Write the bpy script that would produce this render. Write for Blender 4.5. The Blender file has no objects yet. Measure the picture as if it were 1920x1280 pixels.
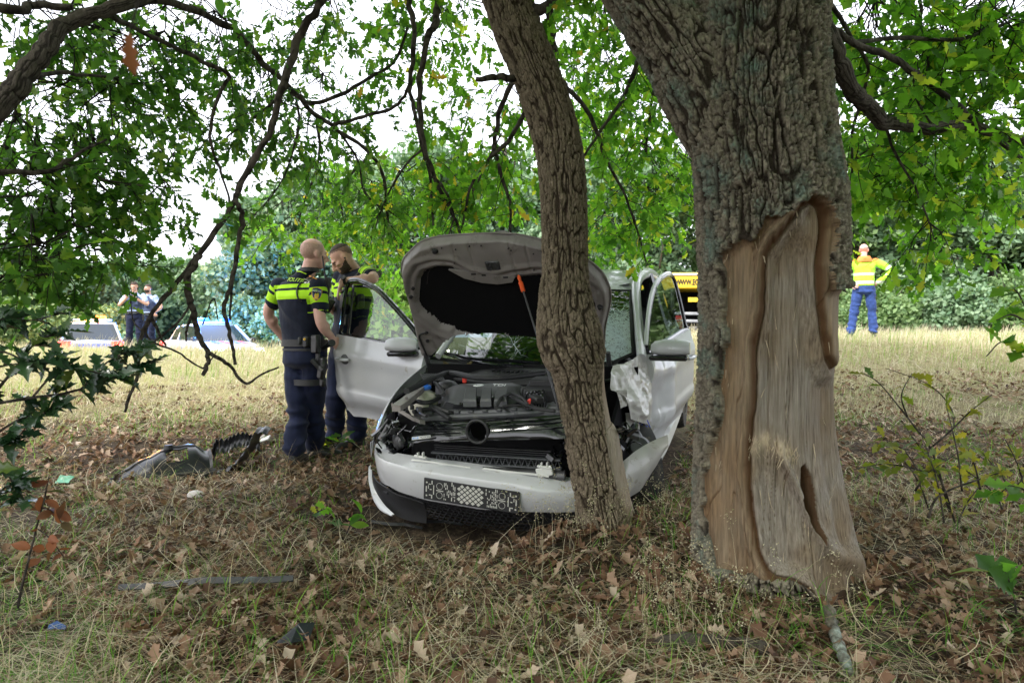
import bpy, math, random
import numpy as np
from mathutils import Vector as V, Matrix, noise as mnoise
from mathutils.bvhtree import BVHTree
R = math.radians
random.seed(7)
SC = bpy.context.scene
COL = SC.collection

# ------------------------------------------------------------------ camera
cd = bpy.data.cameras.new('camera')
cd.lens = 24.0; cd.sensor_width = 36.0
cd.clip_start = 0.05; cd.clip_end = 1200
cd.dof.use_dof = True; cd.dof.focus_distance = 3.9; cd.dof.aperture_fstop = 5.6
cam = bpy.data.objects.new('camera', cd); COL.objects.link(cam)
cam.location = (0, 0, 1.05); cam.rotation_euler = (R(90), 0, 0)
SC.camera = cam

# ------------------------------------------------------------------ light: bright overcast
SUN_EL, SUN_AZ = R(44), R(226)
w = bpy.data.worlds.new('World'); SC.world = w; w.use_nodes = True
nt = w.node_tree; nt.nodes.clear()
wo = nt.nodes.new('ShaderNodeOutputWorld'); bg = nt.nodes.new('ShaderNodeBackground')
sky = nt.nodes.new('ShaderNodeTexSky'); sky.sky_type = 'NISHITA'; sky.sun_disc = False
sky.sun_elevation = SUN_EL; sky.sun_rotation = SUN_AZ; sky.dust_density = 4; sky.air_density = 1.2
mx = nt.nodes.new('ShaderNodeMixRGB'); mx.inputs['Fac'].default_value = 0.84
mx.inputs['Color2'].default_value = (9.6, 9.8, 10.6, 1)
nt.links.new(sky.outputs[0], mx.inputs['Color1']); nt.links.new(mx.outputs[0], bg.inputs['Color'])
bg.inputs['Strength'].default_value = 0.06
nt.links.new(bg.outputs[0], wo.inputs['Surface'])
sd = bpy.data.lights.new('sun', 'SUN'); sd.energy = 1.5; sd.angle = R(10); sd.color = (1.0, 0.96, 0.9)
so = bpy.data.objects.new('sun', sd); COL.objects.link(so)
_d = V((math.sin(SUN_AZ) * math.cos(SUN_EL), math.cos(SUN_AZ) * math.cos(SUN_EL), math.sin(SUN_EL)))
so.rotation_euler = _d.to_track_quat('Z', 'Y').to_euler(); so.location = (0, 0, 20)
SC.view_settings.view_transform = 'Standard'; SC.view_settings.look = 'None'
SC.view_settings.gamma = 1.0; SC.view_settings.use_curve_mapping = False
SC.view_settings.exposure = 2.2
SC.render.engine = 'CYCLES'
SC.cycles.max_bounces = 8; SC.cycles.transparent_max_bounces = 12
SC.cycles.use_denoising = True

F_PX, CX0, CY0, CAMZ = 1280.0, 960.0, 640.0, 1.05
def P(px, py, Y):
    """a point of the place, measured on the photograph (1920 wide) at depth Y metres"""
    return V(((px - CX0) / F_PX * Y, Y, CAMZ - (py - CY0) / F_PX * Y))

# ------------------------------------------------------------------ helpers
class MB:
    def __init__(s): s.v = []; s.f = []; s.m = []
    def add(s, vs, fs, mi=0):
        o = len(s.v); s.v += [tuple(v) for v in vs]
        s.f += [tuple(i + o for i in f) for f in fs]; s.m += [mi] * len(fs)
    def box(s, c, sz, mi=0, M=None, b=0.0):
        x, y, z = sz[0] / 2, sz[1] / 2, sz[2] / 2
        b = min(b, x * .95, y * .95, z * .95)
        if b <= 0:
            vs = [(i * x, j * y, k * z) for i in (-1, 1) for j in (-1, 1) for k in (-1, 1)]
            fs = [(0, 1, 3, 2), (4, 6, 7, 5), (0, 4, 5, 1), (2, 3, 7, 6), (0, 2, 6, 4), (1, 5, 7, 3)]
        else:
            vs = []; ix = {}
            for i in (-1, 1):
                for j in (-1, 1):
                    for k in (-1, 1):
                        for a, q in enumerate(((i * x, j * (y - b), k * (z - b)), (i * (x - b), j * y, k * (z - b)), (i * (x - b), j * (y - b), k * z))):
                            ix[(i, j, k, a)] = len(vs); vs.append(q)
            g = lambda i, j, k, a: ix[(i, j, k, a)]
            fs = []
            for q in (-1, 1):
                L = [(-1, -1), (1, -1), (1, 1), (-1, 1)]
                f = [g(q, a, c2, 0) for a, c2 in L]; fs.append(f if q > 0 else f[::-1])
                f = [g(a, q, c2, 1) for a, c2 in L]; fs.append(f[::-1] if q > 0 else f)
                f = [g(a, c2, q, 2) for a, c2 in L]; fs.append(f if q > 0 else f[::-1])
            for i in (-1, 1):
                for j in (-1, 1):
                    fs.append([g(i, j, -1, 0), g(i, j, 1, 0), g(i, j, 1, 1), g(i, j, -1, 1)])
                    fs.append([g(i, -1, j, 0), g(i, 1, j, 0), g(i, 1, j, 2), g(i, -1, j, 2)])
                    fs.append([g(-1, i, j, 1), g(1, i, j, 1), g(1, i, j, 2), g(-1, i, j, 2)])
                    for k in (-1, 1): fs.append([g(i, j, k, 0), g(i, j, k, 1), g(i, j, k, 2)])
        vs = [V(v) for v in vs]
        if M is not None: vs = [M @ v for v in vs]
        s.add([v + V(c) for v in vs], fs, mi)
    def tube(s, pts, rad, n=8, mi=0, cap=True):
        pts = [V(p) for p in pts]
        if not hasattr(rad, '__len__'): rad = [rad] * len(pts)
        rings = []; ref = None
        for i, p in enumerate(pts):
            t = (pts[min(i + 1, len(pts) - 1)] - pts[max(i - 1, 0)])
            t = t.normalized() if t.length > 1e-9 else V((0, 0, 1))
            if ref is None: ref = t.orthogonal().normalized()
            ref = (ref - t * ref.dot(t)); ref = ref.normalized() if ref.length > 1e-6 else t.orthogonal().normalized()
            b = t.cross(ref)
            rings.append([p + (ref * math.cos(2 * math.pi * k / n) + b * math.sin(2 * math.pi * k / n)) * rad[i] for k in range(n)])
        s.loft(rings, mi, cap)
    def loft(s, rings, mi=0, cap=True, closed=True):
        n = len(rings[0]); vs = [p for r in rings for p in r]; fs = []
        for i in range(len(rings) - 1):
            for k in range(n if closed else n - 1):
                k2 = (k + 1) % n
                fs.append((i * n + k, i * n + k2, (i + 1) * n + k2, (i + 1) * n + k))
        if cap:
            fs.append(tuple(range(n))[::-1]); fs.append(tuple(range((len(rings) - 1) * n, len(rings) * n)))
        s.add(vs, fs, mi)
    def grid(s, rows, mi=0, flip=False):
        m = len(rows[0]); vs = [p for r in rows for p in r]; fs = []
        for i in range(len(rows) - 1):
            for k in range(m - 1):
                f = (i * m + k, i * m + k + 1, (i + 1) * m + k + 1, (i + 1) * m + k)
                fs.append(f[::-1] if flip else f)
        s.add(vs, fs, mi)
    def cyl(s, p0, p1, r0, r1=None, n=16, mi=0): s.tube([p0, p1], [r0, r0 if r1 is None else r1], n, mi)
    def ball(s, c, r, nu=14, nv=9, mi=0, M=None):
        if not hasattr(r, '__len__'): r = (r, r, r)
        rings = []
        for j in range(nv + 1):
            a = math.pi * (j + .02) / (nv + .04) - math.pi / 2
            ring = [V((r[0] * math.cos(a) * math.cos(2 * math.pi * k / nu), r[1] * math.cos(a) * math.sin(2 * math.pi * k / nu), r[2] * math.sin(a))) for k in range(nu)]
            if M is not None: ring = [M @ q for q in ring]
            rings.append([q + V(c) for q in ring])
        s.loft(rings, mi)
    def prism(s, poly, off, mi=0):
        """poly: 3-D outline; off: the thickness vector"""
        n = len(poly); off = V(off); poly = [V(p) for p in poly]
        vs = poly + [p + off for p in poly]
        fs = [tuple(range(n))[::-1], tuple(range(n, 2 * n))] + [(k, (k + 1) % n, n + (k + 1) % n, n + k) for k in range(n)]
        s.add(vs, fs, mi)
    def build(s, name, mats, parent=None, smooth=True, ang=0.7):
        me = bpy.data.meshes.new(name); me.from_pydata(s.v, [], s.f); me.validate()
        if not isinstance(mats, (list, tuple)): mats = [mats]
        for m in mats: me.materials.append(m)
        if len(mats) > 1 and len(me.polygons) == len(s.m): me.polygons.foreach_set('material_index', s.m)
        import bmesh
        bm = bmesh.new(); bm.from_mesh(me); bmesh.ops.recalc_face_normals(bm, faces=bm.faces); bm.to_mesh(me); bm.free()
        if smooth:
            me.polygons.foreach_set('use_smooth', [True] * len(me.polygons)); me.set_sharp_from_angle(angle=ang)
        return link(name, me, parent)

def link(name, data, parent=None):
    o = bpy.data.objects.new(name, data); COL.objects.link(o)
    if parent is not None: o.parent = parent
    return o
def np_mesh(name, v, f, mats, parent=None, attrs=None, smooth=True, mi=None):
    v = np.ascontiguousarray(v, dtype=np.float32); f = np.ascontiguousarray(f, dtype=np.int32)
    k = f.shape[1]; me = bpy.data.meshes.new(name)
    me.vertices.add(len(v)); me.vertices.foreach_set('co', v.ravel())
    me.loops.add(f.size); me.loops.foreach_set('vertex_index', f.ravel())
    me.polygons.add(len(f)); me.polygons.foreach_set('loop_start', np.arange(0, f.size, k, dtype=np.int32))
    if mi is not None: me.polygons.foreach_set('material_index', np.asarray(mi, dtype=np.int32))
    me.polygons.foreach_set('use_smooth', np.full(len(f), smooth))
    for m in (mats if isinstance(mats, (list, tuple)) else [mats]): me.materials.append(m)
    for an, av in (attrs or {}).items():
        a = me.attributes.new(an, 'FLOAT', 'POINT'); a.data.foreach_set('value', np.asarray(av, dtype=np.float32))
    me.update(calc_edges=True)
    return link(name, me, parent)
def tag(o, label=None, cat=None, group=None, kind=None):
    if label: o['label'] = label
    if cat: o['category'] = cat
    if group: o['group'] = group
    if kind: o['kind'] = kind
    return o
def thing(name, label, cat, loc=(0, 0, 0), rz=0, group=None):
    o = bpy.data.objects.new(name, None); COL.objects.link(o); o.empty_display_size = .1
    o.location = loc; o.rotation_euler = (0, 0, rz)
    return tag(o, label, cat, group)

def smooth(a, b, x):
    t = np.clip((np.asarray(x, dtype=float) - a) / (b - a), 0, 1); return t * t * (3 - 2 * t)
def _h(i, j, k, seed):
    n = (i.astype(np.int64) * 374761393 + j.astype(np.int64) * 668265263 + k.astype(np.int64) * 2147483647 + seed * 974711) & 0xffffffff
    n = ((n ^ (n >> 13)) * 1274126177) & 0xffffffff
    n = ((n ^ (n >> 16)) * 2246822519) & 0xffffffff
    return ((n ^ (n >> 15)) & 0xffffff) / float(0xffffff)
def vnoise(x, y, z=0.0, seed=0):
    """value noise, -1..1"""
    x, y, z = np.broadcast_arrays(np.asarray(x, float), np.asarray(y, float), np.asarray(z, float))
    i, j, k = np.floor(x), np.floor(y), np.floor(z)
    u, v, w_ = x - i, y - j, z - k
    u, v, w_ = u * u * (3 - 2 * u), v * v * (3 - 2 * v), w_ * w_ * (3 - 2 * w_)
    r = 0
    for a in (0, 1):
        for b in (0, 1):
            for c in (0, 1):
                r = r + _h(i + a, j + b, k + c, seed) * (u if a else 1 - u) * (v if b else 1 - v) * (w_ if c else 1 - w_)
    return r * 2 - 1
def fbm(x, y, z=0.0, o=4, seed=0):
    r = 0; a = .5
    for q in range(o):
        r = r + a * vnoise(np.asarray(x) * 2 ** q, np.asarray(y) * 2 ** q, np.asarray(z) * 2 ** q, seed + q); a *= .5
    return r
def cells(u, w_, nu, seed=0):
    """stretched cell pattern, wrapped every nu cells in u: returns (F2-F1, cell id)"""
    i0, j0 = np.floor(u), np.floor(w_)
    d1 = np.full(u.shape, 9.); d2 = d1.copy(); cid = np.zeros(u.shape)
    for a in (-1, 0, 1):
        for b in (-1, 0, 1):
            i, j = i0 + a, j0 + b; iw = np.mod(i, nu)
            px = i + .15 + .7 * _h(iw, j, iw * 0, seed); py = j + .1 + .8 * _h(iw, j, iw * 0 + 1, seed)
            d = np.hypot(px - u, py - w_); c = _h(iw, j, iw * 0 + 2, seed)
            n = d < d1
            d2 = np.where(n, d1, np.minimum(d2, d)); cid = np.where(n, c, cid); d1 = np.minimum(d1, d)
    return d2 - d1, cid
def sdf_poly(x, y, poly):
    """signed distance, negative inside"""
    x = np.asarray(x, float); y = np.asarray(y, float); d = np.full(x.shape, 1e18); ins = np.zeros(x.shape, bool)
    n = len(poly)
    for k in range(n):
        (x0, y0), (x1, y1) = poly[k], poly[(k + 1) % n]
        ex, ey = x1 - x0, y1 - y0
        t = np.clip(((x - x0) * ex + (y - y0) * ey) / (ex * ex + ey * ey + 1e-12), 0, 1)
        d = np.minimum(d, (x - x0 - t * ex) ** 2 + (y - y0 - t * ey) ** 2)
        c = ((y0 > y) != (y1 > y)) & (x < ex * (y - y0) / (ey if ey else 1e-12) + x0)
        ins ^= c
    d = np.sqrt(d); return np.where(ins, -d, d)
def crom(pts, n):
    """n points per span of a smooth curve through pts (any dimension)"""
    p = np.asarray(pts, float); q = np.vstack([2 * p[0] - p[1], p, 2 * p[-1] - p[-2]]); out = []
    for i in range(len(p) - 1):
        a, b, c, d = q[i:i + 4]
        for t in np.linspace(0, 1, n, endpoint=False):
            out.append(.5 * (2 * b + (c - a) * t + (2 * a - 5 * b + 4 * c - d) * t * t + (3 * b - a - 3 * c + d) * t ** 3))
    out.append(p[-1]); return np.array(out)

# ------------------------------------------------------------------ materials
def mat(name, col=(.5, .5, .5), rough=.6, metal=0, spec=.5, coat=0, var=0, vscale=8, bump=0, bscale=60, emit=None, estr=0, trans=0, dirt=None, dscale=5, dcut=.55, aniso=None):
    m = bpy.data.materials.new(name); m.use_nodes = True; t = m.node_tree; b = t.nodes['Principled BSDF']
    b.inputs['Base Color'].default_value = (*col, 1); b.inputs['Roughness'].default_value = rough
    b.inputs['Metallic'].default_value = metal; b.inputs['Specular IOR Level'].default_value = spec
    b.inputs['Coat Weight'].default_value = coat; b.inputs['Coat Roughness'].default_value = .05
    if trans: b.inputs['Transmission Weight'].default_value = trans
    if emit: b.inputs['Emission Color'].default_value = (*emit, 1); b.inputs['Emission Strength'].default_value = estr
    L = t.links.new; tc = None
    if var or bump or dirt:
        tc = t.nodes.new('ShaderNodeTexCoord'); vec = tc.outputs['Object']
        if aniso:
            mp = t.nodes.new('ShaderNodeMapping'); mp.inputs['Scale'].default_value = aniso; L(vec, mp.inputs[0]); vec = mp.outputs[0]
        last = None
        if var:
            n = t.nodes.new('ShaderNodeTexNoise'); n.inputs['Scale'].default_value = vscale; n.inputs['Detail'].default_value = 6; L(vec, n.inputs[0])
            mr = t.nodes.new('ShaderNodeMapRange'); mr.inputs['From Min'].default_value = .3; mr.inputs['From Max'].default_value = .7
            mr.inputs['To Min'].default_value = 1 - var; mr.inputs['To Max'].default_value = 1 + var; L(n.outputs[0], mr.inputs[0])
            vm = t.nodes.new('ShaderNodeVectorMath'); vm.operation = 'SCALE'; vm.inputs[0].default_value = col; L(mr.outputs[0], vm.inputs['Scale'])
            last = vm.outputs[0]
        if dirt:
            n = t.nodes.new('ShaderNodeTexNoise'); n.inputs['Scale'].default_value = dscale; n.inputs['Detail'].default_value = 9; n.inputs['Roughness'].default_value = .7; L(vec, n.inputs[0])
            mr = t.nodes.new('ShaderNodeMapRange'); mr.inputs['From Min'].default_value = dcut; mr.inputs['From Max'].default_value = dcut + .14; L(n.outputs[0], mr.inputs[0])
            mi = t.nodes.new('ShaderNodeMixRGB'); mi.inputs['Color2'].default_value = (*dirt, 1); mi.inputs['Color1'].default_value = (*col, 1)
            if last: L(last, mi.inputs['Color1'])
            L(mr.outputs[0], mi.inputs['Fac']); last = mi.outputs[0]
        if last: L(last, b.inputs['Base Color'])
        if bump:
            n = t.nodes.new('ShaderNodeTexNoise'); n.inputs['Scale'].default_value = bscale; n.inputs['Detail'].default_value = 5; L(vec, n.inputs[0])
            bp = t.nodes.new('ShaderNodeBump'); bp.inputs['Strength'].default_value = bump; bp.inputs['Distance'].default_value = .01
            L(n.outputs[0], bp.inputs['Height']); L(bp.outputs[0], b.inputs['Normal'])
    return m
def ramp_mat(name, stops, rough=.7, trans=.35, spec=.3, tscale=1.6):
    """thin leaf / blade material: one colour per loose piece"""
    m = bpy.data.materials.new(name); m.use_nodes = True; t = m.node_tree; t.nodes.clear(); L = t.links.new
    o = t.nodes.new('ShaderNodeOutputMaterial'); b = t.nodes.new('ShaderNodeBsdfPrincipled'); tr = t.nodes.new('ShaderNodeBsdfTranslucent')
    mx = t.nodes.new('ShaderNodeMixShader'); mx.inputs[0].default_value = trans
    g = t.nodes.new('ShaderNodeNewGeometry'); oi = t.nodes.new('ShaderNodeObjectInfo')
    ad = t.nodes.new('ShaderNodeMath'); ad.operation = 'ADD'; L(g.outputs['Random Per Island'], ad.inputs[0]); L(oi.outputs['Random'], ad.inputs[1])
    fr = t.nodes.new('ShaderNodeMath'); fr.operation = 'FRACT'; L(ad.outputs[0], fr.inputs[0])
    cr = t.nodes.new('ShaderNodeValToRGB'); L(fr.outputs[0], cr.inputs[0])
    e = cr.color_ramp.elements
    while len(e) < len(stops): e.new(.5)
    for q, (p, c) in zip(e, stops): q.position = p; q.color = (*c, 1)
    vm = t.nodes.new('ShaderNodeVectorMath'); vm.operation = 'MULTIPLY'; vm.inputs[1].default_value = (tscale, tscale * 1.1, tscale * .6); L(cr.outputs[0], vm.inputs[0])
    L(cr.outputs[0], b.inputs['Base Color']); L(vm.outputs[0], tr.inputs['Color'])
    b.inputs['Roughness'].default_value = rough; b.inputs['Specular IOR Level'].default_value = spec
    L(b.outputs[0], mx.inputs[1]); L(tr.outputs[0], mx.inputs[2]); L(mx.outputs[0], o.inputs['Surface'])
    return m
# ------------------------------------------------------------------ ground
_YK = [-60, -5, 0, 2.2, 3.2, 4.0, 5.0, 5.5, 6.0, 7.5, 9.5, 13, 16.5, 18.5, 20.5, 22.5, 26, 40, 90, 500]
_ZK = [-.3, -.1, 0, 0, .06, .06, .02, .08, .16, .25, .42, .70, .76, .72, .35, .05, .1, .5, 1.5, 4]
def gz(x, y, fine=True):
    x = np.asarray(x, float); y = np.asarray(y, float)
    z = np.interp(y, _YK, _ZK)
    z = z + .38 * smooth(1.2, 4, x) * smooth(6, 12, y) * (1 - smooth(17, 22, y))
    z = z + .10 * np.exp(-((x - .55) ** 2 + (y - 3.45) ** 2) / .25)
    z = z + .09 * np.exp(-((x - 1.02) ** 2 + (y - 2.75) ** 2) / .3)
    z = z + .06 * vnoise(x * .6, y * .6, 0, 3) * smooth(1, 3, np.abs(x) + y * .3)
    z = z - .13 * np.exp(-((x + .45) / .55) ** 4 - ((y - 3.55) / .38) ** 4)
    if fine: z = z + .022 * vnoise(x * 3.1, y * 3.1, 0, 4) + .012 * vnoise(x * 9, y * 9, 0, 5)
    return z
def gzf(x, y): return float(gz(x, y))

def warp_axis(a, b, fine0, fine1, d, g=1.13):
    c = list(np.arange(fine0, fine1 + 1e-6, d)); s = d
    while c[-1] < b: s *= g; c.append(c[-1] + s)
    s = d
    while c[0] > a: s *= g; c.insert(0, c[0] - s)
    return np.array(c)
gxs = warp_axis(-400, 400, -4.2, 4.2, .06); gys = warp_axis(-60, 500, .8, 9.5, .06, 1.1)
GX, GY = np.meshgrid(gxs, gys); GZ = gz(GX, GY)
nx, ny = len(gxs), len(gys)
ii = (np.arange(ny - 1)[:, None] * nx + np.arange(nx - 1)[None, :]).ravel()
m_soil = bpy.data.materials.new('soil'); m_soil.use_nodes = True
def _soil():
    t = m_soil.node_tree; b = t.nodes['Principled BSDF']; L = t.links.new
    g = t.nodes.new('ShaderNodeNewGeometry'); b.inputs['Roughness'].default_value = .95; b.inputs['Specular IOR Level'].default_value = .15
    def noise(sc, d=6, r=.6):
        n = t.nodes.new('ShaderNodeTexNoise'); n.inputs['Scale'].default_value = sc; n.inputs['Detail'].default_value = d; n.inputs['Roughness'].default_value = r
        L(g.outputs['Position'], n.inputs[0]); return n.outputs[0]
    def rampn(inp, st):
        c = t.nodes.new('ShaderNodeValToRGB'); L(inp, c.inputs[0]); e = c.color_ramp.elements
        while len(e) < len(st): e.new(.5)
        for q, (p, cc) in zip(e, st): q.position = p; q.color = (*cc, 1)
        return c.outputs[0]
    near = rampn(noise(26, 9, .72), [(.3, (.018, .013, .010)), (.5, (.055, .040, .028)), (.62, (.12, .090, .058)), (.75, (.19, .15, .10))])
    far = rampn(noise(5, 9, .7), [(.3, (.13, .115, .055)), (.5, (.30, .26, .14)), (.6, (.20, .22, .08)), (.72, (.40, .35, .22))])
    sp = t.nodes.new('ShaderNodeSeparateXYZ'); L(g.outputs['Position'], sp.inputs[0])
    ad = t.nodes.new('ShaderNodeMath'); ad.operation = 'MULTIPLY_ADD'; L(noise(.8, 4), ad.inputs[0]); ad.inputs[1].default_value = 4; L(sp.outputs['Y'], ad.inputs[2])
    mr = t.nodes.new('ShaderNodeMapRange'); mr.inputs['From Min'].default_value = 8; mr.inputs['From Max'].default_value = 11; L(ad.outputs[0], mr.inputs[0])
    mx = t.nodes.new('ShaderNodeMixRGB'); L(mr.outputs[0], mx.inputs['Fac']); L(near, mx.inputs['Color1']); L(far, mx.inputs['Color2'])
    L(mx.outputs[0], b.inputs['Base Color'])
    bp = t.nodes.new('ShaderNodeBump'); bp.inputs['Strength'].default_value = .9; bp.inputs['Distance'].default_value = .03
    L(noise(45, 8, .7), bp.inputs['Height']); L(bp.outputs[0], b.inputs['Normal'])
_soil()
ground = np_mesh('ground', np.c_[GX.ravel(), GY.ravel(), GZ.ravel()], np.c_[ii, ii + 1, ii + nx + 1, ii + nx], m_soil)
tag(ground, kind='structure')
# the road beyond the bank: a sheet on the ground with a low kerb edge
m_asph = mat('asphalt', (.055, .056, .06), .9, var=.25, vscale=30, bump=.4, bscale=200)
rx = np.linspace(-60, 60, 121)
rows = []
for yy in (20.9, 21.0, 23.5, 26.0, 26.1):
    rows.append([(x, yy, float(gz(x, 23, False)) + (.02 if yy in (20.9, 26.1) else .12)) for x in rx])
mb = MB(); mb.grid(rows); tag(mb.build('road', m_asph, None, False), kind='structure')

# ------------------------------------------------------------------ scattering of leaves and blades
RNG = np.random.default_rng(11)
def rot_from(d, up):
    """frames (N,3,3): column 0 along d, column 2 near up"""
    d = d / (np.linalg.norm(d, axis=1, keepdims=True) + 1e-9)
    y = np.cross(up, d); y /= (np.linalg.norm(y, axis=1, keepdims=True) + 1e-9)
    z = np.cross(d, y); return np.stack([d, y, z], axis=2)
def leaf_proto(half, fold=.35, curl=.25, twist=0.0):
    xs = [p[0] for p in half]; v = []; f = []
    for x, y in half:
        for q in (-1, 0, 1):
            yy = q * y; v.append((x, yy, fold * abs(yy) - curl * x * x + twist * x * yy))
    for i in range(len(half) - 1):
        for q in (0, 1):
            a = i * 3 + q; f.append((a, a + 3, a + 4, a + 1))
    return np.array(v), np.array(f)
OAKH = [(0, .012), (.2, .16), (.3, .09), (.45, .27), (.55, .14), (.72, .30), (.83, .16), (1.0, .03)]
OVALH = [(0, .01), (.15, .16), (.4, .27), (.65, .25), (.85, .13), (1.0, .01)]
SPIKY = [(0, .02), (.15, .22), (.25, .12), (.4, .30), (.5, .15), (.65, .27), (.75, .11), (1.0, .0)]
OAKS = [leaf_proto(OAKH, .25, .2), leaf_proto(OAKH, .5, -.12, .3), leaf_proto(OAKH, .15, .45, -.4)]
DRY = [leaf_proto(OAKH, 1.0, .5, .5), leaf_proto(OAKH, .8, -.5, -.6), leaf_proto(OAKH, .3, .7, .9)]
def scatter(proto, pos, Rm, s):
    pv, pf = proto
    v = np.einsum('nij,kj->nki', Rm, pv) * s[:, None, None] + pos[:, None, :]
    f = pf[None] + (np.arange(len(pos)) * len(pv))[:, None, None]
    return v.reshape(-1, 3), f.reshape(-1, pf.shape[1])
def join(parts):
    vs, fs, o = [], [], 0
    for v, f in parts: vs.append(v); fs.append(f + o); o += len(v)
    return np.vstack(vs), np.vstack(fs)
def blades(base, head, length, width, arch, nseg=3, lean=None, wob=None):
    """grass: base (N,3), head = unit horizontal direction of bend (N,2); arch 0 upright .. 1 lying"""
    N = len(base); t = np.linspace(0, 1, nseg + 1)
    ang = np.pi / 2 - arch[:, None] * (np.pi / 2) * (.35 + 1.0 * t[None, :])
    st = length[:, None] / nseg
    dx = np.cos(ang) * st; dz = np.sin(ang) * st
    cx = np.concatenate([np.zeros((N, 1)), np.cumsum(dx[:, :-1], 1)], 1); cz = np.concatenate([np.zeros((N, 1)), np.cumsum(dz[:, :-1], 1)], 1)
    side = np.stack([-head[:, 1], head[:, 0]], 1)
    wv = width[:, None] * (1 - .85 * t[None, :] ** 1.5) / 2
    bend = 0 if wob is None else wob[:, None] * t[None, :] ** 2 * length[:, None]
    X = base[:, 0:1] + head[:, 0:1] * cx + side[:, 0:1] * bend; Y_ = base[:, 1:2] + head[:, 1:2] * cx + side[:, 1:2] * bend; Z = base[:, 2:3] + cz
    l = np.stack([X - side[:, 0:1] * wv, Y_ - side[:, 1:2] * wv, Z], 2); r = np.stack([X + side[:, 0:1] * wv, Y_ + side[:, 1:2] * wv, Z + wv * .3], 2)
    v = np.stack([l, r], 2).reshape(N, -1, 3)
    f = np.array([[2 * k, 2 * k + 1, 2 * k + 3, 2 * k + 2] for k in range(nseg)])
    return v.reshape(-1, 3), (f[None] + (np.arange(N) * 2 * (nseg + 1))[:, None, None]).reshape(-1, 4)

m_straw = ramp_mat('straw', [(0, (.07, .05, .032)), (.35, (.22, .155, .088)), (.7, (.44, .345, .23)), (1, (.70, .60, .45))], .75, .25)
m_green = ramp_mat('grass_green', [(0, (.05, .13, .015)), (.5, (.09, .23, .025)), (1, (.20, .33, .05))], .6, .35)
m_blond = ramp_mat('grass_blond', [(0, (.29, .24, .165)), (.4, (.43, .37, .275)), (.75, (.56, .50, .40)), (1, (.31, .33, .16))], .75, .3)
m_dry = ramp_mat('leaf_dry', [(0, (.035, .020, .013)), (.3, (.115, .058, .034)), (.65, (.23, .130, .082)), (.9, (.36, .25, .18)), (1, (.50, .40, .32))], .7, .12)

def rand_near(n, y0, y1, wide=.86, power=1.6):
    y = y0 + (y1 - y0) * RNG.random(n) ** power
    x = (RNG.random(n) * 2 - 1) * (wide * y + .5)
    return x, y
def car_free(x, y):
    """outside the footprint of the wreck and the two trunks"""
    dx, dy = x + .185, y - 3.51; c, s = math.cos(R(-18.4)), math.sin(R(-18.4))
    u = dx * c + dy * s; v_ = -dx * s + dy * c
    a = (np.abs(u) < .82) & (v_ > .12) & (v_ < 4.0)
    b = np.hypot(x - 1.06, y - 2.78) < .28
    d = np.hypot(x - .46, y - 3.42) < .12
    return ~(a | b | d)
# fallen leaves
x, y = rand_near(46000, 1.5, 9.5); dens = fbm(x * .8, y * .8, 0, 3, 21) + .35 * np.exp(-((y - 5.6) / 1.2) ** 2) + .12 * (x > .5)
k = car_free(x, y) & (dens > -.22 + .15 * RNG.random(len(x))); x, y = x[k], y[k]; N = len(x)
parts = []
ty = RNG.integers(0, 3, N)
for q in range(3):
    kk = ty == q; n = kk.sum()
    a = RNG.random(n) * 6.283; up = np.c_[RNG.normal(0, .45, n), RNG.normal(0, .45, n), np.ones(n)]
    d = np.c_[np.cos(a), np.sin(a), RNG.normal(0, .25, n)]
    s = .028 + .055 * RNG.random(n) ** 1.6
    parts.append(scatter(DRY[q], np.c_[x[kk], y[kk], gz(x[kk], y[kk]) + .006 + .02 * RNG.random(n)], rot_from(d, up), s))
v, f = join(parts); tag(np_mesh('leaf_litter', v, f, m_dry), kind='stuff')
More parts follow.
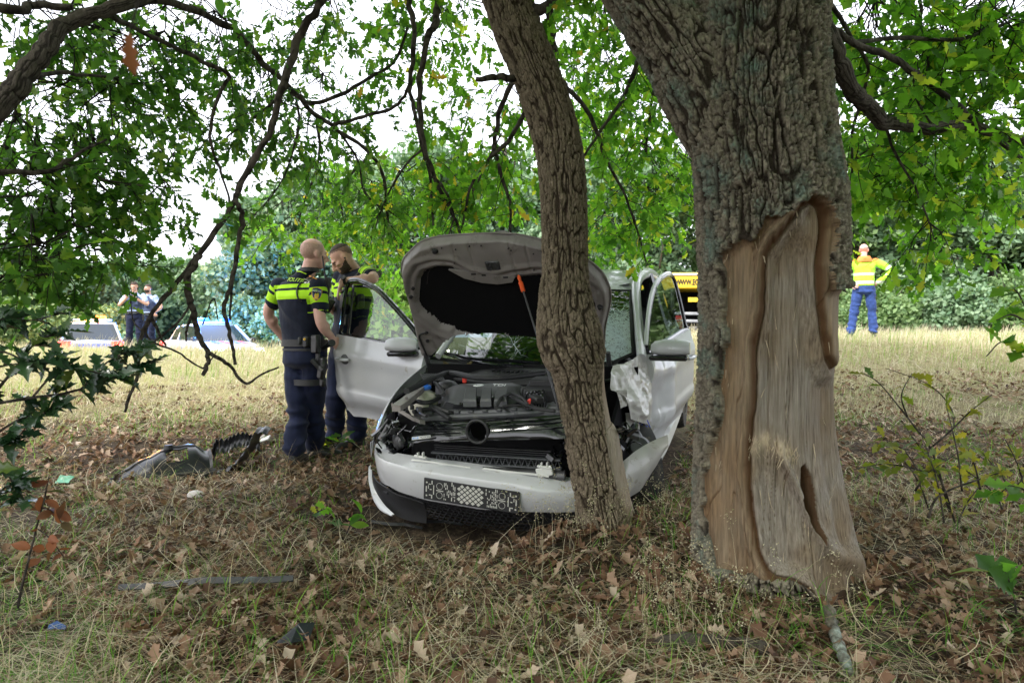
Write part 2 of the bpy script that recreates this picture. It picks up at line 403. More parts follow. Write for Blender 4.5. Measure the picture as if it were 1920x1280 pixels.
# dead straw lying about, and standing tufts of it
def straw(n, y0, y1, mask, name, material, lmin, lmax, wmin, amin, amax, power=1.4, nseg=4, seed=0):
    x, y = rand_near(n, y0, y1, power=power); k = mask(x, y) & car_free(x, y); x, y = x[k], y[k]; N = len(x)
    a = RNG.random(N) * 6.283
    ln = lmin + (lmax - lmin) * RNG.random(N) ** 1.5
    v, f = blades(np.c_[x, y, gz(x, y) - .005 + .02 * RNG.random(N)], np.c_[np.cos(a), np.sin(a)], ln, wmin * (.6 + .9 * RNG.random(N)) * (1 + .10 * np.maximum(y - 3, 0)),
                  amin + (amax - amin) * RNG.random(N), nseg, wob=RNG.normal(0, .35, N))
    tag(np_mesh(name, v, f, material), kind='stuff')
nz = lambda x, y, s, q: fbm(x * s, y * s, 0, 3, q)
def lying(n, y0, y1, mask, name, material, lmin, lmax, w0, power=1.5, lift=.035, wide=.86):
    """strands lying tangled on the ground"""
    x, y = rand_near(n, y0, y1, wide, power); k = mask(x, y) & car_free(x, y); x, y = x[k], y[k]; N = len(x); ns = 5
    a0 = RNG.random(N) * 6.283; ln = lmin + (lmax - lmin) * RNG.random(N) ** 1.4; cv = RNG.normal(0, 1.1, N); el = RNG.uniform(-.02, .45, N); el1 = -RNG.uniform(.0, .9, N)
    px, py, pz = x.copy(), y.copy(), gz(x, y) + lift * RNG.random(N) ** 2; C = [np.c_[px, py, pz]]; D = []
    for q in range(ns):
        t = q / ns; a = a0 + cv * t; e = el + el1 * t; st = ln / ns; dx, dy, dz = np.cos(a) * np.cos(e), np.sin(a) * np.cos(e), np.sin(e); D.append(np.c_[-np.sin(a), np.cos(a)])
        px, py = px + dx * st, py + dy * st; pz = np.maximum(pz + dz * st, gz(px, py) + .003); C.append(np.c_[px, py, pz])
    D.append(D[-1]); w_ = w0 * (.6 + .9 * RNG.random(N)) * (1 + .12 * np.maximum(y - 3, 0)); vs = []
    for q in range(ns + 1):
        hw = (w_ * (1 - .8 * (q / ns) ** 2) / 2)[:, None]; vs.append(C[q] - np.c_[D[q] * hw, -hw * .35]); vs.append(C[q] + np.c_[D[q] * hw, hw * .35])
    v = np.stack(vs, 1).reshape(-1, 3); f = np.array([[2 * q, 2 * q + 1, 2 * q + 3, 2 * q + 2] for q in range(ns)])
    tag(np_mesh(name, v, (f[None] + (np.arange(N) * 2 * (ns + 1))[:, None, None]).reshape(-1, 4), material), kind='stuff')
nz = lambda x, y, s, q: fbm(x * s, y * s, 0, 3, q)
right_dark = lambda x, y: ~((x > 1.35) & (y < 5) & (RNG.random(len(x)) < .55))
lying(52000, 1.35, 9.5, lambda x, y: (1.3 * nz(x, y, .9, 31) + .45 * RNG.random(len(x)) > .06) & right_dark(x, y), 'dead_grass', m_straw, .06, .32, .0027)
lying(14000, 1.35, 5.0, lambda x, y: (nz(x, y, 1.2, 36) + .3 * np.exp(-((x - .3) ** 2 + (y - 2.3) ** 2) / .5) > .05), 'straw_strands', m_blond, .12, .46, .0024, lift=.06)
straw(5000, 1.4, 5.2, lambda x, y: (nz(x, y, 1.3, 36) > .10), 'straw_tufts', m_straw, .10, .36, .0022, .45, .95)
straw(15000, 1.4, 8.5, lambda x, y: (nz(x, y, 1.2, 33) + .30 * (x < -1.0) * (y < 3.8) + .2 * (x > 0) * (y < 2.5) > .12), 'green_grass', m_green, .04, .17, .0040, .25, .8)
lying(20000, 1.4, 7.5, lambda x, y: (nz(x, y, 1.1, 39) + .25 * (x < -.8) * (y < 4.0) > .10), 'green_grass_blades', m_green, .06, .24, .0034)
lying(60000, 6.5, 19, lambda x, y: RNG.random(len(x)) < .35 + .65 * smooth(7, 9.5, y), 'flattened_bank_grass', m_blond, .10, .42, .0040, 1.0, .10, .9)
# seed-heads of pale grass round the foot of the trunks
x0 = np.r_[RNG.normal(.62, .12, 40), RNG.normal(.33, .16, 40), RNG.normal(.2, .5, 40)]; y0 = np.r_[RNG.normal(2.3, .1, 40), RNG.normal(3.15, .06, 40), RNG.normal(2.5, .4, 40)]
N = len(x0); a = RNG.random(N) * 6.28; hd = np.c_[np.cos(a), np.sin(a)]; ln = .15 + .22 * RNG.random(N); ar = .1 + .5 * RNG.random(N)
v1, f1 = blades(np.c_[x0, y0, gz(x0, y0)], hd, ln, np.full(N, .002), ar, 4)
tip = v1.reshape(N, -1, 3)[:, -1]
M_ = 26; pp = np.repeat(tip, M_, 0) + RNG.normal(0, .012, (N * M_, 3)) * (1, 1, 1.6)
dd = RNG.normal(0, 1, (N * M_, 3)); v2, f2 = scatter((np.array([(0, -.3, 0), (1, -.2, 0), (1, .2, 0), (0, .3, 0)]), np.array([[0, 1, 2, 3]])), pp, rot_from(dd, RNG.normal(0, 1, dd.shape)), np.full(len(pp), .006))
v, f = join([(v1, f1), (v2, f2)]); tag(np_mesh('seed_head_grass', v, f, m_blond), kind='stuff')
m_green_l = ramp_mat('grass_pale_green', [(0, (.12, .20, .05)), (.5, (.20, .29, .08)), (1, (.33, .36, .14))], .65, .35)
# tall blond grass on the bank
def field(n, y0, y1, xa, xb, hmin, hmax, wmin, name, mask=None, material=None):
    y = y0 + (y1 - y0) * RNG.random(n); x = xa(y) + (xb(y) - xa(y)) * RNG.random(n)
    k = car_free(x, y)
    if mask is not None: k &= mask(x, y)
    x, y = x[k], y[k]; N = len(x); a = RNG.normal(.3, .9, N)
    ln = (hmin + (hmax - hmin) * RNG.random(N)) * (.75 + .5 * (fbm(x * .5, y * .5, 0, 3, 51) + .5))
    v, f = blades(np.c_[x, y, gz(x, y) - .01], np.c_[np.cos(a), np.sin(a)], ln, wmin * (.6 + .8 * RNG.random(N)), .1 + .5 * RNG.random(N), 3)
    tag(np_mesh(name, v, f, material or m_blond), kind='stuff')
field(26000, 7.0, 13, lambda y: -.9 * y, lambda y: .9 * y, .05, .15, .006, 'short_bank_grass', lambda x, y: fbm(x * .5, y * .5, 0, 3, 44) + .3 * RNG.random(len(x)) + .13 * (y - 8.2) > .0)
field(52000, 9.5, 19.5, lambda y: -.9 * y, lambda y: .9 * y, .06, .24, .008, 'tall_bank_grass', lambda x, y: (RNG.random(len(x)) < .10 + .9 * smooth(10, 15, y)) & (fbm(x * .6, y * .6, 0, 3, 45) > -.2))
field(9000, 16.5, 19, lambda y: -.9 * y, lambda y: .9 * y, .24, .42, .010, 'crest_grass')
field(13000, 7.0, 18, lambda y: -.9 * y, lambda y: .9 * y, .08, .24, .010, 'green_bank_grass', lambda x, y: fbm(x * .45, y * .45, 0, 3, 47) > .03, m_green_l)
# ------------------------------------------------------------------ bark
def bark_mat(name, plate, furrow, lichen, lich_cut=.56, attr='rel'):
    m = bpy.data.materials.new(name); m.use_nodes = True; t = m.node_tree; b = t.nodes['Principled BSDF']; L = t.links.new
    b.inputs['Roughness'].default_value = .9; b.inputs['Specular IOR Level'].default_value = .2
    g = t.nodes.new('ShaderNodeNewGeometry')
    def noise(sc, d=6, r=.6, st=None):
        n = t.nodes.new('ShaderNodeTexNoise'); n.inputs['Scale'].default_value = sc; n.inputs['Detail'].default_value = d; n.inputs['Roughness'].default_value = r
        s = g.outputs['Position']
        if st: mp = t.nodes.new('ShaderNodeMapping'); mp.inputs['Scale'].default_value = st; L(s, mp.inputs[0]); s = mp.outputs[0]
        L(s, n.inputs[0]); return n.outputs[0]
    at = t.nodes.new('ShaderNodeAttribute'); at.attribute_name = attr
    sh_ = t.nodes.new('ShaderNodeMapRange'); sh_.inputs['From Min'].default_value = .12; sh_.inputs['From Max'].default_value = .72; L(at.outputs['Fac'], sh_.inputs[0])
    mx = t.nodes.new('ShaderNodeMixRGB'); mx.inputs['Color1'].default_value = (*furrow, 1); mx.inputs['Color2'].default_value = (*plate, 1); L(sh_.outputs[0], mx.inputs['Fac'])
    mr = t.nodes.new('ShaderNodeMapRange'); mr.inputs['From Min'].default_value = lich_cut; mr.inputs['From Max'].default_value = lich_cut + .12; L(noise(5, 8, .68), mr.inputs[0])
    mu = t.nodes.new('ShaderNodeMath'); mu.operation = 'MULTIPLY'; L(mr.outputs[0], mu.inputs[0]); L(at.outputs['Fac'], mu.inputs[1])
    m2 = t.nodes.new('ShaderNodeMixRGB'); L(mu.outputs[0], m2.inputs['Fac']); L(mx.outputs[0], m2.inputs['Color1']); m2.inputs['Color2'].default_value = (*lichen, 1)
    va = t.nodes.new('ShaderNodeMapRange'); va.inputs['From Min'].default_value = .3; va.inputs['From Max'].default_value = .7; va.inputs['To Min'].default_value = .45; va.inputs['To Max'].default_value = 1.55; L(noise(85, 8, .75, (1, 1, .4)), va.inputs[0])
    sc = t.nodes.new('ShaderNodeVectorMath'); sc.operation = 'SCALE'; L(m2.outputs[0], sc.inputs[0]); L(va.outputs[0], sc.inputs['Scale'])
    L(sc.outputs[0], b.inputs['Base Color'])
    bp = t.nodes.new('ShaderNodeBump'); bp.inputs['Strength'].default_value = 1.0; bp.inputs['Distance'].default_value = .012
    L(noise(120, 9, .75, (1, 1, .45)), bp.inputs['Height']); L(bp.outputs[0], b.inputs['Normal'])
    return m
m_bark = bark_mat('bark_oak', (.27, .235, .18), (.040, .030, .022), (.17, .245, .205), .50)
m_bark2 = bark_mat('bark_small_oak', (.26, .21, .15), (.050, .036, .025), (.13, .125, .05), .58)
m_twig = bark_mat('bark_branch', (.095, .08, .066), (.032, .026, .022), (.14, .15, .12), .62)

def trunk(name, path, na, nl, parent, mats, amp=.016, cu=.05, cz=.15, seed=1, extra=None, flare=None):
    """path rows: x, y, z, r"""
    c = crom(path, 12); seg = np.r_[0, np.cumsum(np.linalg.norm(np.diff(c[:, :3], axis=0), axis=1))]
    s = np.linspace(0, seg[-1], nl); q = np.stack([np.interp(s, seg, c[:, k]) for k in range(4)], 1)
    T = np.gradient(q[:, :3], axis=0); T /= np.linalg.norm(T, axis=1, keepdims=True)
    ex = np.array([1., 0, 0]) - T * T[:, :1]; ex /= np.linalg.norm(ex, axis=1, keepdims=True); ey = np.cross(T, ex)
    th = np.linspace(0, 2 * np.pi, na, endpoint=False)
    TH, S = np.meshgrid(th, s); r0 = q[:, 3][:, None] * np.ones_like(TH)
    rm = q[:, 3].mean(); ncell = max(6, int(2 * np.pi * rm / cu))
    uu = TH / (2 * np.pi) * ncell; ww = S / cz
    cs, sn = np.cos(TH), np.sin(TH); f_ = ncell / (2 * np.pi) / 1.15
    wx = .30 * vnoise(cs * 2.2, sn * 2.2, S * 4, seed + 5) + .30 * vnoise(cs * f_ * .9, sn * f_ * .9, S / cz * 1.5, seed + 6)
    def ridge(fr, fz_, sd_):
        a_ = TH + wx * .9 / f_; x_, y_ = np.cos(a_) * f_ * fr, np.sin(a_) * f_ * fr
        return np.abs(vnoise(x_, y_, S / cz * fz_ + .5 * wx, sd_))
    n1 = ridge(1.5, .80, seed); n2 = ridge(3.1, 2.2, seed + 3)
    e, cid = cells(uu * 1.25 + wx, ww * 1.15 + .6 * wx, max(4, int(ncell * 1.25)), seed)
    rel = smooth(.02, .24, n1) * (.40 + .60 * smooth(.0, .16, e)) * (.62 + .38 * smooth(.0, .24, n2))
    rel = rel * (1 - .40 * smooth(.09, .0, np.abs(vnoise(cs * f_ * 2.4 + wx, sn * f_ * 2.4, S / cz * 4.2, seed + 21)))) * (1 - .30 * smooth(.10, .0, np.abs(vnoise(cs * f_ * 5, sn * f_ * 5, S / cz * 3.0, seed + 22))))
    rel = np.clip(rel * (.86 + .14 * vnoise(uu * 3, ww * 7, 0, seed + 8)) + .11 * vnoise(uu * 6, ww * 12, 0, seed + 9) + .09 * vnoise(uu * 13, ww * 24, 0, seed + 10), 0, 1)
    nrm = ex[:, None, :] * np.cos(TH)[..., None] + ey[:, None, :] * np.sin(TH)[..., None]
    big = 1 + .045 * vnoise(np.cos(TH) * 1.6, np.sin(TH) * 1.6, S * 2.2, seed + 2)
    if flare is not None: big = big * flare(TH, S)
    base = q[:, None, :3] + nrm * (r0 * big)[..., None]
    d = amp * (rel - .75); zone = np.zeros(TH.shape, int); atr = rel
    if extra is not None: d, zone, atr = extra(base, nrm, d, rel, TH, S)
    pos = base + nrm * d[..., None]
    idx = np.arange(nl * na).reshape(nl, na); a = idx[:-1]; b2 = np.roll(idx, -1, 1)[:-1]; c2 = np.roll(idx, -1, 1)[1:]; d2 = idx[1:]
    f = np.stack([a, b2, c2, d2], 2).reshape(-1, 4)
    fz = zone[:-1].ravel()
    return pos.reshape(-1, 3), f, fz, atr.ravel()
def sub_mesh(name, v, f, keep, m, parent, atr, edge=None):
    ff = f[keep]; u, inv = np.unique(ff, return_inverse=True)
    return np_mesh(name, v[u], inv.reshape(ff.shape), m, parent, {'rel': atr[u], **({} if edge is None else {'edge': edge[u]})})

def tube_bark(c, na, nl, seed):
    """bark on a limb of any direction"""
    seg = np.r_[0, np.cumsum(np.linalg.norm(np.diff(c[:, :3], axis=0), axis=1))]; s_ = np.linspace(0, seg[-1], nl); q = np.stack([np.interp(s_, seg, c[:, k]) for k in range(4)], 1)
    T = np.gradient(q[:, :3], axis=0); T /= np.linalg.norm(T, axis=1, keepdims=True); ey = np.array([0, 1., 0]) - T * T[:, 1:2]; ey /= np.linalg.norm(ey, axis=1, keepdims=True); ex = np.cross(T, ey)
    th = np.linspace(0, 2 * np.pi, na, endpoint=False); TH, S = np.meshgrid(th, s_); cs, sn = np.cos(TH), np.sin(TH); r0 = q[:, 3][:, None]; k = r0 / .022
    n1 = np.abs(vnoise(cs * k * 2.2, sn * k * 2.2, S / .16, seed)); n2 = np.abs(vnoise(cs * k * 4, sn * k * 4, S / .06, seed + 1))
    rel = np.clip(smooth(.02, .35, n1) * (.6 + .4 * smooth(0, .3, n2)) + .1 * vnoise(cs * k * 7, sn * k * 7, S / .012, seed + 2), 0, 1)
    nr = ex[:, None] * cs[..., None] + ey[:, None] * sn[..., None]; p = q[:, None, :3] + nr * (r0 * (1 + .06 * vnoise(cs * 1.5, sn * 1.5, S * 4, seed + 3)) + r0 * .09 * (rel - .6))[..., None]
    i = np.arange(nl * na).reshape(nl, na); b = np.roll(i, -1, 1); f = np.stack([i[:-1], b[:-1], b[1:], i[1:]], 2).reshape(-1, 4); return p.reshape(-1, 3), f, None, rel.ravel()
# ------------------------------------------------------------------ branches, twigs and leaves of a tree
class Tree:
    def __init__(s, root, leafmat, twigmat):
        s.root = root; s.lm = leafmat; s.tm = twigmat; s.pos = []; s.d = []; s.up = []; s.s = []; s.tw = MB(); s.paths = []
    def branch(s, pts, w0, w1, name='branch', n=10, sub=8):
        """pts rows px,py,Y; w = width on the photograph in pixels at the two ends"""
        p = np.array([[*P(a, b, c)] for a, b, c in pts]); L = len(p)
        w_ = [(w0 + (w1 - w0) * i / (L - 1)) / F_PX * pts[i][2] / 2 for i in range(L)]
        return s.branch3(np.c_[p, w_], name, n, sub)
    def branch3(s, p, name='branch', n=10, sub=8):
        c = crom(p, sub); k = len(s.paths)
        if name == 'limb': c[:, 3] *= 1.0
        jit = (.35 if name in ('limb', 'bough') else 1) * np.stack([vnoise(np.arange(len(c)) * .45, k * 7.3, q * 3.1, 77) for q in range(3)], 1)
        c[:, :3] += jit * c[:, 3:4] * .55; c[:, 3] *= 1 + .14 * vnoise(np.arange(len(c)) * .8, k * 3.3, 0, 78); c[:, 3] = np.maximum(c[:, 3], .0012)
        if c[:, 3].max() > .025 and name in ('limb', 'bough'):
            ln_ = np.linalg.norm(np.diff(c[:, :3], axis=0), axis=1).sum(); v_, f_, z_, a_ = tube_bark(c, 110, int(ln_ / .006), 30 + k)
            o = np_mesh('limb', v_, f_, m_twig, s.root, {'rel': a_}); s.paths.append(c); return o
        mb = MB(); mb.tube(c[:, :3], c[:, 3], n); o = mb.build(name, s.tm, s.root, True, 3.2)
        a = o.data.attributes.new('rel', 'FLOAT', 'POINT'); a.data.foreach_set('value', np.clip(.5 + .9 * vnoise(np.arange(len(o.data.vertices)) * .37, k, 0, 5), 0, 1).astype(np.float32))
        s.paths.append(c); return o
    def spray(s, p, d, ln, nl, ls, droop=.5):
        p = np.array(p, float); d = np.array(d, float); d /= np.linalg.norm(d) + 1e-9; n = 5; pts = [p.copy()]
        for i in range(n):
            d = d + RNG.normal(0, .16, 3) + np.array([0, 0, -droop * .16]); d /= np.linalg.norm(d); p = p + d * ln / n; pts.append(p.copy())
        s.tw.tube(pts, np.linspace(.0032, .0012, n + 1), 3, cap=False)
        for i in range(nl):
            t = (.25 + .75 * (i / max(1, nl - 1))) * n; k = min(int(t), n - 1); q = pts[k] + (pts[k + 1] - pts[k]) * (t - k)
            dv = (pts[k + 1] - pts[k]); dv = dv / (np.linalg.norm(dv) + 1e-9)
            side = RNG.normal(0, 1, 3); side -= dv * side.dot(dv); side /= np.linalg.norm(side) + 1e-9
            ld = dv * .55 + side * .9 + np.array([0, 0, -.25]); up = np.array([0, 0, 1.]) + RNG.normal(0, .55, 3)
            s.pos.append(q); s.d.append(ld); s.up.append(up); s.s.append(ls * RNG.uniform(.7, 1.3))
    def sprays_on(s, path, n, ln, nl, ls, t0=.15, droop=.6, up=0.0):
        for _ in range(n):
            t = RNG.uniform(t0, 1) * (len(path) - 1); k = min(int(t), len(path) - 2); q = path[k, :3] + (path[k + 1, :3] - path[k, :3]) * (t - k)
            dv = path[k + 1, :3] - path[k, :3]; dv /= np.linalg.norm(dv) + 1e-9
            d = dv * .5 + RNG.normal(0, .7, 3) + np.array([0, 0, up]); s.spray(q, d, ln * RNG.uniform(.6, 1.3), nl, ls, droop)
    def blob(s, px, py, Y, rx, ry, dY, n, nl=9, ls=.085, ln=.3, link=True):
        n = int(n * 1.45 + .5)
        """a bough's worth of sprays filling an ellipsoid; thin stems tie them together"""
        c = P(px, py, Y); ax = np.array([rx / F_PX * Y, dY, ry / F_PX * Y]); c = np.array(c)
        pts = RNG.normal(0, 1, (n, 3)); pts /= np.linalg.norm(pts, axis=1, keepdims=True); pts *= RNG.random((n, 1)) ** .45
        hub = [c + np.array([0, 0, ax[2] * .9]) + RNG.normal(0, .2, 3) * ax for _ in range(max(1, n // 9))]
        for q in pts:
            p = c + q * ax; d = q * np.array([1, .6, .4]) + np.array([0, 0, -.25]) + RNG.normal(0, .35, 3); s.spray(p, d, ln * RNG.uniform(.6, 1.2), nl, ls)
            if link and RNG.random() < .45:
                h = hub[RNG.integers(len(hub))]; m1 = (h * .5 + p * .5) + RNG.normal(0, .06, 3) + np.array([0, 0, .05])
                s.tw.tube(crom([h, m1, p], 4), np.linspace(.005, .002, 9), 4, cap=False)
    def finish(s, ind=300, protos=OAKS):
        if s.tw.v: 
            o = s.tw.build('twigs', s.tm, s.root, False); tag(o, kind='stuff'); o.location = -V(s.root.location)
        if not s.pos: return
        pos = np.array(s.pos)
        free = np.ones(len(pos), bool)
        for (xa, xb, ya, yb, za, zb) in ((-2.0, -1.1, 4.5, 5.75, 0, 1.95), (-.95, .75, 3.2, 4.9, 0, 1.78), (-1.86, -1.6, 2.7, 3.6, 1.05, 1.30), (-1.35, -1.0, 3.6, 4.5, 1.2, 1.72), (1.55, 2.3, 3.4, 5.2, 1.0, 1.66)):
            free &= ~((pos[:, 0] > xa) & (pos[:, 0] < xb) & (pos[:, 1] > ya) & (pos[:, 1] < yb) & (pos[:, 2] > za) & (pos[:, 2] < zb))
        fr = lambda L_: [q for q, k_ in zip(L_, free) if k_]
        if s.root['category'] == 'tree': s.pos, s.d, s.up, s.s = fr(s.pos), fr(s.d), fr(s.up), fr(s.s); pos = pos[free]
        Rm = rot_from(np.array(s.d), np.array(s.up)); sz = np.array(s.s); ty = RNG.integers(0, 3, len(pos))
        inv = (np.abs(pos[:, 0]) < .74 * pos[:, 1]) & (np.abs(pos[:, 2] - CAMZ) < .49 * pos[:, 1]) & (pos[:, 1] > .5)
        score = np.where(inv, sz / np.maximum(pos[:, 1], .4), 0); order = np.argsort(-score); one = np.zeros(len(pos), bool); one[order[:ind]] = score[order[:ind]] > 0
        rest = [scatter(protos[q], pos[(ty == q) & ~one], Rm[(ty == q) & ~one], sz[(ty == q) & ~one]) for q in range(3)]
        v, f = join(rest); o = tag(np_mesh('leaves', v, f, s.lm, s.root), kind='stuff'); o.location = -V(s.root.location)
        mes = []
        for q in range(3):
            me = bpy.data.meshes.new('leaf'); me.from_pydata(protos[q][0].tolist(), [], protos[q][1].tolist()); me.materials.append(s.lm)
            me.polygons.foreach_set('use_smooth', [True] * len(me.polygons)); mes.append(me)
        for k in np.nonzero(one)[0]:
            M = Matrix([[*(Rm[k][0] * sz[k]), pos[k][0]], [*(Rm[k][1] * sz[k]), pos[k][1]], [*(Rm[k][2] * sz[k]), pos[k][2]], [0, 0, 0, 1]])
            o = link('leaf', mes[ty[k]], s.root); o.matrix_basis = s.root.matrix_basis.inverted() @ M

m_leaf_dark = ramp_mat('leaf_dark', [(0, (.028, .072, .014)), (.45, (.052, .13, .020)), (.8, (.085, .19, .028)), (1, (.17, .24, .035))], .5, .45, .35, 2.4)  # oak leaf greens with shade and backlight put into the colour: dark, mid, lit
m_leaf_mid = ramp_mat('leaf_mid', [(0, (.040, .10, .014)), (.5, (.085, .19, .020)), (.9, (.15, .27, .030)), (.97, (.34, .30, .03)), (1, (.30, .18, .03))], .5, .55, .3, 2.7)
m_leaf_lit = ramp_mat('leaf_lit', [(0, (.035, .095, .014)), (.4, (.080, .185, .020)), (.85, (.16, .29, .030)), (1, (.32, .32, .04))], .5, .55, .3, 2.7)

# ---- the big scarred oak at the right
big_oak = thing('oak_tree', 'thick old oak with a tall bare wood scar down its trunk', 'tree', (1.06, 2.78, .05))
big_oak_inv = V((-1.06, -2.78, -.05))
edges = [(-420, 1300, 1530), (-200, 1300, 1540), (0, 1300, 1545), (100, 1298, 1545), (200, 1299, 1552), (300, 1303, 1562), (370, 1306, 1576), (450, 1310, 1580), (520, 1312, 1580), (640, 1312, 1575),
         (760, 1309, 1573), (850, 1307, 1580), (930, 1307, 1592), (1000, 1308, 1602), (1060, 1312, 1610), (1120, 1318, 1618), (1200, 1318, 1625), (1290, 1300, 1640)]
path = []
for y_, a, b in edges[::-1]:
    p = P((a + b) / 2, y_, 2.78); path.append((p.x, p.y, p.z, (b - a) / 2 / F_PX * 2.78 * .985))
px_ = lambda pts: [((a - 960) / F_PX, (b - 640) / F_PX) for a, b in pts]
WOUND = px_([(1346, 476), (1378, 462), (1415, 444), (1440, 415), (1476, 393), (1500, 372), (1526, 362), (1552, 367), (1567, 395), (1571, 440), (1566, 500), (1575, 540), (1640, 545), (1700, 900), (1700, 1160), (1605, 1152), (1562, 1166), (1544, 1141), (1525, 1112), (1497, 1096), (1440, 1090), (1400, 1085), (1338, 1062), (1316, 960), (1319, 861), (1333, 835), (1345, 800), (1353, 767), (1347, 703), (1353, 623), (1347, 537)])
BARE = px_([(1508, 381), (1530, 374), (1549, 384), (1556, 425), (1549, 494), (1555, 560), (1563, 620), (1573, 668), (1592, 700), (1640, 730), (1700, 1160), (1605, 1152), (1562, 1166), (1544, 1141), (1525, 1112), (1497, 1096), (1455, 1090), (1440, 1078), (1417, 1033), (1403, 960), (1398, 875), (1407, 767), (1412, 645), (1425, 588), (1430, 520), (1434, 480), (1462, 438), (1490, 405)])
CAV = px_([(1533, 884), (1548, 872), (1562, 900), (1570, 930), (1577, 1030), (1560, 1010), (1540, 985), (1522, 945), (1530, 910)])
KNOB = (px_([(1521, 425)])[0]); SCR = px_([(1404, 838), (1430, 832), (1470, 846), (1492, 856)])
def scar(base, nrm, d, rel, TH, S):
    front = (nrm[..., 1] < .12)
    qx = base[..., 0] / base[..., 1]; qy = (CAMZ - base[..., 2]) / base[..., 1]
    wob = (.0065 * vnoise(qx * 40, qy * 13, 0, 8) + .0028 * vnoise(qx * 150, qy * 60, 0, 9)) * smooth(.42, .30, qy)
    dw = np.where(front, sdf_poly(qx, qy, WOUND) + wob * 1.4, 9.); db = np.where(front, sdf_poly(qx, qy, BARE) + wob * .5, 9.)
    dc = np.where(front, sdf_poly(qx, qy, CAV) + wob * .4, 9.)
    Yd = 2.6; dw, db, dc = dw * Yd, db * Yd, dc * Yd      # metres
    zone = np.zeros(TH.shape, int); zone[dw < 0] = 1; zone[db < 0] = 2
    lip = np.exp(-((dw - .012) / .016) ** 2)
    side = smooth(.12, -.45, nrm[..., 1]); d0 = d + .014 * lip * smooth(.40, .32, qy) * side; crk = smooth(.055, .0, np.abs(vnoise(qx * 75 + 1.2 * vnoise(qx * 9, qy * 7, 0, 41), qy * 2.6, 0, 42))) * smooth(-.1, .25, vnoise(qx * 20, qy * 4, 0, 43)); ck2 = smooth(.07, .0, np.abs(vnoise(qx * 60 + .8 * vnoise(qx * 14, qy * 10, 0, 44), qy * 7, 0, 45)))
    strip = -.022 - .012 * smooth(0, -.03, dw) + (.034 + .012 * vnoise(qx * 40, qy * 12, 0, 51)) * np.exp(-((db - .026) / .018) ** 2) * (1 - .72 * smooth(1480, 1550, qx * F_PX + 960)) - .016 * np.exp(-((db - .001) / .006) ** 2) + .0050 * vnoise(qx * 90, qy * 9, 0, 12) + .0035 * vnoise(qx * 260, qy * 26, 0, 13)
    grain = .0030 * vnoise(qx * 130 + 2 * vnoise(qx * 8, qy * 6, 0, 3), qy * 5, 0, 14) + .0011 * vnoise(qx * 340, qy * 11, 0, 15)
    bare = -.040 - .045 * smooth(0, -.07, db) - .012 * np.exp(-((db + .003) / .006) ** 2) + grain + .012 * vnoise(qx * 16, qy * 5, 0, 16)
    bare += .045 * np.exp(-(((qx - KNOB[0]) / .016) ** 2 + ((qy - KNOB[1]) / .030) ** 2))
    # the old curl of wood that sweeps down to the right above the dark pocket
    yc = 640 + np.interp(qx * F_PX + 960, [1400, 1470, 1500, 1540, 1580, 1610], [205, 215, 262, 330, 385, 410]); dy = (qy * F_PX + 640 - yc)
    bare += .040 * np.exp(-(dy / 22) ** 2) * smooth(1440, 1480, qx * F_PX + 960) + .016 * smooth(0, 90, dy) * smooth(1470, 1420, qx * F_PX + 960)
    bare -= .075 * smooth(.004, -.02, dc)
    ps = np.minimum.reduce([np.hypot((qx - a) * 1, (qy - b) * 1) for a, b in SCR]); scr = np.exp(-(ps / .012) ** 2)
    bare -= .006 * crk; strip -= .006 * ck2
    bare += scr * (.006 * vnoise(qx * 420, qy * 140, 0, 17) + .007)
    strip = strip * side - .004; bare = bare * side - .004
    rr = np.where(zone == 0, d0, np.where(zone == 1, strip, bare))
    atr = np.where(zone == 0, rel, np.where(zone == 1, np.clip(.5 + .5 * vnoise(qx * 70, qy * 8, 0, 18) + .25 * np.exp(-(db / .03) ** 2), 0, 1), np.clip(scr * .9 + .2 + 0 * qx, 0, 1)))
    atr = np.where((zone == 2) & (dc < 0), 0, atr)
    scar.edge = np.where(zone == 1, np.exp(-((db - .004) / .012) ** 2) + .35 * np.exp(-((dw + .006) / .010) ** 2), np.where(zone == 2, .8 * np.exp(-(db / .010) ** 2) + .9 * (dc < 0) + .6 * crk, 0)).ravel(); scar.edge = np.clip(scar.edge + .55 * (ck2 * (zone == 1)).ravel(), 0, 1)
    return rr, zone, atr
def flare_big(TH, S):
    h = S; k = np.exp(-np.maximum(h - .25, 0) / .26)
    return 1 + k * (.05 + .17 * np.cos(TH * 5 + .6) ** 2)
v, f, fz, atr = trunk('trunk', path, 560, 1050, None, None, .034, .027, .088, 4, scar, flare_big)
v = v - np.array([1.06, 2.78, .05])
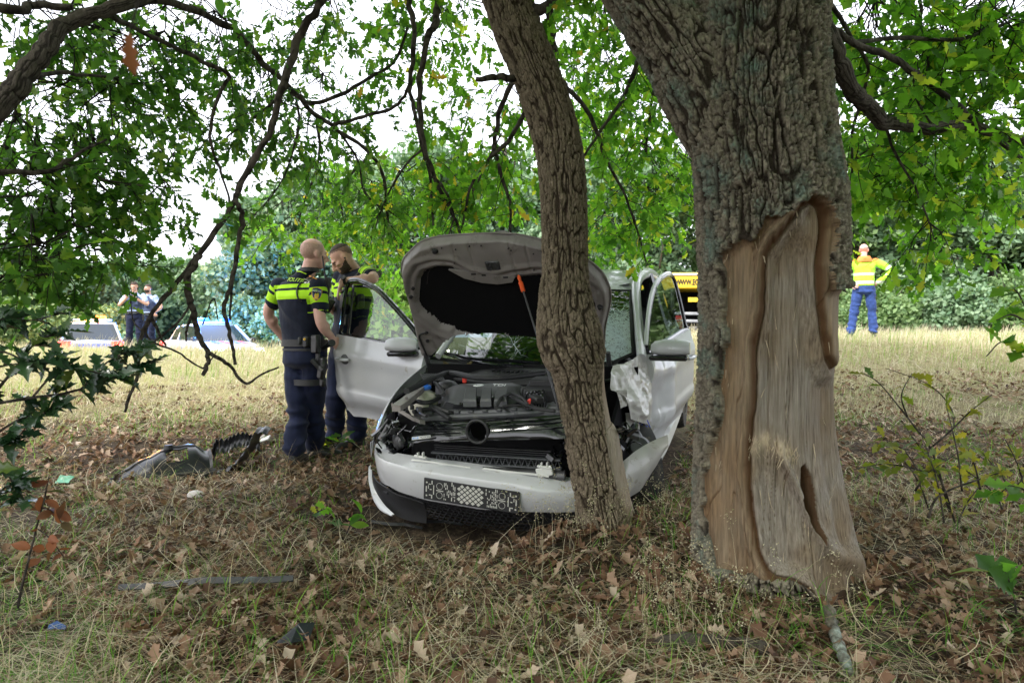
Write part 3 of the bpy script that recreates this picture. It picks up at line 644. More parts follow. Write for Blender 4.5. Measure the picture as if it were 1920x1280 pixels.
def wood_mat(name, stops, sc=(60, 60, 4), brown=None):
    m = bpy.data.materials.new(name); m.use_nodes = True; t = m.node_tree; b = t.nodes['Principled BSDF']; L = t.links.new
    b.inputs['Roughness'].default_value = .8; b.inputs['Specular IOR Level'].default_value = .25
    tc = t.nodes.new('ShaderNodeTexCoord'); 
    wn = t.nodes.new('ShaderNodeTexNoise'); wn.inputs['Scale'].default_value = 5; L(tc.outputs['Object'], wn.inputs[0])
    wm = t.nodes.new('ShaderNodeVectorMath'); wm.operation = 'MULTIPLY_ADD'; L(wn.outputs['Color'], wm.inputs[0]); wm.inputs[1].default_value = (.012, .012, .05); L(tc.outputs['Object'], wm.inputs[2])
    mp = t.nodes.new('ShaderNodeMapping'); mp.inputs['Scale'].default_value = sc; L(wm.outputs[0], mp.inputs[0])
    n = t.nodes.new('ShaderNodeTexNoise'); n.inputs['Scale'].default_value = 1; n.inputs['Detail'].default_value = 8; n.inputs['Roughness'].default_value = .65; L(mp.outputs[0], n.inputs[0])
    cr = t.nodes.new('ShaderNodeValToRGB'); e = cr.color_ramp.elements
    while len(e) < len(stops): e.new(.5)
    for q, (p, c) in zip(e, stops): q.position = p; q.color = (*c, 1)
    L(n.outputs[0], cr.inputs[0])
    at = t.nodes.new('ShaderNodeAttribute'); at.attribute_name = 'rel'
    n2 = t.nodes.new('ShaderNodeTexNoise'); n2.inputs['Scale'].default_value = 3.5; n2.inputs['Detail'].default_value = 5; L(tc.outputs['Object'], n2.inputs[0])
    mr = t.nodes.new('ShaderNodeMapRange'); mr.inputs['From Min'].default_value = .42; mr.inputs['From Max'].default_value = .62; L(n2.outputs[0], mr.inputs[0])
    mx = t.nodes.new('ShaderNodeMixRGB'); L(mr.outputs[0], mx.inputs['Fac']); L(cr.outputs[0], mx.inputs['Color1'])
    vm = t.nodes.new('ShaderNodeVectorMath'); vm.operation = 'MULTIPLY'; L(cr.outputs[0], vm.inputs[0]); vm.inputs[1].default_value = brown or (.80, .68, .53); L(vm.outputs[0], mx.inputs['Color2'])
    hv = t.nodes.new('ShaderNodeMixRGB'); L(at.outputs['Fac'], hv.inputs['Fac']); L(mx.outputs[0], hv.inputs['Color1']); hv.inputs['Color2'].default_value = (.46, .37, .26, 1)
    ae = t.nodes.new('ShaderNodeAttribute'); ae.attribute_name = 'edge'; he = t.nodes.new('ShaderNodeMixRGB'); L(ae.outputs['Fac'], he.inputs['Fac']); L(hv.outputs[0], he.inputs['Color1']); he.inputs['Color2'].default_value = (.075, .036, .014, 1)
    L(he.outputs[0], b.inputs['Base Color'])
    bp = t.nodes.new('ShaderNodeBump'); bp.inputs['Strength'].default_value = .7; bp.inputs['Distance'].default_value = .004; L(n.outputs[0], bp.inputs['Height']); L(bp.outputs[0], b.inputs['Normal'])
    return m
m_wood = wood_mat('weathered_wood', [(.27, (.060, .046, .035)), (.42, (.155, .128, .102)), (.58, (.235, .202, .168)), (.78, (.36, .32, .275))], (140, 140, 5))
m_inner = wood_mat('inner_bark', [(.28, (.030, .020, .012)), (.45, (.105, .074, .046)), (.60, (.185, .135, .088)), (.8, (.28, .215, .15))], (95, 95, 6), (.98, .80, .60))
bv_ = BVHTree.FromPolygons([V(p) for p in v[::1]], [tuple(int(i) for i in q) for q in f[(fz > 0)]])
mbs = MB(); rs = random.Random(8)
for k in range(150):      # torn fibres standing off the scar: along the scrape and at its edges
    if k < 80: px, py = rs.uniform(1402, 1495), 0; py = 834 + (px - 1402) * .24 + rs.uniform(-14, 14)
    elif k < 115: q = rs.choice([(1346, 476), (1415, 446), (1476, 396), (1347, 537), (1353, 623), (1347, 703), (1333, 835)]); px, py = q[0] + rs.uniform(-4, 22), q[1] + rs.uniform(-20, 40)
    else: px, py = rs.uniform(1420, 1590), rs.uniform(600, 1120)
    d = V(((px - CX0) / F_PX, 1, -(py - CY0) / F_PX)).normalized(); h = bv_.ray_cast(V((-1.06, -2.78, CAMZ - .05)), d)
    if h[0] is None: continue
    n_ = h[1] if h[1].dot(d) < 0 else -h[1]; L_ = rs.uniform(.012, .045) if k < 115 else rs.uniform(.03, .09); a_ = rs.uniform(-.5, .5) if k < 80 else rs.uniform(-.12, .12); t_ = V((math.sin(a_), 0, rs.choice((-1, 1)) * math.cos(a_))); w_ = rs.uniform(.0010, .0026); s_ = t_.cross(n_).normalized() * w_; p0 = h[0] - n_ * .001; p1 = p0 + t_ * L_ * .6 + n_ * L_ * rs.uniform(.04, .25); p2 = p0 + t_ * L_ + n_ * L_ * rs.uniform(.1, .5)
    mbs.loft([[p0 - s_, p0 + s_, p0 + n_ * w_], [p1 - s_ * .7, p1 + s_ * .7, p1 + n_ * w_ * .7], [p2 - s_ * .1, p2 + s_ * .1, p2 + n_ * w_ * .1]])
o = mbs.build('splinters', mat('torn_fibre', (.40, .32, .22), .8, var=.3, vscale=60), big_oak, False); tag(o, kind='stuff')
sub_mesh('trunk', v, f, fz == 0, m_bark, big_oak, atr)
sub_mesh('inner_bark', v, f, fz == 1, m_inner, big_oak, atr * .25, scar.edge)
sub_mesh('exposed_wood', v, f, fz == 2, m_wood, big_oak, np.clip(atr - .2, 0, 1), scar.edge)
# the left fork
lp = []
for (x_, y_, w_) in [(1400, 330, 120), (1362, 250, 150), (1318, 165, 160), (1268, 90, 140), (1212, 10, 128), (1150, -90, 118), (1090, -220, 100), (1040, -380, 84)]:
    p = P(x_, y_, 2.80); lp.append((p.x, p.y, p.z, w_ / 2 / F_PX * 2.8))
v, f, fz, atr = trunk('limb', lp, 300, 520, None, None, .020, .027, .085, 9)
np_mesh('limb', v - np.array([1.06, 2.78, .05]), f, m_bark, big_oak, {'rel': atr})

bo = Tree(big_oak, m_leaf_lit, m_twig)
_b3 = bo.branch3
def _loc(p, *a, **k):
    p = np.array(p, float); o = _b3(p, *a, **k); o.location = big_oak_inv; return o
bo.branch3 = _loc
bo.branch([(1520, 20, 2.7), (1555, 70, 2.66), (1572, 115, 2.68), (1594, 165, 2.75), (1612, 186, 2.8), (1640, 212, 2.85), (1655, 231, 2.9), (1690, 232, 2.95), (1740, 242, 3.0), (1810, 235, 3.1), (1850, 245, 3.1), (1925, 267, 3.2), (2000, 300, 3.3), (2100, 330, 3.4)], 36, 12, 'bough')
bo.branch([(1530, 0, 2.8), (1560, 50, 2.8), (1595, 78, 2.8), (1670, 107, 2.9), (1725, 145, 3.0), (1775, 180, 3.0), (1820, 220, 3.1), (1860, 250, 3.1), (1912, 297, 3.2), (1980, 360, 3.3)], 15, 8)
bo.branch([(1600, 80, 2.85), (1690, 72, 3.1), (1790, 75, 3.2), (1840, 60, 3.3), (1920, 30, 3.5)], 9, 6)
bo.branch([(1545, -10, 2.8), (1580, 45, 3.0), (1625, 115, 3.2), (1620, 175, 3.3), (1600, 240, 3.3), (1598, 325, 3.3)], 9, 4)
bo.branch([(1660, 235, 2.95), (1675, 280, 3.1), (1715, 350, 3.2), (1740, 410, 3.2), (1752, 450, 3.2)], 6, 2)
bo.branch([(1700, 120, 3.0), (1715, 160, 3.1), (1725, 200, 3.2), (1760, 250, 3.4)], 6, 3)
bo.branch([(1725, 0, 3.3), (1728, 60, 3.3), (1740, 130, 3.4), (1700, 200, 3.5)], 7, 3)
bo.branch([(1560, 330, 3.0), (1590, 310, 3.3), (1640, 275, 3.5), (1690, 285, 3.6), (1760, 330, 3.7)], 5, 2)
bo.branch([(1250, 60, 2.9), (1200, 110, 3.6), (1170, 180, 4.2), (1130, 240, 4.6), (1090, 300, 4.9)], 12, 4)
bo.branch([(1300, -60, 3.0), (1250, 20, 3.8), (1240, 120, 4.4), (1220, 200, 4.8), (1210, 300, 5.0)], 10, 4)
for pth in bo.paths: bo.sprays_on(pth, 10, .3, 10, .070, .3)
for a in [(1640, 60, 3.6, 100, 80, .5, 26), (1780, 70, 3.8, 110, 80, .5, 30), (1890, 110, 3.4, 70, 120, .5, 26), (1700, 160, 4.0, 120, 70, .5, 26), (1850, 30, 3.2, 80, 50, .4, 16), (1860, 200, 3.6, 70, 50, .4, 15),
          (1640, 290, 4.4, 70, 60, .5, 18), (1740, 300, 4.2, 90, 55, .5, 24), (1840, 345, 4.0, 60, 35, .4, 12), (1700, 350, 4.2, 90, 30, .4, 16), (1620, 330, 4.8, 40, 50, .4, 12), (1760, 385, 4.3, 70, 30, .3, 10),
          (1745, 470, 4.0, 36, 26, .3, 6), (1590, 385, 5, 20, 30, .3, 4),
          (1220, 80, 5.0, 90, 80, .8, 30), (1130, 60, 4.6, 70, 70, .7, 16), (1240, 210, 5.2, 70, 90, .8, 32), (1150, 190, 5.2, 70, 80, .7, 26), (1270, 340, 5.4, 45, 60, .6, 15), (1190, 330, 5.6, 90, 50, .6, 26), (1060, 200, 6, 40, 120, .6, 16), (1110, 300, 5.6, 40, 70, .6, 14), (1215, 405, 5.8, 80, 40, .6, 22), (1140, 440, 6.2, 60, 45, .6, 18)]:
    bo.blob(*a, nl=12, ls=.072)

# ---- the smaller oak that stands against the wreck
small_oak = thing('oak_tree', 'slender leaning oak with a kinked trunk standing against the wrecked car', 'tree', (.45, 3.4, .15))
so_inv = np.array([.45, 3.4, .15])
se = [(1060, 1080, 1215), (1000, 1083, 1203), (977, 1080, 1197), (921, 1073, 1184), (827, 1057, 1166), (800, 1054, 1152), (732, 1043, 1139), (685, 1030, 1138), (655, 1012, 1135), (618, 1003, 1128), (575, 1006, 1115), (531, 1011, 1108), (500, 1015, 1104), (351, 1011, 1100), (250, 997, 1087), (148, 964, 1053), (60, 925, 1018), (0, 905, 998), (-120, 860, 960), (-300, 820, 905)]
path = []
for y_, a, b in se:
    Yc = 3.4 - .12 * smooth(900, 300, y_); p = P((a + b) / 2, y_, float(Yc)); path.append((p.x, p.y, p.z, (b - a) / 2 / F_PX * float(Yc) * .985))
def strip_wound(base, nrm, d, rel, TH, S):
    qx = base[..., 0] / base[..., 1] * F_PX + 960; qy = (CAMZ - base[..., 2]) / base[..., 1] * F_PX + 640
    lx = np.interp(qy, [640, 700, 760, 820, 900, 960, 990], [1140, 1128, 1130, 1137, 1152, 1172, 1190])
    dd = (lx - qx) / F_PX * 3.4 + .004 * vnoise(qx * .1, qy * .06, 0, 5)
    z = np.where((nrm[..., 1] < .55) & (nrm[..., 0] > 0) & (dd < 0) & (qy > 650) & (qy < 985), 2, 0)
    bare = -.016 + .0025 * vnoise(qx * .35, qy * .02, 0, 4)
    return np.where(z == 2, bare, d + .004 * np.exp(-(dd / .012) ** 2)), z, np.where(z == 2, .1, rel)
v, f, fz, atr = trunk('trunk', path, 330, 800, None, None, .016, .021, .072, 14, strip_wound, lambda TH, S: 1 + .12 * np.exp(-S / .12) * np.cos(TH * 3) ** 2)
v = v - so_inv
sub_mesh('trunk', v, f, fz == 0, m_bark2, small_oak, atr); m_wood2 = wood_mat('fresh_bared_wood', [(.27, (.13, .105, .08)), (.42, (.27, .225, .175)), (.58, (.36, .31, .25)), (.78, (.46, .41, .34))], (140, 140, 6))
sub_mesh('exposed_wood', v, f, fz == 2, m_wood2, small_oak, atr * 0 + .15)
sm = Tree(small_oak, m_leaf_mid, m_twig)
_b4 = sm.branch3
def _loc2(p, *a, **k):
    o = _b4(np.array(p, float), *a, **k); o.location = -V(so_inv); return o
sm.branch3 = _loc2
for pts, w0, w1 in [
    ([(985, 150, 3.3), (962, 146, 3.25), (930, 143, 3.2), (892, 149, 3.15)], 15, 10),
    ([(975, 150, 3.35), (958, 158, 3.6), (939, 203, 3.8), (927, 266, 3.9), (931, 297, 3.9), (950, 359, 3.9), (958, 391, 4.0), (955, 440, 4.1)], 12, 4),
    ([(1000, 200, 3.4), (980, 219, 3.6), (958, 258, 3.8), (923, 293, 3.9), (896, 324, 4.0), (880, 359, 4.0), (868, 420, 4.1)], 10, 4),
    ([(1040, 150, 3.35), (1056, 158, 3.5), (1083, 184, 3.7), (1114, 230, 3.9), (1130, 281, 4.0), (1150, 324, 4.1), (1177, 379, 4.2), (1200, 449, 4.2), (1212, 492, 4.2)], 11, 3),
    ([(970, 40, 3.3), (1000, 22, 3.25), (1044, 0, 3.2), (1110, -50, 3.1)], 24, 14),
    ([(1028, -20, 3.6), (1032, 40, 3.6), (1038, 90, 3.55), (1042, 130, 3.45), (1030, 180, 3.4)], 15, 12),
    ([(766, -30, 3.9), (768, 10, 3.9), (776, 56, 3.9), (773, 117, 3.95), (769, 164, 4.0), (780, 220, 4.0), (792, 281, 4.0), (806, 328, 4.1), (813, 422, 4.2)], 12, 4),
    ([(830, -30, 3.8), (825, 5, 3.8), (816, 42, 3.8), (797, 84, 3.8), (788, 155, 3.85), (792, 244, 3.9), (811, 323, 4.0), (844, 389, 4.1), (867, 445, 4.2)], 17, 5),
    ([(810, 330, 4.0), (830, 350, 4.0), (850, 400, 4.1), (842, 440, 4.1)], 6, 3),
    ([(792, 280, 4.0), (760, 310, 4.2), (720, 380, 4.4), (700, 440, 4.5)], 5, 2),
    ([(844, 389, 4.1), (880, 370, 4.3), (900, 330, 4.4), (940, 250, 4.5)], 5, 3)]:
    sm.branch(pts, w0, w1)
# the top of the tree where these boughs start (above the picture)
for tgt in [(766, -30, 3.9), (830, -30, 3.8), (1110, -50, 3.1), (1028, -20, 3.6)]:
    a = P(880, -160, 3.28); b = P(*tgt); m1 = (a + b) / 2 + V((0, .1, .15)); sm.branch3([(*a, .035), (*m1, .022), (*b, .018)])
for pth in sm.paths[1:]: sm.sprays_on(pth, 9, .28, 10, .068, .35)
for a in [(790, 60, 4.6, 60, 70, .5, 10), (870, 40, 4.6, 60, 70, .5, 12), (930, 200, 5.0, 60, 60, .5, 10), (860, 220, 5.0, 40, 60, .5, 8), (940, 330, 5.4, 60, 60, .6, 20), (860, 320, 5.6, 60, 50, .6, 16), (760, 370, 5.6, 60, 60, .6, 18),
          (700, 400, 6.0, 60, 60, .6, 20), (640, 420, 6.6, 60, 45, .6, 16), (560, 430, 6.4, 60, 40, .5, 12), (500, 450, 6.2, 30, 30, .5, 4), (820, 400, 6.4, 80, 35, .6, 18), (930, 420, 6.6, 50, 40, .6, 14), (740, 480, 6.8, 60, 50, .5, 16), (680, 340, 6.4, 60, 40, .6, 12),
          (1060, 60, 4.6, 40, 60, .4, 8), (1150, 400, 6, 60, 50, .6, 14), (1090, 470, 6.6, 50, 40, .5, 10), (540, 400, 6.6, 50, 30, .5, 8), (720, 560, 8.2, 40, 50, .5, 12)]:
    sm.blob(*a, nl=12, ls=.072)

# ---- the oak whose trunk stands outside the picture at the left
left_oak = thing('oak_tree', 'oak reaching in from the left with a thick limb and long drooping bare branches', 'tree', (-3.4, 2.3, .0))
lo_inv = -V((-3.4, 2.3, 0))
tp = [(-3.4, 2.3, -.2, .26), (-3.4, 2.3, .4, .22), (-3.42, 2.34, 1.4, .2), (-3.36, 2.4, 2.4, .19), (-3.3, 2.5, 3.4, .17), (-3.2, 2.7, 4.6, .13), (-3.1, 2.9, 6, .08)]
v, f, fz, atr = trunk('trunk', tp, 120, 220, None, None, .02, .05, .14, 24)
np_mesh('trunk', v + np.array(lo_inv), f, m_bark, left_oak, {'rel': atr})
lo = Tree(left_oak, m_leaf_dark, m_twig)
_b5 = lo.branch3
def _loc3(p, *a, **k):
    o = _b5(np.array(p, float), *a, **k); o.location = lo_inv; return o
lo.branch3 = _loc3
lo.branch([(-520, 330, 2.55), (-240, 330, 2.6), (-60, 245, 2.7), (5, 188, 2.75), (45, 146, 2.8), (82, 98, 2.85), (104, 62, 2.9), (130, 42, 2.95), (190, 22, 3.0), (262, 0, 3.1), (330, -40, 3.2)], 50, 16, 'limb', 14)
lo.branch([(-700, -60, 2.5), (-300, -40, 2.7), (0, 16, 2.8), (60, 10, 2.9), (135, 14, 2.95)], 24, 12)
lo.branch([(250, 8, 3.1), (300, 2, 3.2), (347, 14, 3.3), (398, 35, 3.4), (441, 56, 3.5), (469, 89, 3.6), (497, 122, 3.7), (525, 145, 3.8), (553, 174, 3.9), (581, 206, 4.0), (633, 244, 4.1), (675, 272, 4.2), (708, 305, 4.3), (722, 345, 4.4), (728, 420, 4.5)], 15, 5)
lo.branch([(660, -120, 3.3), (630, -50, 3.35), (605, 2, 3.4), (570, 52, 3.4), (539, 141, 3.4), (520, 202, 3.4), (497, 263, 3.4), (450, 347, 3.4), (441, 375, 3.4), (413, 424, 3.4), (361, 492, 3.4), (310, 555, 3.4), (278, 600, 3.4), (262, 640, 3.4), (257, 700, 3.4), (245, 740, 3.4), (233, 772, 3.4)], 17, 5)
lo.branch([(375, 478, 3.4), (355, 515, 3.4), (352, 540, 3.42), (361, 575, 3.45), (367, 612, 3.5), (378, 640, 3.5), (388, 660, 3.5), (390, 680, 3.5), (379, 705, 3.5)], 13, 7)
lo.branch([(388, 660, 3.5), (410, 672, 3.5), (431, 686, 3.55), (461, 718, 3.6), (490, 702, 3.6), (523, 688, 3.65)], 8, 3)
lo.branch([(441, 375, 3.4), (455, 405, 3.45), (447, 450, 3.5), (440, 500, 3.5), (430, 545, 3.5), (420, 578, 3.5), (428, 615, 3.5), (436, 650, 3.5), (442, 683, 3.5)], 10, 6)
lo.branch([(435, 520, 3.5), (434, 560, 3.52), (431, 600, 3.55)], 5, 4)
lo.branch([(262, 658, 3.4), (290, 640, 3.42), (326, 611, 3.45), (345, 590, 3.45), (362, 560, 3.45)], 5, 4)
lo.branch([(366, 575, 3.45), (352, 610, 3.5), (349, 640, 3.5)], 6, 4)
lo.branch([(284, 595, 3.4), (300, 630, 3.42), (311, 648, 3.45)], 7, 3)
lo.branch([(270, 612, 3.4), (285, 640, 3.45), (334, 660, 3.5), (360, 680, 3.5), (388, 694, 3.5)], 4, 3)
lo.branch([(265, 620, 3.4), (250, 600, 3.5), (244, 560, 3.55), (240, 538, 3.6)], 3, 2)
lo.branch([(380, 690, 3.5), (395, 676, 3.55), (405, 660, 3.6)], 3, 2)
lo.branch([(380, 608, 3.5), (400, 560, 3.6), (408, 600, 3.6)], 2.5, 2)
lo.branch([(545, 172, 3.9), (566, 185, 4.0), (590, 194, 4.1), (647, 173, 4.2), (694, 145, 4.2), (741, 113, 4.2), (764, 52, 4.1)], 9, 5)
lo.branch([(620, 234, 4.1), (640, 230, 4.15), (684, 218, 4.2), (731, 206, 4.2), (755, 186, 4.1), (772, 148, 4.0)], 7, 6)
lo.branch([(190, 22, 3.05), (253, 52, 3.3), (328, 89, 3.5), (375, 113, 3.6), (427, 138, 3.7), (422, 159, 3.7), (403, 197, 3.7), (394, 244, 3.7), (398, 281, 3.7), (420, 340, 3.7), (436, 400, 3.7)], 10, 4)
lo.branch([(540, 160, 3.85), (510, 195, 3.9), (470, 225, 4.0), (440, 245, 4.05), (425, 258, 4.1)], 6, 3)
lo.branch([(68, 145, 2.85), (112, 136, 3.1), (155, 141, 3.3), (202, 145, 3.4), (248, 159, 3.5)], 9, 4)
lo.branch([(-150, 330, 2.7), (0, 323, 2.9), (80, 325, 3.0), (122, 305, 3.1), (159, 281, 3.2), (200, 262, 3.3)], 13, 4)
lo.branch([(122, 305, 3.1), (170, 330, 3.2), (240, 345, 3.3), (330, 352, 3.4)], 6, 2)
lo.branch([(594, 225, 4.2), (600, 280, 4.9), (590, 330, 5.5), (570, 380, 5.9), (560, 415, 6.0)], 6, 3)
lo.branch([(660, 262, 4.2), (690, 290, 4.4), (650, 340, 5.2), (640, 390, 5.9), (650, 430, 6.2)], 5, 2)
lo.branch([(555, 178, 3.9), (560, 230, 4.0), (545, 300, 4.1), (515, 360, 4.2), (470, 410, 4.3)], 5, 2)
lo.branch([(633, 244, 4.1), (670, 300, 4.3), (690, 370, 4.4), (760, 410, 4.5)], 5, 2)
lo.branch([(-40, 560, 3.0), (30, 500, 3.1), (110, 470, 3.2), (190, 455, 3.3)], 5, 2)
lo.branch([(-60, 376, 2.9), (30, 368, 3.0), (100, 372, 3.1), (160, 380, 3.2)], 4, 2)
for k_, pth in enumerate(lo.paths):
    if k_ in (0, 1, 4, 5, 6, 7, 8, 9, 10, 11, 12, 13, 14): continue
    if k_ == 3: pth = pth[:70]
    lo.sprays_on(pth, 8, .26, 9, .062, .2)
for a in [(60, 40, 3.4, 90, 50, .4, 12), (180, 90, 3.6, 110, 60, .5, 20), (310, 40, 4.0, 110, 50, .5, 20), (300, 130, 4.2, 100, 55, .5, 20), (420, 90, 4.4, 80, 70, .5, 18), (520, 40, 4.6, 70, 60, .5, 15), (640, 60, 4.8, 70, 60, .5, 14), (690, 20, 4.8, 60, 40, .5, 8),
          (90, 190, 3.5, 110, 50, .4, 16), (210, 220, 3.7, 100, 60, .5, 22), (330, 230, 4.2, 80, 50, .5, 14), (480, 190, 4.5, 60, 80, .5, 16), (560, 260, 4.6, 60, 60, .5, 13), (60, 270, 3.3, 80, 40, .4, 14), (210, 300, 3.7, 100, 40, .5, 18),
          (60, 350, 3.2, 90, 35, .4, 14), (180, 370, 3.5, 100, 40, .4, 18), (270, 395, 3.8, 55, 30, .4, 7), (60, 430, 3.1, 80, 35, .4, 11), (320, 340, 4.0, 50, 35, .4, 6), (140, 425, 3.3, 80, 22, .3, 8),
          (60, 490, 3.0, 100, 30, .4, 18), (170, 478, 3.2, 80, 16, .3, 10), (0, 545, 2.9, 40, 30, .3, 6), (480, 270, 4.5, 40, 30, .4, 4), (610, 180, 4.8, 50, 50, .4, 8), (620, 300, 4.8, 60, 40, .4, 8)]:
    lo.blob(*a, nl=11, ls=.064)

# crowns above the picture shade the ground; the last, low one is added
def canopy(tr, cx, cy, cz, rx, ry, rz, n, seed):
    p = RNG.normal(0, 1, (n, 3)); p /= np.linalg.norm(p, axis=1, keepdims=True); p *= RNG.random((n, 1)) ** .4
    p = p * (rx, ry, rz) + (cx, cy, cz); p = p[p[:, 2] > np.where(p[:, 1] < -1.2, 1.5, np.maximum(3.0, 1.5 + .60 * p[:, 1]))]
    cl = fbm(p[:, 0] * .7, p[:, 1] * .7, p[:, 2] * .7, 2, seed); p = p[cl > -.28]; N = len(p)
    v, f = scatter(leaf_proto(OAKH[::2] + [OAKH[-1]], .3, .2), p, rot_from(RNG.normal(0, 1, (N, 3)), RNG.normal(0, .6, (N, 3)) + (0, 0, 1)), RNG.uniform(.16, .30, N))
    o = np_mesh('crown', v, f, tr.lm, tr.root); o.location = -V(tr.root.location); tag(o, kind='stuff')
canopy(bo, 1.6, .6, 6.2, 5.0, 5.6, 3.2, 16000, 61)
canopy(sm, -.2, 3.2, 6.8, 4.0, 4.8, 2.8, 14000, 62)
canopy(lo, -3.4, .8, 5.8, 4.4, 5.4, 3.0, 11500, 63)
canopy(bo, 2.6, -4.2, 4.0, 5.0, 2.6, 3.4, 12000, 64); pass  # unseen low crown added behind the camera to darken the car's front
for t_ in (bo, sm, lo): t_.finish()
# ------------------------------------------------------------------ the wood beyond the road: every tree its own thing
m_far = [ramp_mat('far_leaf', [(0, (.095, .17, .065)), (.5, (.155, .25, .10)), (1, (.25, .35, .16))], .6, .3, .3, 1.2),
         ramp_mat('far_leaf_blue', [(0, (.10, .185, .10)), (.5, (.165, .265, .145)), (1, (.27, .37, .23))], .55, .3, .4, 1.2),
         ramp_mat('far_leaf_bright', [(0, (.08, .16, .03)), (.5, (.14, .25, .05)), (1, (.23, .34, .09))], .6, .4, .3, 1.3)]
m_ftrunk = mat('far_trunk', (.09, .075, .06), .9, var=.3, vscale=6)
def far_tree(name, label, px, ytop, Y, r, mi, n=8200, base=.3, group='trees of the wood beyond the road', seed=0, ls=(.16, .36)):
    rg = np.random.default_rng(100 + seed); top = P(px, ytop - (60 if 480 < px and 'tree' in name else 8), Y); x = top.x; g = gzf(x, Y); H = top.z - g
    root = thing(name, label, 'tree' if 'tree' in name else 'bush', (x, Y, g), 0, group)
    mb = MB(); mb.tube([(0, 0, -.3), (.05, .0, H * .3), (.1, .05, H * .6), (.05, 0, H * .9)], [H * .03, H * .025, H * .015, H * .004], 8)
    for k in range(7):
        a = rg.random() * 6.28; z0 = H * rg.uniform(.2, .65); l = r * rg.uniform(.5, .9)
        mb.tube([(0, 0, z0), (math.cos(a) * l * .5, math.sin(a) * l * .5, z0 + l * .35), (math.cos(a) * l, math.sin(a) * l, z0 + l * .8)], [H * .01, H * .006, H * .002], 5)
    mb.build('trunk', m_ftrunk, root)
    hz_ = H * (1 - base) / 2; cz_ = H * base + hz_
    nl = 46; lob = rg.normal(0, 1, (nl, 3)); lob /= np.linalg.norm(lob, axis=1, keepdims=True); lob *= rg.random((nl, 1)) ** .3 * .82
    taper = 1 - .35 * np.maximum(lob[:, 2:3], 0)
    lob = lob * np.array([r, r, hz_]) * np.c_[taper, taper, np.ones((nl, 1))] + (0, 0, cz_); lr = r * rg.uniform(.24, .46, nl)
    li = rg.integers(0, nl, n); q = rg.normal(0, 1, (n, 3)); q[:, 2] = np.where(rg.random(n) < .7, np.abs(q[:, 2]), q[:, 2]); q /= np.linalg.norm(q, axis=1, keepdims=True)
    rad = lr[li][:, None] * (.72 + .34 * rg.random((n, 1))); p = lob[li] + q * rad * (1, 1, .85)
    p[:, 2] = np.clip(p[:, 2], .05, H * 1.02)
    up = q * .8 + rg.normal(0, .55, (n, 3)) + (0, 0, .25); d = rg.normal(0, 1, (n, 3))
    pr = (np.array([(0, 0, 0), (.5, -.33, .06), (1, 0, -.05), (.5, .33, .06)]), np.array([[0, 1, 2, 3]]))
    v, f = scatter(pr, p, rot_from(d, up), rg.uniform(*ls, n)); tag(np_mesh('crown', v, f, m_far[mi], root), kind='stuff')
    return root
for k, a in enumerate([
    ('tree', 'broad green tree at the far left edge of the wood', -20, 470, 30, 3.6, 0), ('tree', 'dark rounded tree behind the car with the orange light', 95, 498, 33, 3.0, 0),
    ('tree', 'grey green tree behind the two distant officers', 215, 500, 34, 2.8, 1), ('tree', 'tallest blue green tree behind the blue lit patrol car', 325, 484, 37, 2.6, 1),
    ('tree', 'low tree between the blue lit patrol car and the bald officer', 420, 510, 36, 2.6, 1), ('tree', 'pale rounded tree just left of the bald officer', 515, 405, 29, 2.7, 1),
    ('tree', 'light green tree behind the two officers at the wreck', 610, 365, 30, 3.0, 1), ('tree', 'tree behind the open passenger door', 705, 335, 33, 3.2, 0),
    ('tree', 'tall pale tree behind the raised bonnet', 815, 295, 32, 3.4, 1), ('tree', 'tall tree between the raised bonnet and the leaning oak', 945, 265, 34, 3.8, 1),
    ('tree', 'tall soft green tree right behind the leaning oak', 1085, 255, 33, 3.6, 1), ('tree', 'silvery green tree above the yellow truck', 1225, 285, 32, 3.4, 1),
    ('tree', 'tree hidden mostly behind the scarred trunk', 1400, 280, 33, 4.0, 0), ('tree', 'dark green tree behind the worker in the yellow jacket', 1600, 300, 30, 3.5, 0),
    ('tree', 'blue green tree right of the worker in the yellow jacket', 1735, 335, 29, 3.2, 1), ('tree', 'high grey green tree near the right edge', 1860, 300, 30, 3.2, 1), ('tree', 'tree at the far right edge of the wood', 1990, 270, 29, 3.5, 0)]):
    far_tree(*a, seed=k, base=.0, n=17000)
for k, a in enumerate([
    ('bush', 'bright leafy bush right of the worker in the yellow jacket', 1795, 520, 24.5, 1.4, 1), ('bush', 'low bush behind the worker in the yellow jacket', 1640, 540, 25, 1.8, 0), ('bush', 'dark bush at the right end of the bank', 1900, 520, 25, 1.8, 0),
    ('bush', 'bright green bush seen through the open passenger door', 745, 545, 13.5, .9, 2), ('bush', 'green bush left of the car with the orange light', 55, 560, 27, 2.2, 0), ('bush', 'bush between the car with the orange light and the officers', 215, 580, 27, 1.3, 0),
    ('bush', 'bush behind the bonnet of the blue lit patrol car', 470, 570, 27, 2.2, 1), ('bush', 'bush behind the bald officer', 560, 560, 26, 1.8, 1), ('bush', 'round bush left of the yellow truck', 1160, 540, 25, 2.2, 2)]):
    far_tree(*a, seed=50 + k, base=.0, n=7000, group='bushes along the road', ls=(.10, .24))
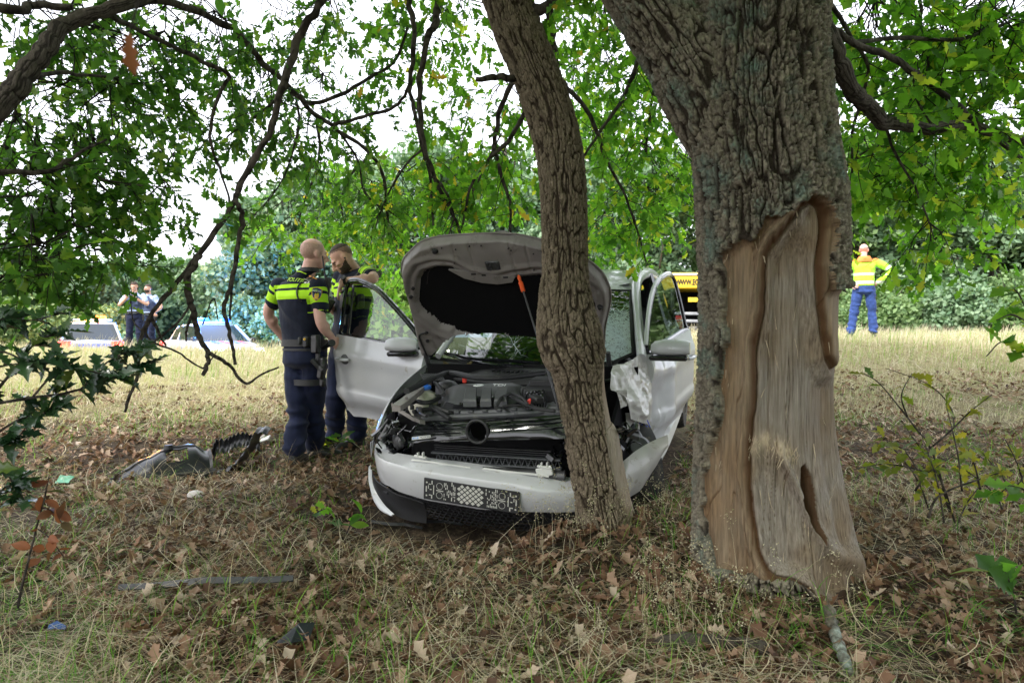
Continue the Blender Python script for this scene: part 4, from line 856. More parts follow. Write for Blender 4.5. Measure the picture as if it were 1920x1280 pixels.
# ------------------------------------------------------------------ the wreck
# car frame: x to the picture's right (the car's left), y = F back from the nose, z up
CT = V((-.185, 3.51, -.10)); CR = (Matrix.Rotation(R(-18.4), 3, 'Z') @ Matrix.Rotation(R(6.0), 3, 'X') @ Matrix.Rotation(R(.2), 3, 'Y'))
CRI = CR.transposed(); _o = CRI @ (V((0, 0, CAMZ)) - CT)
def _ray(px, py): return CRI @ V(((px - CX0) / F_PX, 1, -(py - CY0) / F_PX))
def CF(px, py, F): d = _ray(px, py); return _o + d * ((F - _o.y) / d.y)
def CX(px, py, X): d = _ray(px, py); return _o + d * ((X - _o.x) / d.x)
def CZ(px, py, Z): d = _ray(px, py); return _o + d * ((Z - _o.z) / d.z)
def CP(px, py, p0, n): d = _ray(px, py); return _o + d * ((p0 - _o).dot(n) / d.dot(n))
def cpix(p): 
    w_ = CR @ V(p) + CT; return (CX0 + F_PX * w_.x / w_.y, CY0 - F_PX * (w_.z - CAMZ) / w_.y)
car = thing('wrecked_car', 'crashed white hatchback with its bonnet raised and front torn open', 'car')
car.location = CT; car.rotation_euler = CR.to_euler()

m_white = mat('white_paint', (.52, .525, .54), .28, spec=.5, coat=.6, var=.04, vscale=4, dirt=(.30, .27, .22), dscale=15, dcut=.60)
m_dirtyw = mat('crumpled_white_paint', (.43, .42, .40), .34, coat=.4, var=.10, vscale=9, dirt=(.17, .145, .09), dscale=13, dcut=.55)
m_primer = mat('bonnet_inner_paint', (.23, .21, .20), .45, spec=.4, var=.12, vscale=9, dirt=(.12, .105, .09), dscale=12, dcut=.55)
m_blackp = mat('black_plastic', (.018, .018, .020), .55, var=.2, vscale=20, dirt=(.07, .065, .055), dscale=18, dcut=.60)
m_black = mat('black_gloss', (.010, .011, .013), .12, coat=.6)
m_liner = mat('black_felt', (.010, .010, .011), .97, spec=.05, bump=.3, bscale=150)
m_grey = mat('grey_plastic', (.085, .088, .095), .48, var=.1, vscale=14, dirt=(.16, .15, .13), dscale=16, dcut=.6)
m_metal = mat('bare_metal', (.45, .45, .46), .35, 1.0, var=.2, vscale=12)
m_dmetal = mat('dark_metal', (.10, .10, .105), .5, .7, var=.25, vscale=14)
m_rubber = mat('rubber', (.015, .015, .016), .8)
m_tyre = mat('tyre_rubber', (.022, .021, .021), .85, dirt=(.12, .10, .07), dscale=14, dcut=.5)
m_orange = mat('orange_plastic', (.85, .13, .03), .4)
m_cream = mat('cream_plastic', (.55, .53, .45), .4, dirt=(.3, .26, .18), dscale=14, dcut=.55)
m_bluec = mat('blue_plastic', (.02, .16, .60), .35)
m_seat = mat('seat_fabric', (.030, .030, .034), .9)
m_dash = mat('dashboard_plastic', (.035, .036, .04), .6)
m_lightp = mat('pale_plastic', (.62, .62, .60), .45)
m_bluew = mat('blue_wire', (.05, .10, .70), .4); m_redw = mat('red_wire', (.7, .05, .03), .4)
m_plate = mat('plate_back', (.50, .49, .45), .6)
m_text_w = mat('silver_letters', (.75, .76, .78), .3)
m_text_b = mat('blue_letters', (.05, .25, .75), .4)
m_red = mat('red_lens', (.5, .02, .02), .15, coat=.5)
m_amber = mat('amber_lens', (.8, .30, .03), .15, coat=.5)
def glass(name, tint=(.80, .90, .86), alpha=.82, rough=.02):
    m = bpy.data.materials.new(name); m.use_nodes = True; t = m.node_tree; t.nodes.clear(); L = t.links.new
    o = t.nodes.new('ShaderNodeOutputMaterial'); g = t.nodes.new('ShaderNodeBsdfGlossy'); g.inputs['Roughness'].default_value = rough
    tr = t.nodes.new('ShaderNodeBsdfTransparent'); tr.inputs['Color'].default_value = (*[c * alpha for c in tint], 1)
    fr = t.nodes.new('ShaderNodeFresnel'); fr.inputs['IOR'].default_value = 1.55
    ad = t.nodes.new('ShaderNodeMath'); ad.operation = 'MULTIPLY_ADD'; L(fr.outputs[0], ad.inputs[0]); ad.inputs[1].default_value = 1.3; ad.inputs[2].default_value = .03
    mx = t.nodes.new('ShaderNodeMixShader'); L(ad.outputs[0], mx.inputs[0]); L(tr.outputs[0], mx.inputs[1]); L(g.outputs[0], mx.inputs[2]); L(mx.outputs[0], o.inputs[0])
    return m
m_glass = glass('window_glass')
m_gdark = glass('tinted_glass', (.55, .68, .66), .45)
def crack_glass():
    """laminated screen: a net of cracks, crazed white where it was struck"""
    m = bpy.data.materials.new('cracked_glass'); m.use_nodes = True; t = m.node_tree; t.nodes.clear(); L = t.links.new
    o = t.nodes.new('ShaderNodeOutputMaterial'); g = t.nodes.new('ShaderNodeBsdfGlossy'); g.inputs['Roughness'].default_value = .03
    tr = t.nodes.new('ShaderNodeBsdfTransparent'); tr.inputs['Color'].default_value = (.14, .19, .19, 1)
    fr = t.nodes.new('ShaderNodeFresnel'); fr.inputs['IOR'].default_value = 1.6
    ad = t.nodes.new('ShaderNodeMath'); ad.operation = 'MULTIPLY_ADD'; L(fr.outputs[0], ad.inputs[0]); ad.inputs[1].default_value = 1.5; ad.inputs[2].default_value = .04
    mx = t.nodes.new('ShaderNodeMixShader'); L(ad.outputs[0], mx.inputs[0]); L(tr.outputs[0], mx.inputs[1]); L(g.outputs[0], mx.inputs[2])
    df = t.nodes.new('ShaderNodeBsdfDiffuse'); df.inputs['Color'].default_value = (.62, .74, .74, 1); tl = t.nodes.new('ShaderNodeBsdfTranslucent'); tl.inputs['Color'].default_value = (.6, .74, .74, 1)
    wt = t.nodes.new('ShaderNodeMixShader'); wt.inputs[0].default_value = .4; L(df.outputs[0], wt.inputs[1]); L(tl.outputs[0], wt.inputs[2])
    tc = t.nodes.new('ShaderNodeTexCoord'); at = t.nodes.new('ShaderNodeAttribute'); at.attribute_name = 'craze'
    def vor(sc, w_):
        n = t.nodes.new('ShaderNodeTexNoise'); n.inputs['Scale'].default_value = 6; L(tc.outputs['Object'], n.inputs[0])
        a = t.nodes.new('ShaderNodeVectorMath'); a.operation = 'MULTIPLY_ADD'; L(n.outputs['Color'], a.inputs[0]); a.inputs[1].default_value = (.09, .09, .09); L(tc.outputs['Object'], a.inputs[2])
        v_ = t.nodes.new('ShaderNodeTexVoronoi'); v_.feature = 'DISTANCE_TO_EDGE'; v_.inputs['Scale'].default_value = sc; L(a.outputs[0], v_.inputs['Vector'])
        c = t.nodes.new('ShaderNodeMath'); c.operation = 'LESS_THAN'; c.inputs[1].default_value = w_; L(v_.outputs[0], c.inputs[0]); return c.outputs[0]
    def gate(inp, lo, hi):
        r = t.nodes.new('ShaderNodeMapRange'); r.inputs['From Min'].default_value = lo; r.inputs['From Max'].default_value = hi; L(at.outputs['Fac'], r.inputs[0])
        u = t.nodes.new('ShaderNodeMath'); u.operation = 'MULTIPLY'; L(inp, u.inputs[0]); L(r.outputs[0], u.inputs[1]); return u.outputs[0]
    def mxm(a, b):
        u = t.nodes.new('ShaderNodeMath'); u.operation = 'MAXIMUM'; L(a, u.inputs[0]); L(b, u.inputs[1]); return u.outputs[0]
    n5 = t.nodes.new('ShaderNodeTexNoise'); n5.inputs['Scale'].default_value = 60; n5.inputs['Detail'].default_value = 6; L(tc.outputs['Object'], n5.inputs[0])
    fz = t.nodes.new('ShaderNodeMapRange'); fz.inputs['From Min'].default_value = .40; fz.inputs['From Max'].default_value = .62; fz.inputs['To Min'].default_value = .42; L(n5.outputs[0], fz.inputs[0])
    k = mxm(mxm(gate(vor(9, .010), .30, .5), gate(vor(24, .045), .35, .6)), mxm(gate(vor(60, .10), .6, .85), gate(fz.outputs[0], .62, 1.0)))
    m2 = t.nodes.new('ShaderNodeMixShader'); L(k, m2.inputs[0]); L(mx.outputs[0], m2.inputs[1]); L(wt.outputs[0], m2.inputs[2]); L(m2.outputs[0], o.inputs[0])
    return m
m_crack = crack_glass()

def sub(parent, name, mb, m, **k): return mb.build(name, m, parent, **k)
def crumple(rows, amp, sc, seed, n=None, edge=True):
    """push a grid of points about like dented sheet metal: ridged folds"""
    a = np.array([[tuple(p) for p in r] for r in rows]); gi = np.gradient(a, axis=0); gj = np.gradient(a, axis=1)
    nn = np.cross(gi, gj); nn /= np.linalg.norm(nn, axis=2, keepdims=True) + 1e-9
    q = a * sc; w_ = .6 * np.stack([vnoise(q[..., 0] * .7, q[..., 1] * .7, q[..., 2] * .7, seed + k) for k in range(3)], 2); q = q + w_
    d = (1 - 2 * np.abs(vnoise(q[..., 0], q[..., 1], q[..., 2], seed))) * .6 + (.5 - np.abs(vnoise(q[..., 0] * 2.3, q[..., 1] * 2.3, q[..., 2] * 2.3, seed + 4))) * .35 + vnoise(q[..., 0] * .4, q[..., 1] * .4, q[..., 2] * .4, seed + 9) * .6
    return a + nn * (d * amp)[..., None] * (np.asarray(n)[..., None] if n is not None else 1)
def quadgrid(c00, c10, c01, c11, nu, nv, bow=(0, 0, 0)):
    """bilinear sheet with corners: c00 top-left, c10 top-right, c01 bottom-left, c11 bottom-right"""
    bow = V(bow); return [[(V(c00) * (1 - u) + V(c10) * u) * (1 - v_) + (V(c01) * (1 - u) + V(c11) * u) * v_ + bow * (4 * u * (1 - u)) * (4 * v_ * (1 - v_)) ** .5
             for u in np.linspace(0, 1, nu)] for v_ in np.linspace(0, 1, nv)]
def curves_grid(left, right, nu, nv, bow=None):
    l = crom([tuple(p) for p in left], 10); r = crom([tuple(p) for p in right], 10)
    rs = lambda c: np.stack([np.interp(np.linspace(0, 1, nv), np.r_[0, np.cumsum(np.linalg.norm(np.diff(c, axis=0), axis=1))] / np.linalg.norm(np.diff(c, axis=0), axis=1).sum(), c[:, k]) for k in range(3)], 1)
    l, r = rs(l), rs(r); g = l[:, None, :] * (1 - np.linspace(0, 1, nu))[None, :, None] + r[:, None, :] * np.linspace(0, 1, nu)[None, :, None]
    if bow is not None: g = g + np.array(bow) * (4 * np.linspace(0, 1, nu) * (1 - np.linspace(0, 1, nu)))[None, :, None]
    return g
def shell(name, rows, m, parent, t=.004, smooth_=True, ang=.6, nrm=None):
    """sheet with thickness"""
    a = np.array([[tuple(p) for p in r] for r in rows]); gi = np.gradient(a, axis=0); gj = np.gradient(a, axis=1)
    nn = np.cross(gi, gj); nn /= np.linalg.norm(nn, axis=2, keepdims=True) + 1e-9; b = a + nn * t
    nv_, nu_ = a.shape[:2]; mb = MB(); mb.grid(a.tolist()); mb.grid(b.tolist(), flip=True)
    idx = np.arange(nv_ * nu_).reshape(nv_, nu_); rim = list(idx[0]) + list(idx[1:, -1]) + list(idx[-1, -2::-1]) + list(idx[-2:0:-1, 0])
    o = nv_ * nu_
    for k in range(len(rim)):
        p, q = int(rim[k]), int(rim[(k + 1) % len(rim)]); mb.f.append((p, q, q + o, p + o)); mb.m.append(0)
    return mb.build(name, m, parent, smooth_, ang)

# ---- front bumper
def fb(X): s = min(abs(X) / .84, 1.0); return .03 + .07 * s ** 2 + .46 * s ** 5
def trace(pts, f=fb, off=0.0):
    """photograph points on the surface F = f(x)+off -> sorted x, z"""
    out = []
    for px, py in pts:
        F = .1
        for _ in range(30): p = CF(px, py, F); F = .5 * F + .5 * (f(max(-.84, min(.84, p.x))) + off)
        out.append((p.x, p.z))
    out.sort(); return np.array(out)
T_top = trace([(700, 815), (712, 840), (735, 857), (790, 866), (850, 874), (900, 881), (960, 888), (1020, 896), (1066, 905)], off=.05)
T_cre = trace([(704, 852), (735, 872), (790, 886), (850, 896), (900, 903), (960, 911), (1066, 926)], off=-.01)
T_low = trace([(699, 887), (708, 900), (727, 913), (744, 923), (770, 931), (800, 940), (900, 957), (1000, 962), (1070, 962)])
bump_x = np.linspace(-.838, .54, 66); ZC_ = float(CF(699, 800, .30).z)
tx = lambda T, x: np.interp(x, T[:, 0], T[:, 1])
rows = []
def brow(k, x):
    zt, zc, zl = float(tx(T_top, x)), float(tx(T_cre, x)), float(tx(T_low, x)); F = fb(x); s = smooth(-.72, -.80, x)
    zt += (ZC_ - zt) * smooth(-.70, -.838, x) ** 1.5; zl -= .02 * s
    return [(x, F + .11, zt + .008), (x, F + .05, zt), (x, F + .015, zt * .75 + zc * .25 - .004), (x, F - .008, zc + .012), (x, F - .014, zc - .006), (x, F - .004, zc * .6 + zl * .4), (x, F + .012, zc * .25 + zl * .75), (x, F + .03, zl), (x, F + .06, zl - .004)][k]
rows = [[brow(k, x) for x in bump_x] for k in range(9)]
g_ = np.array(rows); g_ += (.004 * vnoise(g_[..., 0] * 9, g_[..., 2] * 9, 0, 3))[..., None] * np.array([0, 1, .4])
bumper = shell('bumper', g_, m_white, car, .004)
tag(bumper, 'white bumper hanging loose with its plate gone')
# right-hand part of the bumper, bent out past the tree
zsk = [(1100, 906), (1140, 893), (1172, 862), (1191, 846), (1213, 832), (1236, 821), (1252, 815)]
lsk = [(1100, 962), (1140, 958), (1178, 930), (1192, 922), (1202, 914), (1222, 884), (1243, 842)]
top_ = [CF(px, py, .10 + .33 * smooth(1100, 1250, px)) for px, py in zsk]; low_ = [CF(px, py, .08 + .36 * smooth(1100, 1250, px)) for px, py in lsk]
g_ = curves_grid(top_, low_, 12, 30, bow=(0.02, -.05, 0)); g_ = np.transpose(g_, (1, 0, 2)); g_ = crumple(g_.tolist(), .006, 8, 5)
shell('bumper_corner', g_, m_dirtyw, car, .004)
mb = MB()   # bare edge of the bumper top: clip rail with two tabs
p_ = [CF(px, py, .085) for px, py in [(772, 862), (800, 865), (850, 872), (880, 877), (890, 884), (900, 885), (908, 878), (950, 884), (1000, 889), (1029, 893)]]
mb.tube(p_, .006, 6)
for px, py in ((788, 856), (1020, 875)):
    c = CF(px, py, .09); mb.box(c, (.07, .02, .012), M=Matrix.Rotation(.1, 3, 'Y'), b=.003); mb.box(c + V((.018, 0, .012)), (.008, .02, .03), b=.002); mb.box(c + V((-.012, 0, .010)), (.008, .02, .026), b=.002)
mb.box(CF(1021, 884, .09), (.085, .015, .05), M=Matrix.Rotation(-.3, 3, 'Y'), b=.004)
sub(bumper, 'clip_rail', mb, m_lightp)
# towing-eye cover
c = CF(741, 908, fb(-.60) - .008); nrm_ = V((-.5, -.86, .05)).normalized(); q_ = nrm_.to_track_quat('Z', 'Y').to_matrix()
mb = MB(); mb.tube([c + nrm_ * .001, c + nrm_ * .006], [.022, .021], 24); sub(bumper, 'towing_eye_cover', mb, m_white)
# lower intake: black mesh of honeycomb cells, side blade and lip
low_x = np.linspace(-.72, .54, 44)
def lz(x): return float(tx(T_low, x))
rows = [[(x * (1 - .03 * k), fb(x) + .050 + .045 * k, lz(x) - .038 * k) for x in low_x] for k in range(5)]
shell('lower_intake', rows, m_blackp, bumper, .006)
mb = MB()
for r in range(6):
    for c_ in range(34):
        x = -.58 + c_ * .033 + (r % 2) * .0165; z = lz(x) - .022 - r * .022
        if x > .52: continue
        F = fb(x) + .047 + .03 * (.022 + r * .022) / .05
        h = .0135; pts = [V((x + 1.25 * h * math.cos(a), F, z + .8 * h * math.sin(a))) for a in np.arange(0, 6.28, math.pi / 3)]
        mb.tube(pts + [pts[0]], .0022, 4, cap=False)
o = sub(bumper, 'intake_mesh', mb, m_blackp, smooth=False); tag(o, kind='stuff')
lip = [(694, 872), (693, 895), (696, 916), (701, 938), (710, 953), (720, 961), (736, 968)]; inn = [(697, 880), (698, 900), (703, 918), (712, 934), (722, 947), (730, 955), (739, 963)]
a = [CF(px, py, .30 - .16 * i / 6) for i, (px, py) in enumerate(lip)]; b = [CF(px, py, .285 - .155 * i / 6) for i, (px, py) in enumerate(inn)]
shell('corner_lip', np.transpose(curves_grid(a, b, 5, 20, (-.01, -.01, 0)), (1, 0, 2)), m_white, bumper, .006)
ups = [(698, 886), (708, 901), (727, 914), (744, 925), (770, 933), (795, 942)]; dws = [(699, 912), (706, 930), (722, 948), (740, 964), (768, 975), (800, 980)]
a = [CF(px, py, f_) for (px, py), f_ in zip(ups, (.30, .24, .18, .15, .12, .11))]; b = [CF(px, py, f_ + .03) for (px, py), f_ in zip(dws, (.30, .25, .20, .17, .15, .14))]
shell('fog_lamp_recess', np.transpose(curves_grid(a, b, 6, 24, (.0, .02, 0)), (1, 0, 2)), m_blackp, bumper, .006)
mb = MB()
for r in range(3):
    p_ = [V((x, fb(x) + .04, lz(x) - .015 - .02 * r)) for x in np.linspace(-.80, -.60, 8)]; mb.tube(p_, .006, 5)
sub(bumper, 'fog_lamp_slats', mb, m_blackp)
# plate holder: black frame with slots through which the pale backing shows
hc = [CF(px, py, fb(0) - .018) for px, py in [(794, 896), (974, 924), (974, 960), (794, 936)]]
u_ = (hc[1] - hc[0]).normalized(); v_ = (hc[3] - hc[0]); v_ = (v_ - u_ * v_.dot(u_)).normalized(); W_, H_ = (hc[1] - hc[0]).length, (hc[3] - hc[0]).length; n_ = u_.cross(v_); n_ = n_ if n_.y < 0 else -n_
HM = Matrix((u_, -v_, n_)).transposed()
hcen = sum(hc, V((0, 0, 0))) / 4
mb = MB(); mb.box(hcen - n_ * .004, (W_, H_, .010), M=HM, b=.004); holder = sub(bumper, 'number_plate_holder', mb, m_blackp)
rs = random.Random(3); mb = MB()
def slot(x, y, w_, h): mb.box(hcen + HM @ V((x, y, .0018)), (w_, h, .001), M=HM)
for sgn in (-1, 1):
    for k, (x, y, w_, h) in enumerate([(.245, .035, .008, .008), (.245, -.035, .008, .008), (.247, 0, .006, .03), (.235, .012, .004, .018), (.225, -.03, .012, .005), (.228, .028, .012, .005), (.215, .038, .006, .02), (.215, -.038, .006, .02), (.205, 0, .005, .05), (.222, 0, .010, .005)]): slot(sgn * x, y, w_, h)
    for y in (.024, -.024):
        c = hcen + HM @ V((sgn * .172, y, .0022)); mb.tube([c + HM @ V((.017 * math.cos(a), .017 * math.sin(a), 0)) for a in np.linspace(0, 6.283, 21)], .0012, 4, cap=False)
    slot(sgn * .17, 0, .04, .005)
    for k in range(8):
        x = sgn * (.145 - .0085 * k); y = -.045
        while y < .04:
            h = rs.uniform(.005, .026); 
            if rs.random() < .72: slot(x, min(y + h / 2, .045), .0048 if k % 2 else .0035, h)
            y += h + rs.uniform(.005, .01)
for i in range(-4, 5):
    for j in range(-3, 4):
        if (i + j) % 2 == 0:
            c = hcen + HM @ V((i * .0155, j * .0135, .0018)); d = HM @ V((.0115, 0, 0)); e = HM @ V((0, .0100, 0)); mb.prism([c + d, c + e, c - d, c - e], HM @ V((0, 0, .001)))
o = sub(holder, 'holder_slots', mb, m_plate, smooth=False); tag(o, kind='stuff')

# ---- torn front panel with the empty badge ring, radiator, beams
tl, tr_, br, bl = CF(783, 793, .115), CF(1060, 777, .115), CF(1060, 822, .05), CF(769, 830, .05)
N1, N2 = 64, 14; rows = quadgrid(tl, tr_, bl, br, N1, N2, (0, -.03, 0))
ring_c = CF(895, 809, .045); rr_ = .058
a = np.array([[tuple(p) for p in r] for r in rows]); a += (.0025 * vnoise(a[..., 0] * 14, a[..., 2] * 30, 0, 6))[..., None] * np.array([0, 1, 0])
mb = MB(); idx = lambda i, j: i * N1 + j; vs = [tuple(p) for r in a.tolist() for p in r]
dist = lambda p: math.hypot(p[0] - ring_c.x, p[2] - ring_c.z)
fs = [(idx(i, j), idx(i, j + 1), idx(i + 1, j + 1), idx(i + 1, j)) for i in range(N2 - 1) for j in range(N1 - 1) if dist(np.mean([vs[idx(i, j)], vs[idx(i + 1, j + 1)]], axis=0)) > rr_ - .006]
mb.add(vs, fs); off_ = len(vs); mb.add([(x, y + .006, z) for x, y, z in vs], [f[::-1] for f in fs])
panel = sub(car, 'grille_panel', mb, m_black); tag(panel, 'black gloss grille panel with an empty badge ring')
mb = MB(); mb.tube([ring_c + V((rr_ * math.cos(t), .0, rr_ * 1.0 * math.sin(t))) for t in np.linspace(0, 2 * math.pi, 49)], .008, 8, cap=False)
mb.loft([[ring_c + V((r_ * math.cos(t), d_, r_ * math.sin(t))) for t in np.linspace(0, 2 * math.pi, 40, endpoint=False)] for r_, d_ in ((rr_ + .004, -.004), (rr_, .05))], cap=False); sub(panel, 'badge_ring', mb, m_blackp)
mb = MB()
for k, (t0_, t1_) in enumerate([((781, 797), (1060, 781)), ((779, 803), (1060, 789)), ((776, 812), (1060, 800))]):
    p0, p1 = CF(*t0_, .10 - .012 * k), CF(*t1_, .10 - .012 * k); mb.tube([p0 + (p1 - p0) * (i / 12) + V((0, -.03 * 4 * (i / 12) * (1 - i / 12) - .002, .002 * math.sin(i * 1.7))) for i in (range(13) if k == 0 else range(5))], .0045 - .0008 * k, 5)
    if k: mb.tube([p0 + (p1 - p0) * (i / 12) + V((0, -.03 * 4 * (i / 12) * (1 - i / 12) - .002, .002 * math.sin(i * 1.7))) for i in range(7, 13)], .0045 - .0008 * k, 5)
sub(panel, 'grille_rib', mb, m_black)
def text_mesh(name, s, size, mx_, m, parent, ext=.0006, bold=0.0):
    cu = bpy.data.curves.new(name, 'FONT'); cu.body = s; cu.size = size; cu.extrude = ext; cu.offset = bold; cu.align_x = 'CENTER'; cu.align_y = 'CENTER'
    t = bpy.data.objects.new(name, cu); COL.objects.link(t); bpy.context.view_layer.update()
    me = bpy.data.meshes.new_from_object(t.evaluated_get(bpy.context.evaluated_depsgraph_get())); bpy.data.objects.remove(t); bpy.data.curves.remove(cu)
    me.name = name; me.materials.clear(); me.materials.append(m); o = link(name, me, parent); o.matrix_basis = mx_; return o
p0, p1 = CF(775, 822, .042), CF(809, 818, .038); ux = (p1 - p0).normalized(); uz = V((0, .25, 1)); uz = (uz - ux * uz.dot(ux)).normalized(); un = ux.cross(uz)
bc = (p0 + p1) / 2 + un * .012; BM = Matrix((ux, uz, un)).transposed()
mb = MB(); mb.box(bc, ((p1 - p0).length * 1.02, .016, .003), M=BM, b=.001); bd = sub(panel, 'badge_strip', mb, m_lightp)
def fit(s, o_, w_): 
    d = o_.dimensions.x; sc = w_ / d; o_.matrix_basis = o_.matrix_basis @ Matrix.Diagonal((sc, 1, 1, 1))
L_ = (p1 - p0).length
for s_, x_, w_, m_ in (('BLUE', -.30, .34, m_text_b), ('MOTION', .20, .52, m_grey)):
    o = text_mesh('lettering', s_, .014, Matrix.Translation(bc + BM @ V((x_ * L_, 0, .0022))) @ BM.to_4x4(), m_, bd); bpy.context.view_layer.update(); fit(s_, o, w_ * L_)
mb = MB()
for k in range(9):
    z0 = CF(900, 838 + 4.2 * k, .2).z; mb.box((.03, .20 + .004 * k, z0), (.66, .02, .006), M=Matrix.Rotation(.0, 3, 'Y'))
sub(car, 'radiator_slats', mb, m_blackp, smooth=False)
mb = MB(); mb.box((.02, .27, .50), (.98, .03, .36)); sub(car, 'radiator', mb, m_liner)
mb = MB()   # lattice beam under the slats
zb, zt2 = CF(900, 868, .17).z, CF(900, 852, .17).z
mb.box((.06, .165, zt2), (.72, .03, .008)); mb.box((.06, .165, zb), (.72, .03, .008))
for k in range(20):
    x = -.28 + k * .035; mb.tube([(x, .16, zb), (x + .0175, .16, zt2), (x + .035, .16, zb)], .004, 4)
sub(car, 'lattice_beam', mb, m_grey, smooth=False)
mb = MB(); p0, p1 = CF(760, 872, .14), CF(1060, 893, .14); mb.tube([p0, (p0 + p1) / 2 + V((0, -.03, 0)), p1], .030, 10); sub(car, 'crash_beam', mb, m_dmetal)
mb = MB(); p0, p1 = CF(796, 777, .20), CF(1062, 764, .20)      # lock carrier
dv = p1 - p0
for k, (dz, dy, r_) in enumerate([(0, 0, .016), (-.012, -.03, .014), (-.004, .045, .020)]): mb.tube([p0 + dv * (i / 10) + V((0, dy - .02 * math.sin(i / 10 * 3.14), dz)) for i in range(11)], r_, 8)
mb.prism([p0 + V((0, -.05, -.012)), p1 + V((0, -.05, -.012)), p1 + V((0, .08, 0)), p0 + V((0, .08, 0))], (0, 0, -.015))
for i in range(9): mb.box(p0 + dv * ((i + .6) / 10) + V((0, -.02, .012)), (.03, .05, .012), b=.003)
sub(car, 'lock_carrier', mb, m_grey)
mb = MB(); c = CF(825, 783, .17); mb.tube([CF(805, 785, .17), CF(815, 783, .165), c], .005, 6); mb.box(c + V((.015, 0, .004)), (.06, .018, .014), M=Matrix.Rotation(-.35, 3, 'Y'), b=.005); sub(car, 'orange_clip', mb, m_orange)

# ---- inner bay: floor, sides, bulkhead
mb = MB()
mb.prism([V((-.56, .24, .26)), V((.56, .24, .26)), V((.62, 1.0, .24)), V((-.62, 1.0, .24))], (0, 0, .04))
mb.prism([V((-.70, .98, .22)), V((.70, .98, .22)), V((.70, .98, .90)), V((-.70, .98, .90))], (0, .02, 0))
mb.prism([V((-.66, .35, .25)), V((-.66, 1.0, .25)), V((-.66, 1.0, .84)), V((-.66, .45, .76))], (-.02, 0, 0))
mb.prism([V((.62, .40, .25)), V((.62, 1.0, .25)), V((.62, 1.0, .88)), V((.62, .45, .66))], (.02, 0, 0))
sub(car, 'engine_bay', mb, m_liner, smooth=False)
# engine cover with three ribs
top4 = [CZ(857, 722, .865), CZ(966, 719, .865), CZ(972, 757, .80), CZ(840, 757, .80)]
bot4 = [CZ(832, 726, .80), CZ(998, 726, .80), CZ(985, 772, .73), CZ(824, 774, .73)]
mb = MB()
def ring4(c4, n=6):
    out = []
    for i in range(4):
        a, b = c4[i], c4[(i + 1) % 4]
        for k in range(n): 
            t = .12 + .76 * k / (n - 1); out.append(a + (b - a) * t)
    return out
mid4 = [t * .72 + b * .28 + V((0, 0, .012)) for t, b in zip(top4, bot4)]
mb.loft([[p - V((0, 0, .10)) for p in ring4(bot4)], ring4(bot4), ring4(mid4), ring4([t + V((0, 0, -.004)) for t in top4]), ring4([t * .9 + sum(top4, V((0, 0, 0))) * .025 for t in top4])])
cover = sub(car, 'engine_cover', mb, m_grey, ang=.5)
mb = MB()
for px0, px1 in ((868, 893), (900, 921), (926, 950)):
    q4 = [CZ(px0 + 6, 727, .875), CZ(px1 + 1, 727, .875), CZ(px1, 752, .825), CZ(px0, 752, .825)]
    c = sum(q4, V((0, 0, 0))) / 4
    mb.loft([[p - V((0, 0, .03)) for p in q4], [p + V((0, 0, 0)) for p in q4], [p * .88 + c * .12 + V((0, 0, .007)) for p in q4]])
sub(cover, 'cover_ridge', mb, m_grey, ang=.4)
mb = MB()
for px in (897, 924): mb.box(CZ(px, 748, .82) + V((0, -.015, 0)), (.022, .05, .03), b=.004)
for k in range(16): mb.box(CZ(864 + 5.2 * k, 757.5, .80) + V((0, -.004, .004)), (.010, .008, .012), b=.001)
sub(cover, 'cover_slots', mb, m_black, smooth=False)
EM = lambda px, py: Matrix.Translation(CZ(px, py, .88)) @ Matrix.Rotation(R(14), 4, 'X')
o = text_mesh('lettering', 'TDI', .036, EM(936, 721.5), m_text_w, cover, .001); bpy.context.view_layer.update(); fit('', o, .075)
c = CZ(897, 722, .879); mb = MB()
mb.tube([c + V((.026 * math.cos(t), .030 * math.sin(t), 0)) for t in np.linspace(0, 6.283, 25)], .0022, 4, cap=False)
for pts in ([(-.013, .022), (-.006, .002), (0, .014), (.006, .002), (.013, .022)], [(-.022, .010), (-.010, -.022), (0, -.004), (.010, -.022), (.022, .010)]): mb.tube([c + V((x, y * 1.1, 0)) for x, y in pts], .0022, 4)
sub(cover, 'round_emblem', mb, m_text_w)
# washer bottle
c = CZ(792, 742, .80); mb = MB(); mb.loft([[c + V((rx * math.cos(t), .085 * rx / .08 * math.sin(t) , z)) for t in np.linspace(0, 6.283, 22, endpoint=False)] for rx, z in ((.06, -.12), (.085, -.07), (.088, -.02), (.075, .012), (.045, .030), (.038, .042))]); bt = sub(car, 'fluid_bottle', mb, m_cream)
mb = MB(); mb.tube([c + V((0, 0, .040)), c + V((0, 0, .045)), c + V((0, 0, .058)), c + V((0, 0, .062))], [.050, .054, .052, .045], 20); mb.box(c + V((0, 0, .066)), (.075, .014, .012), b=.004); sub(bt, 'cap', mb, m_bluec)
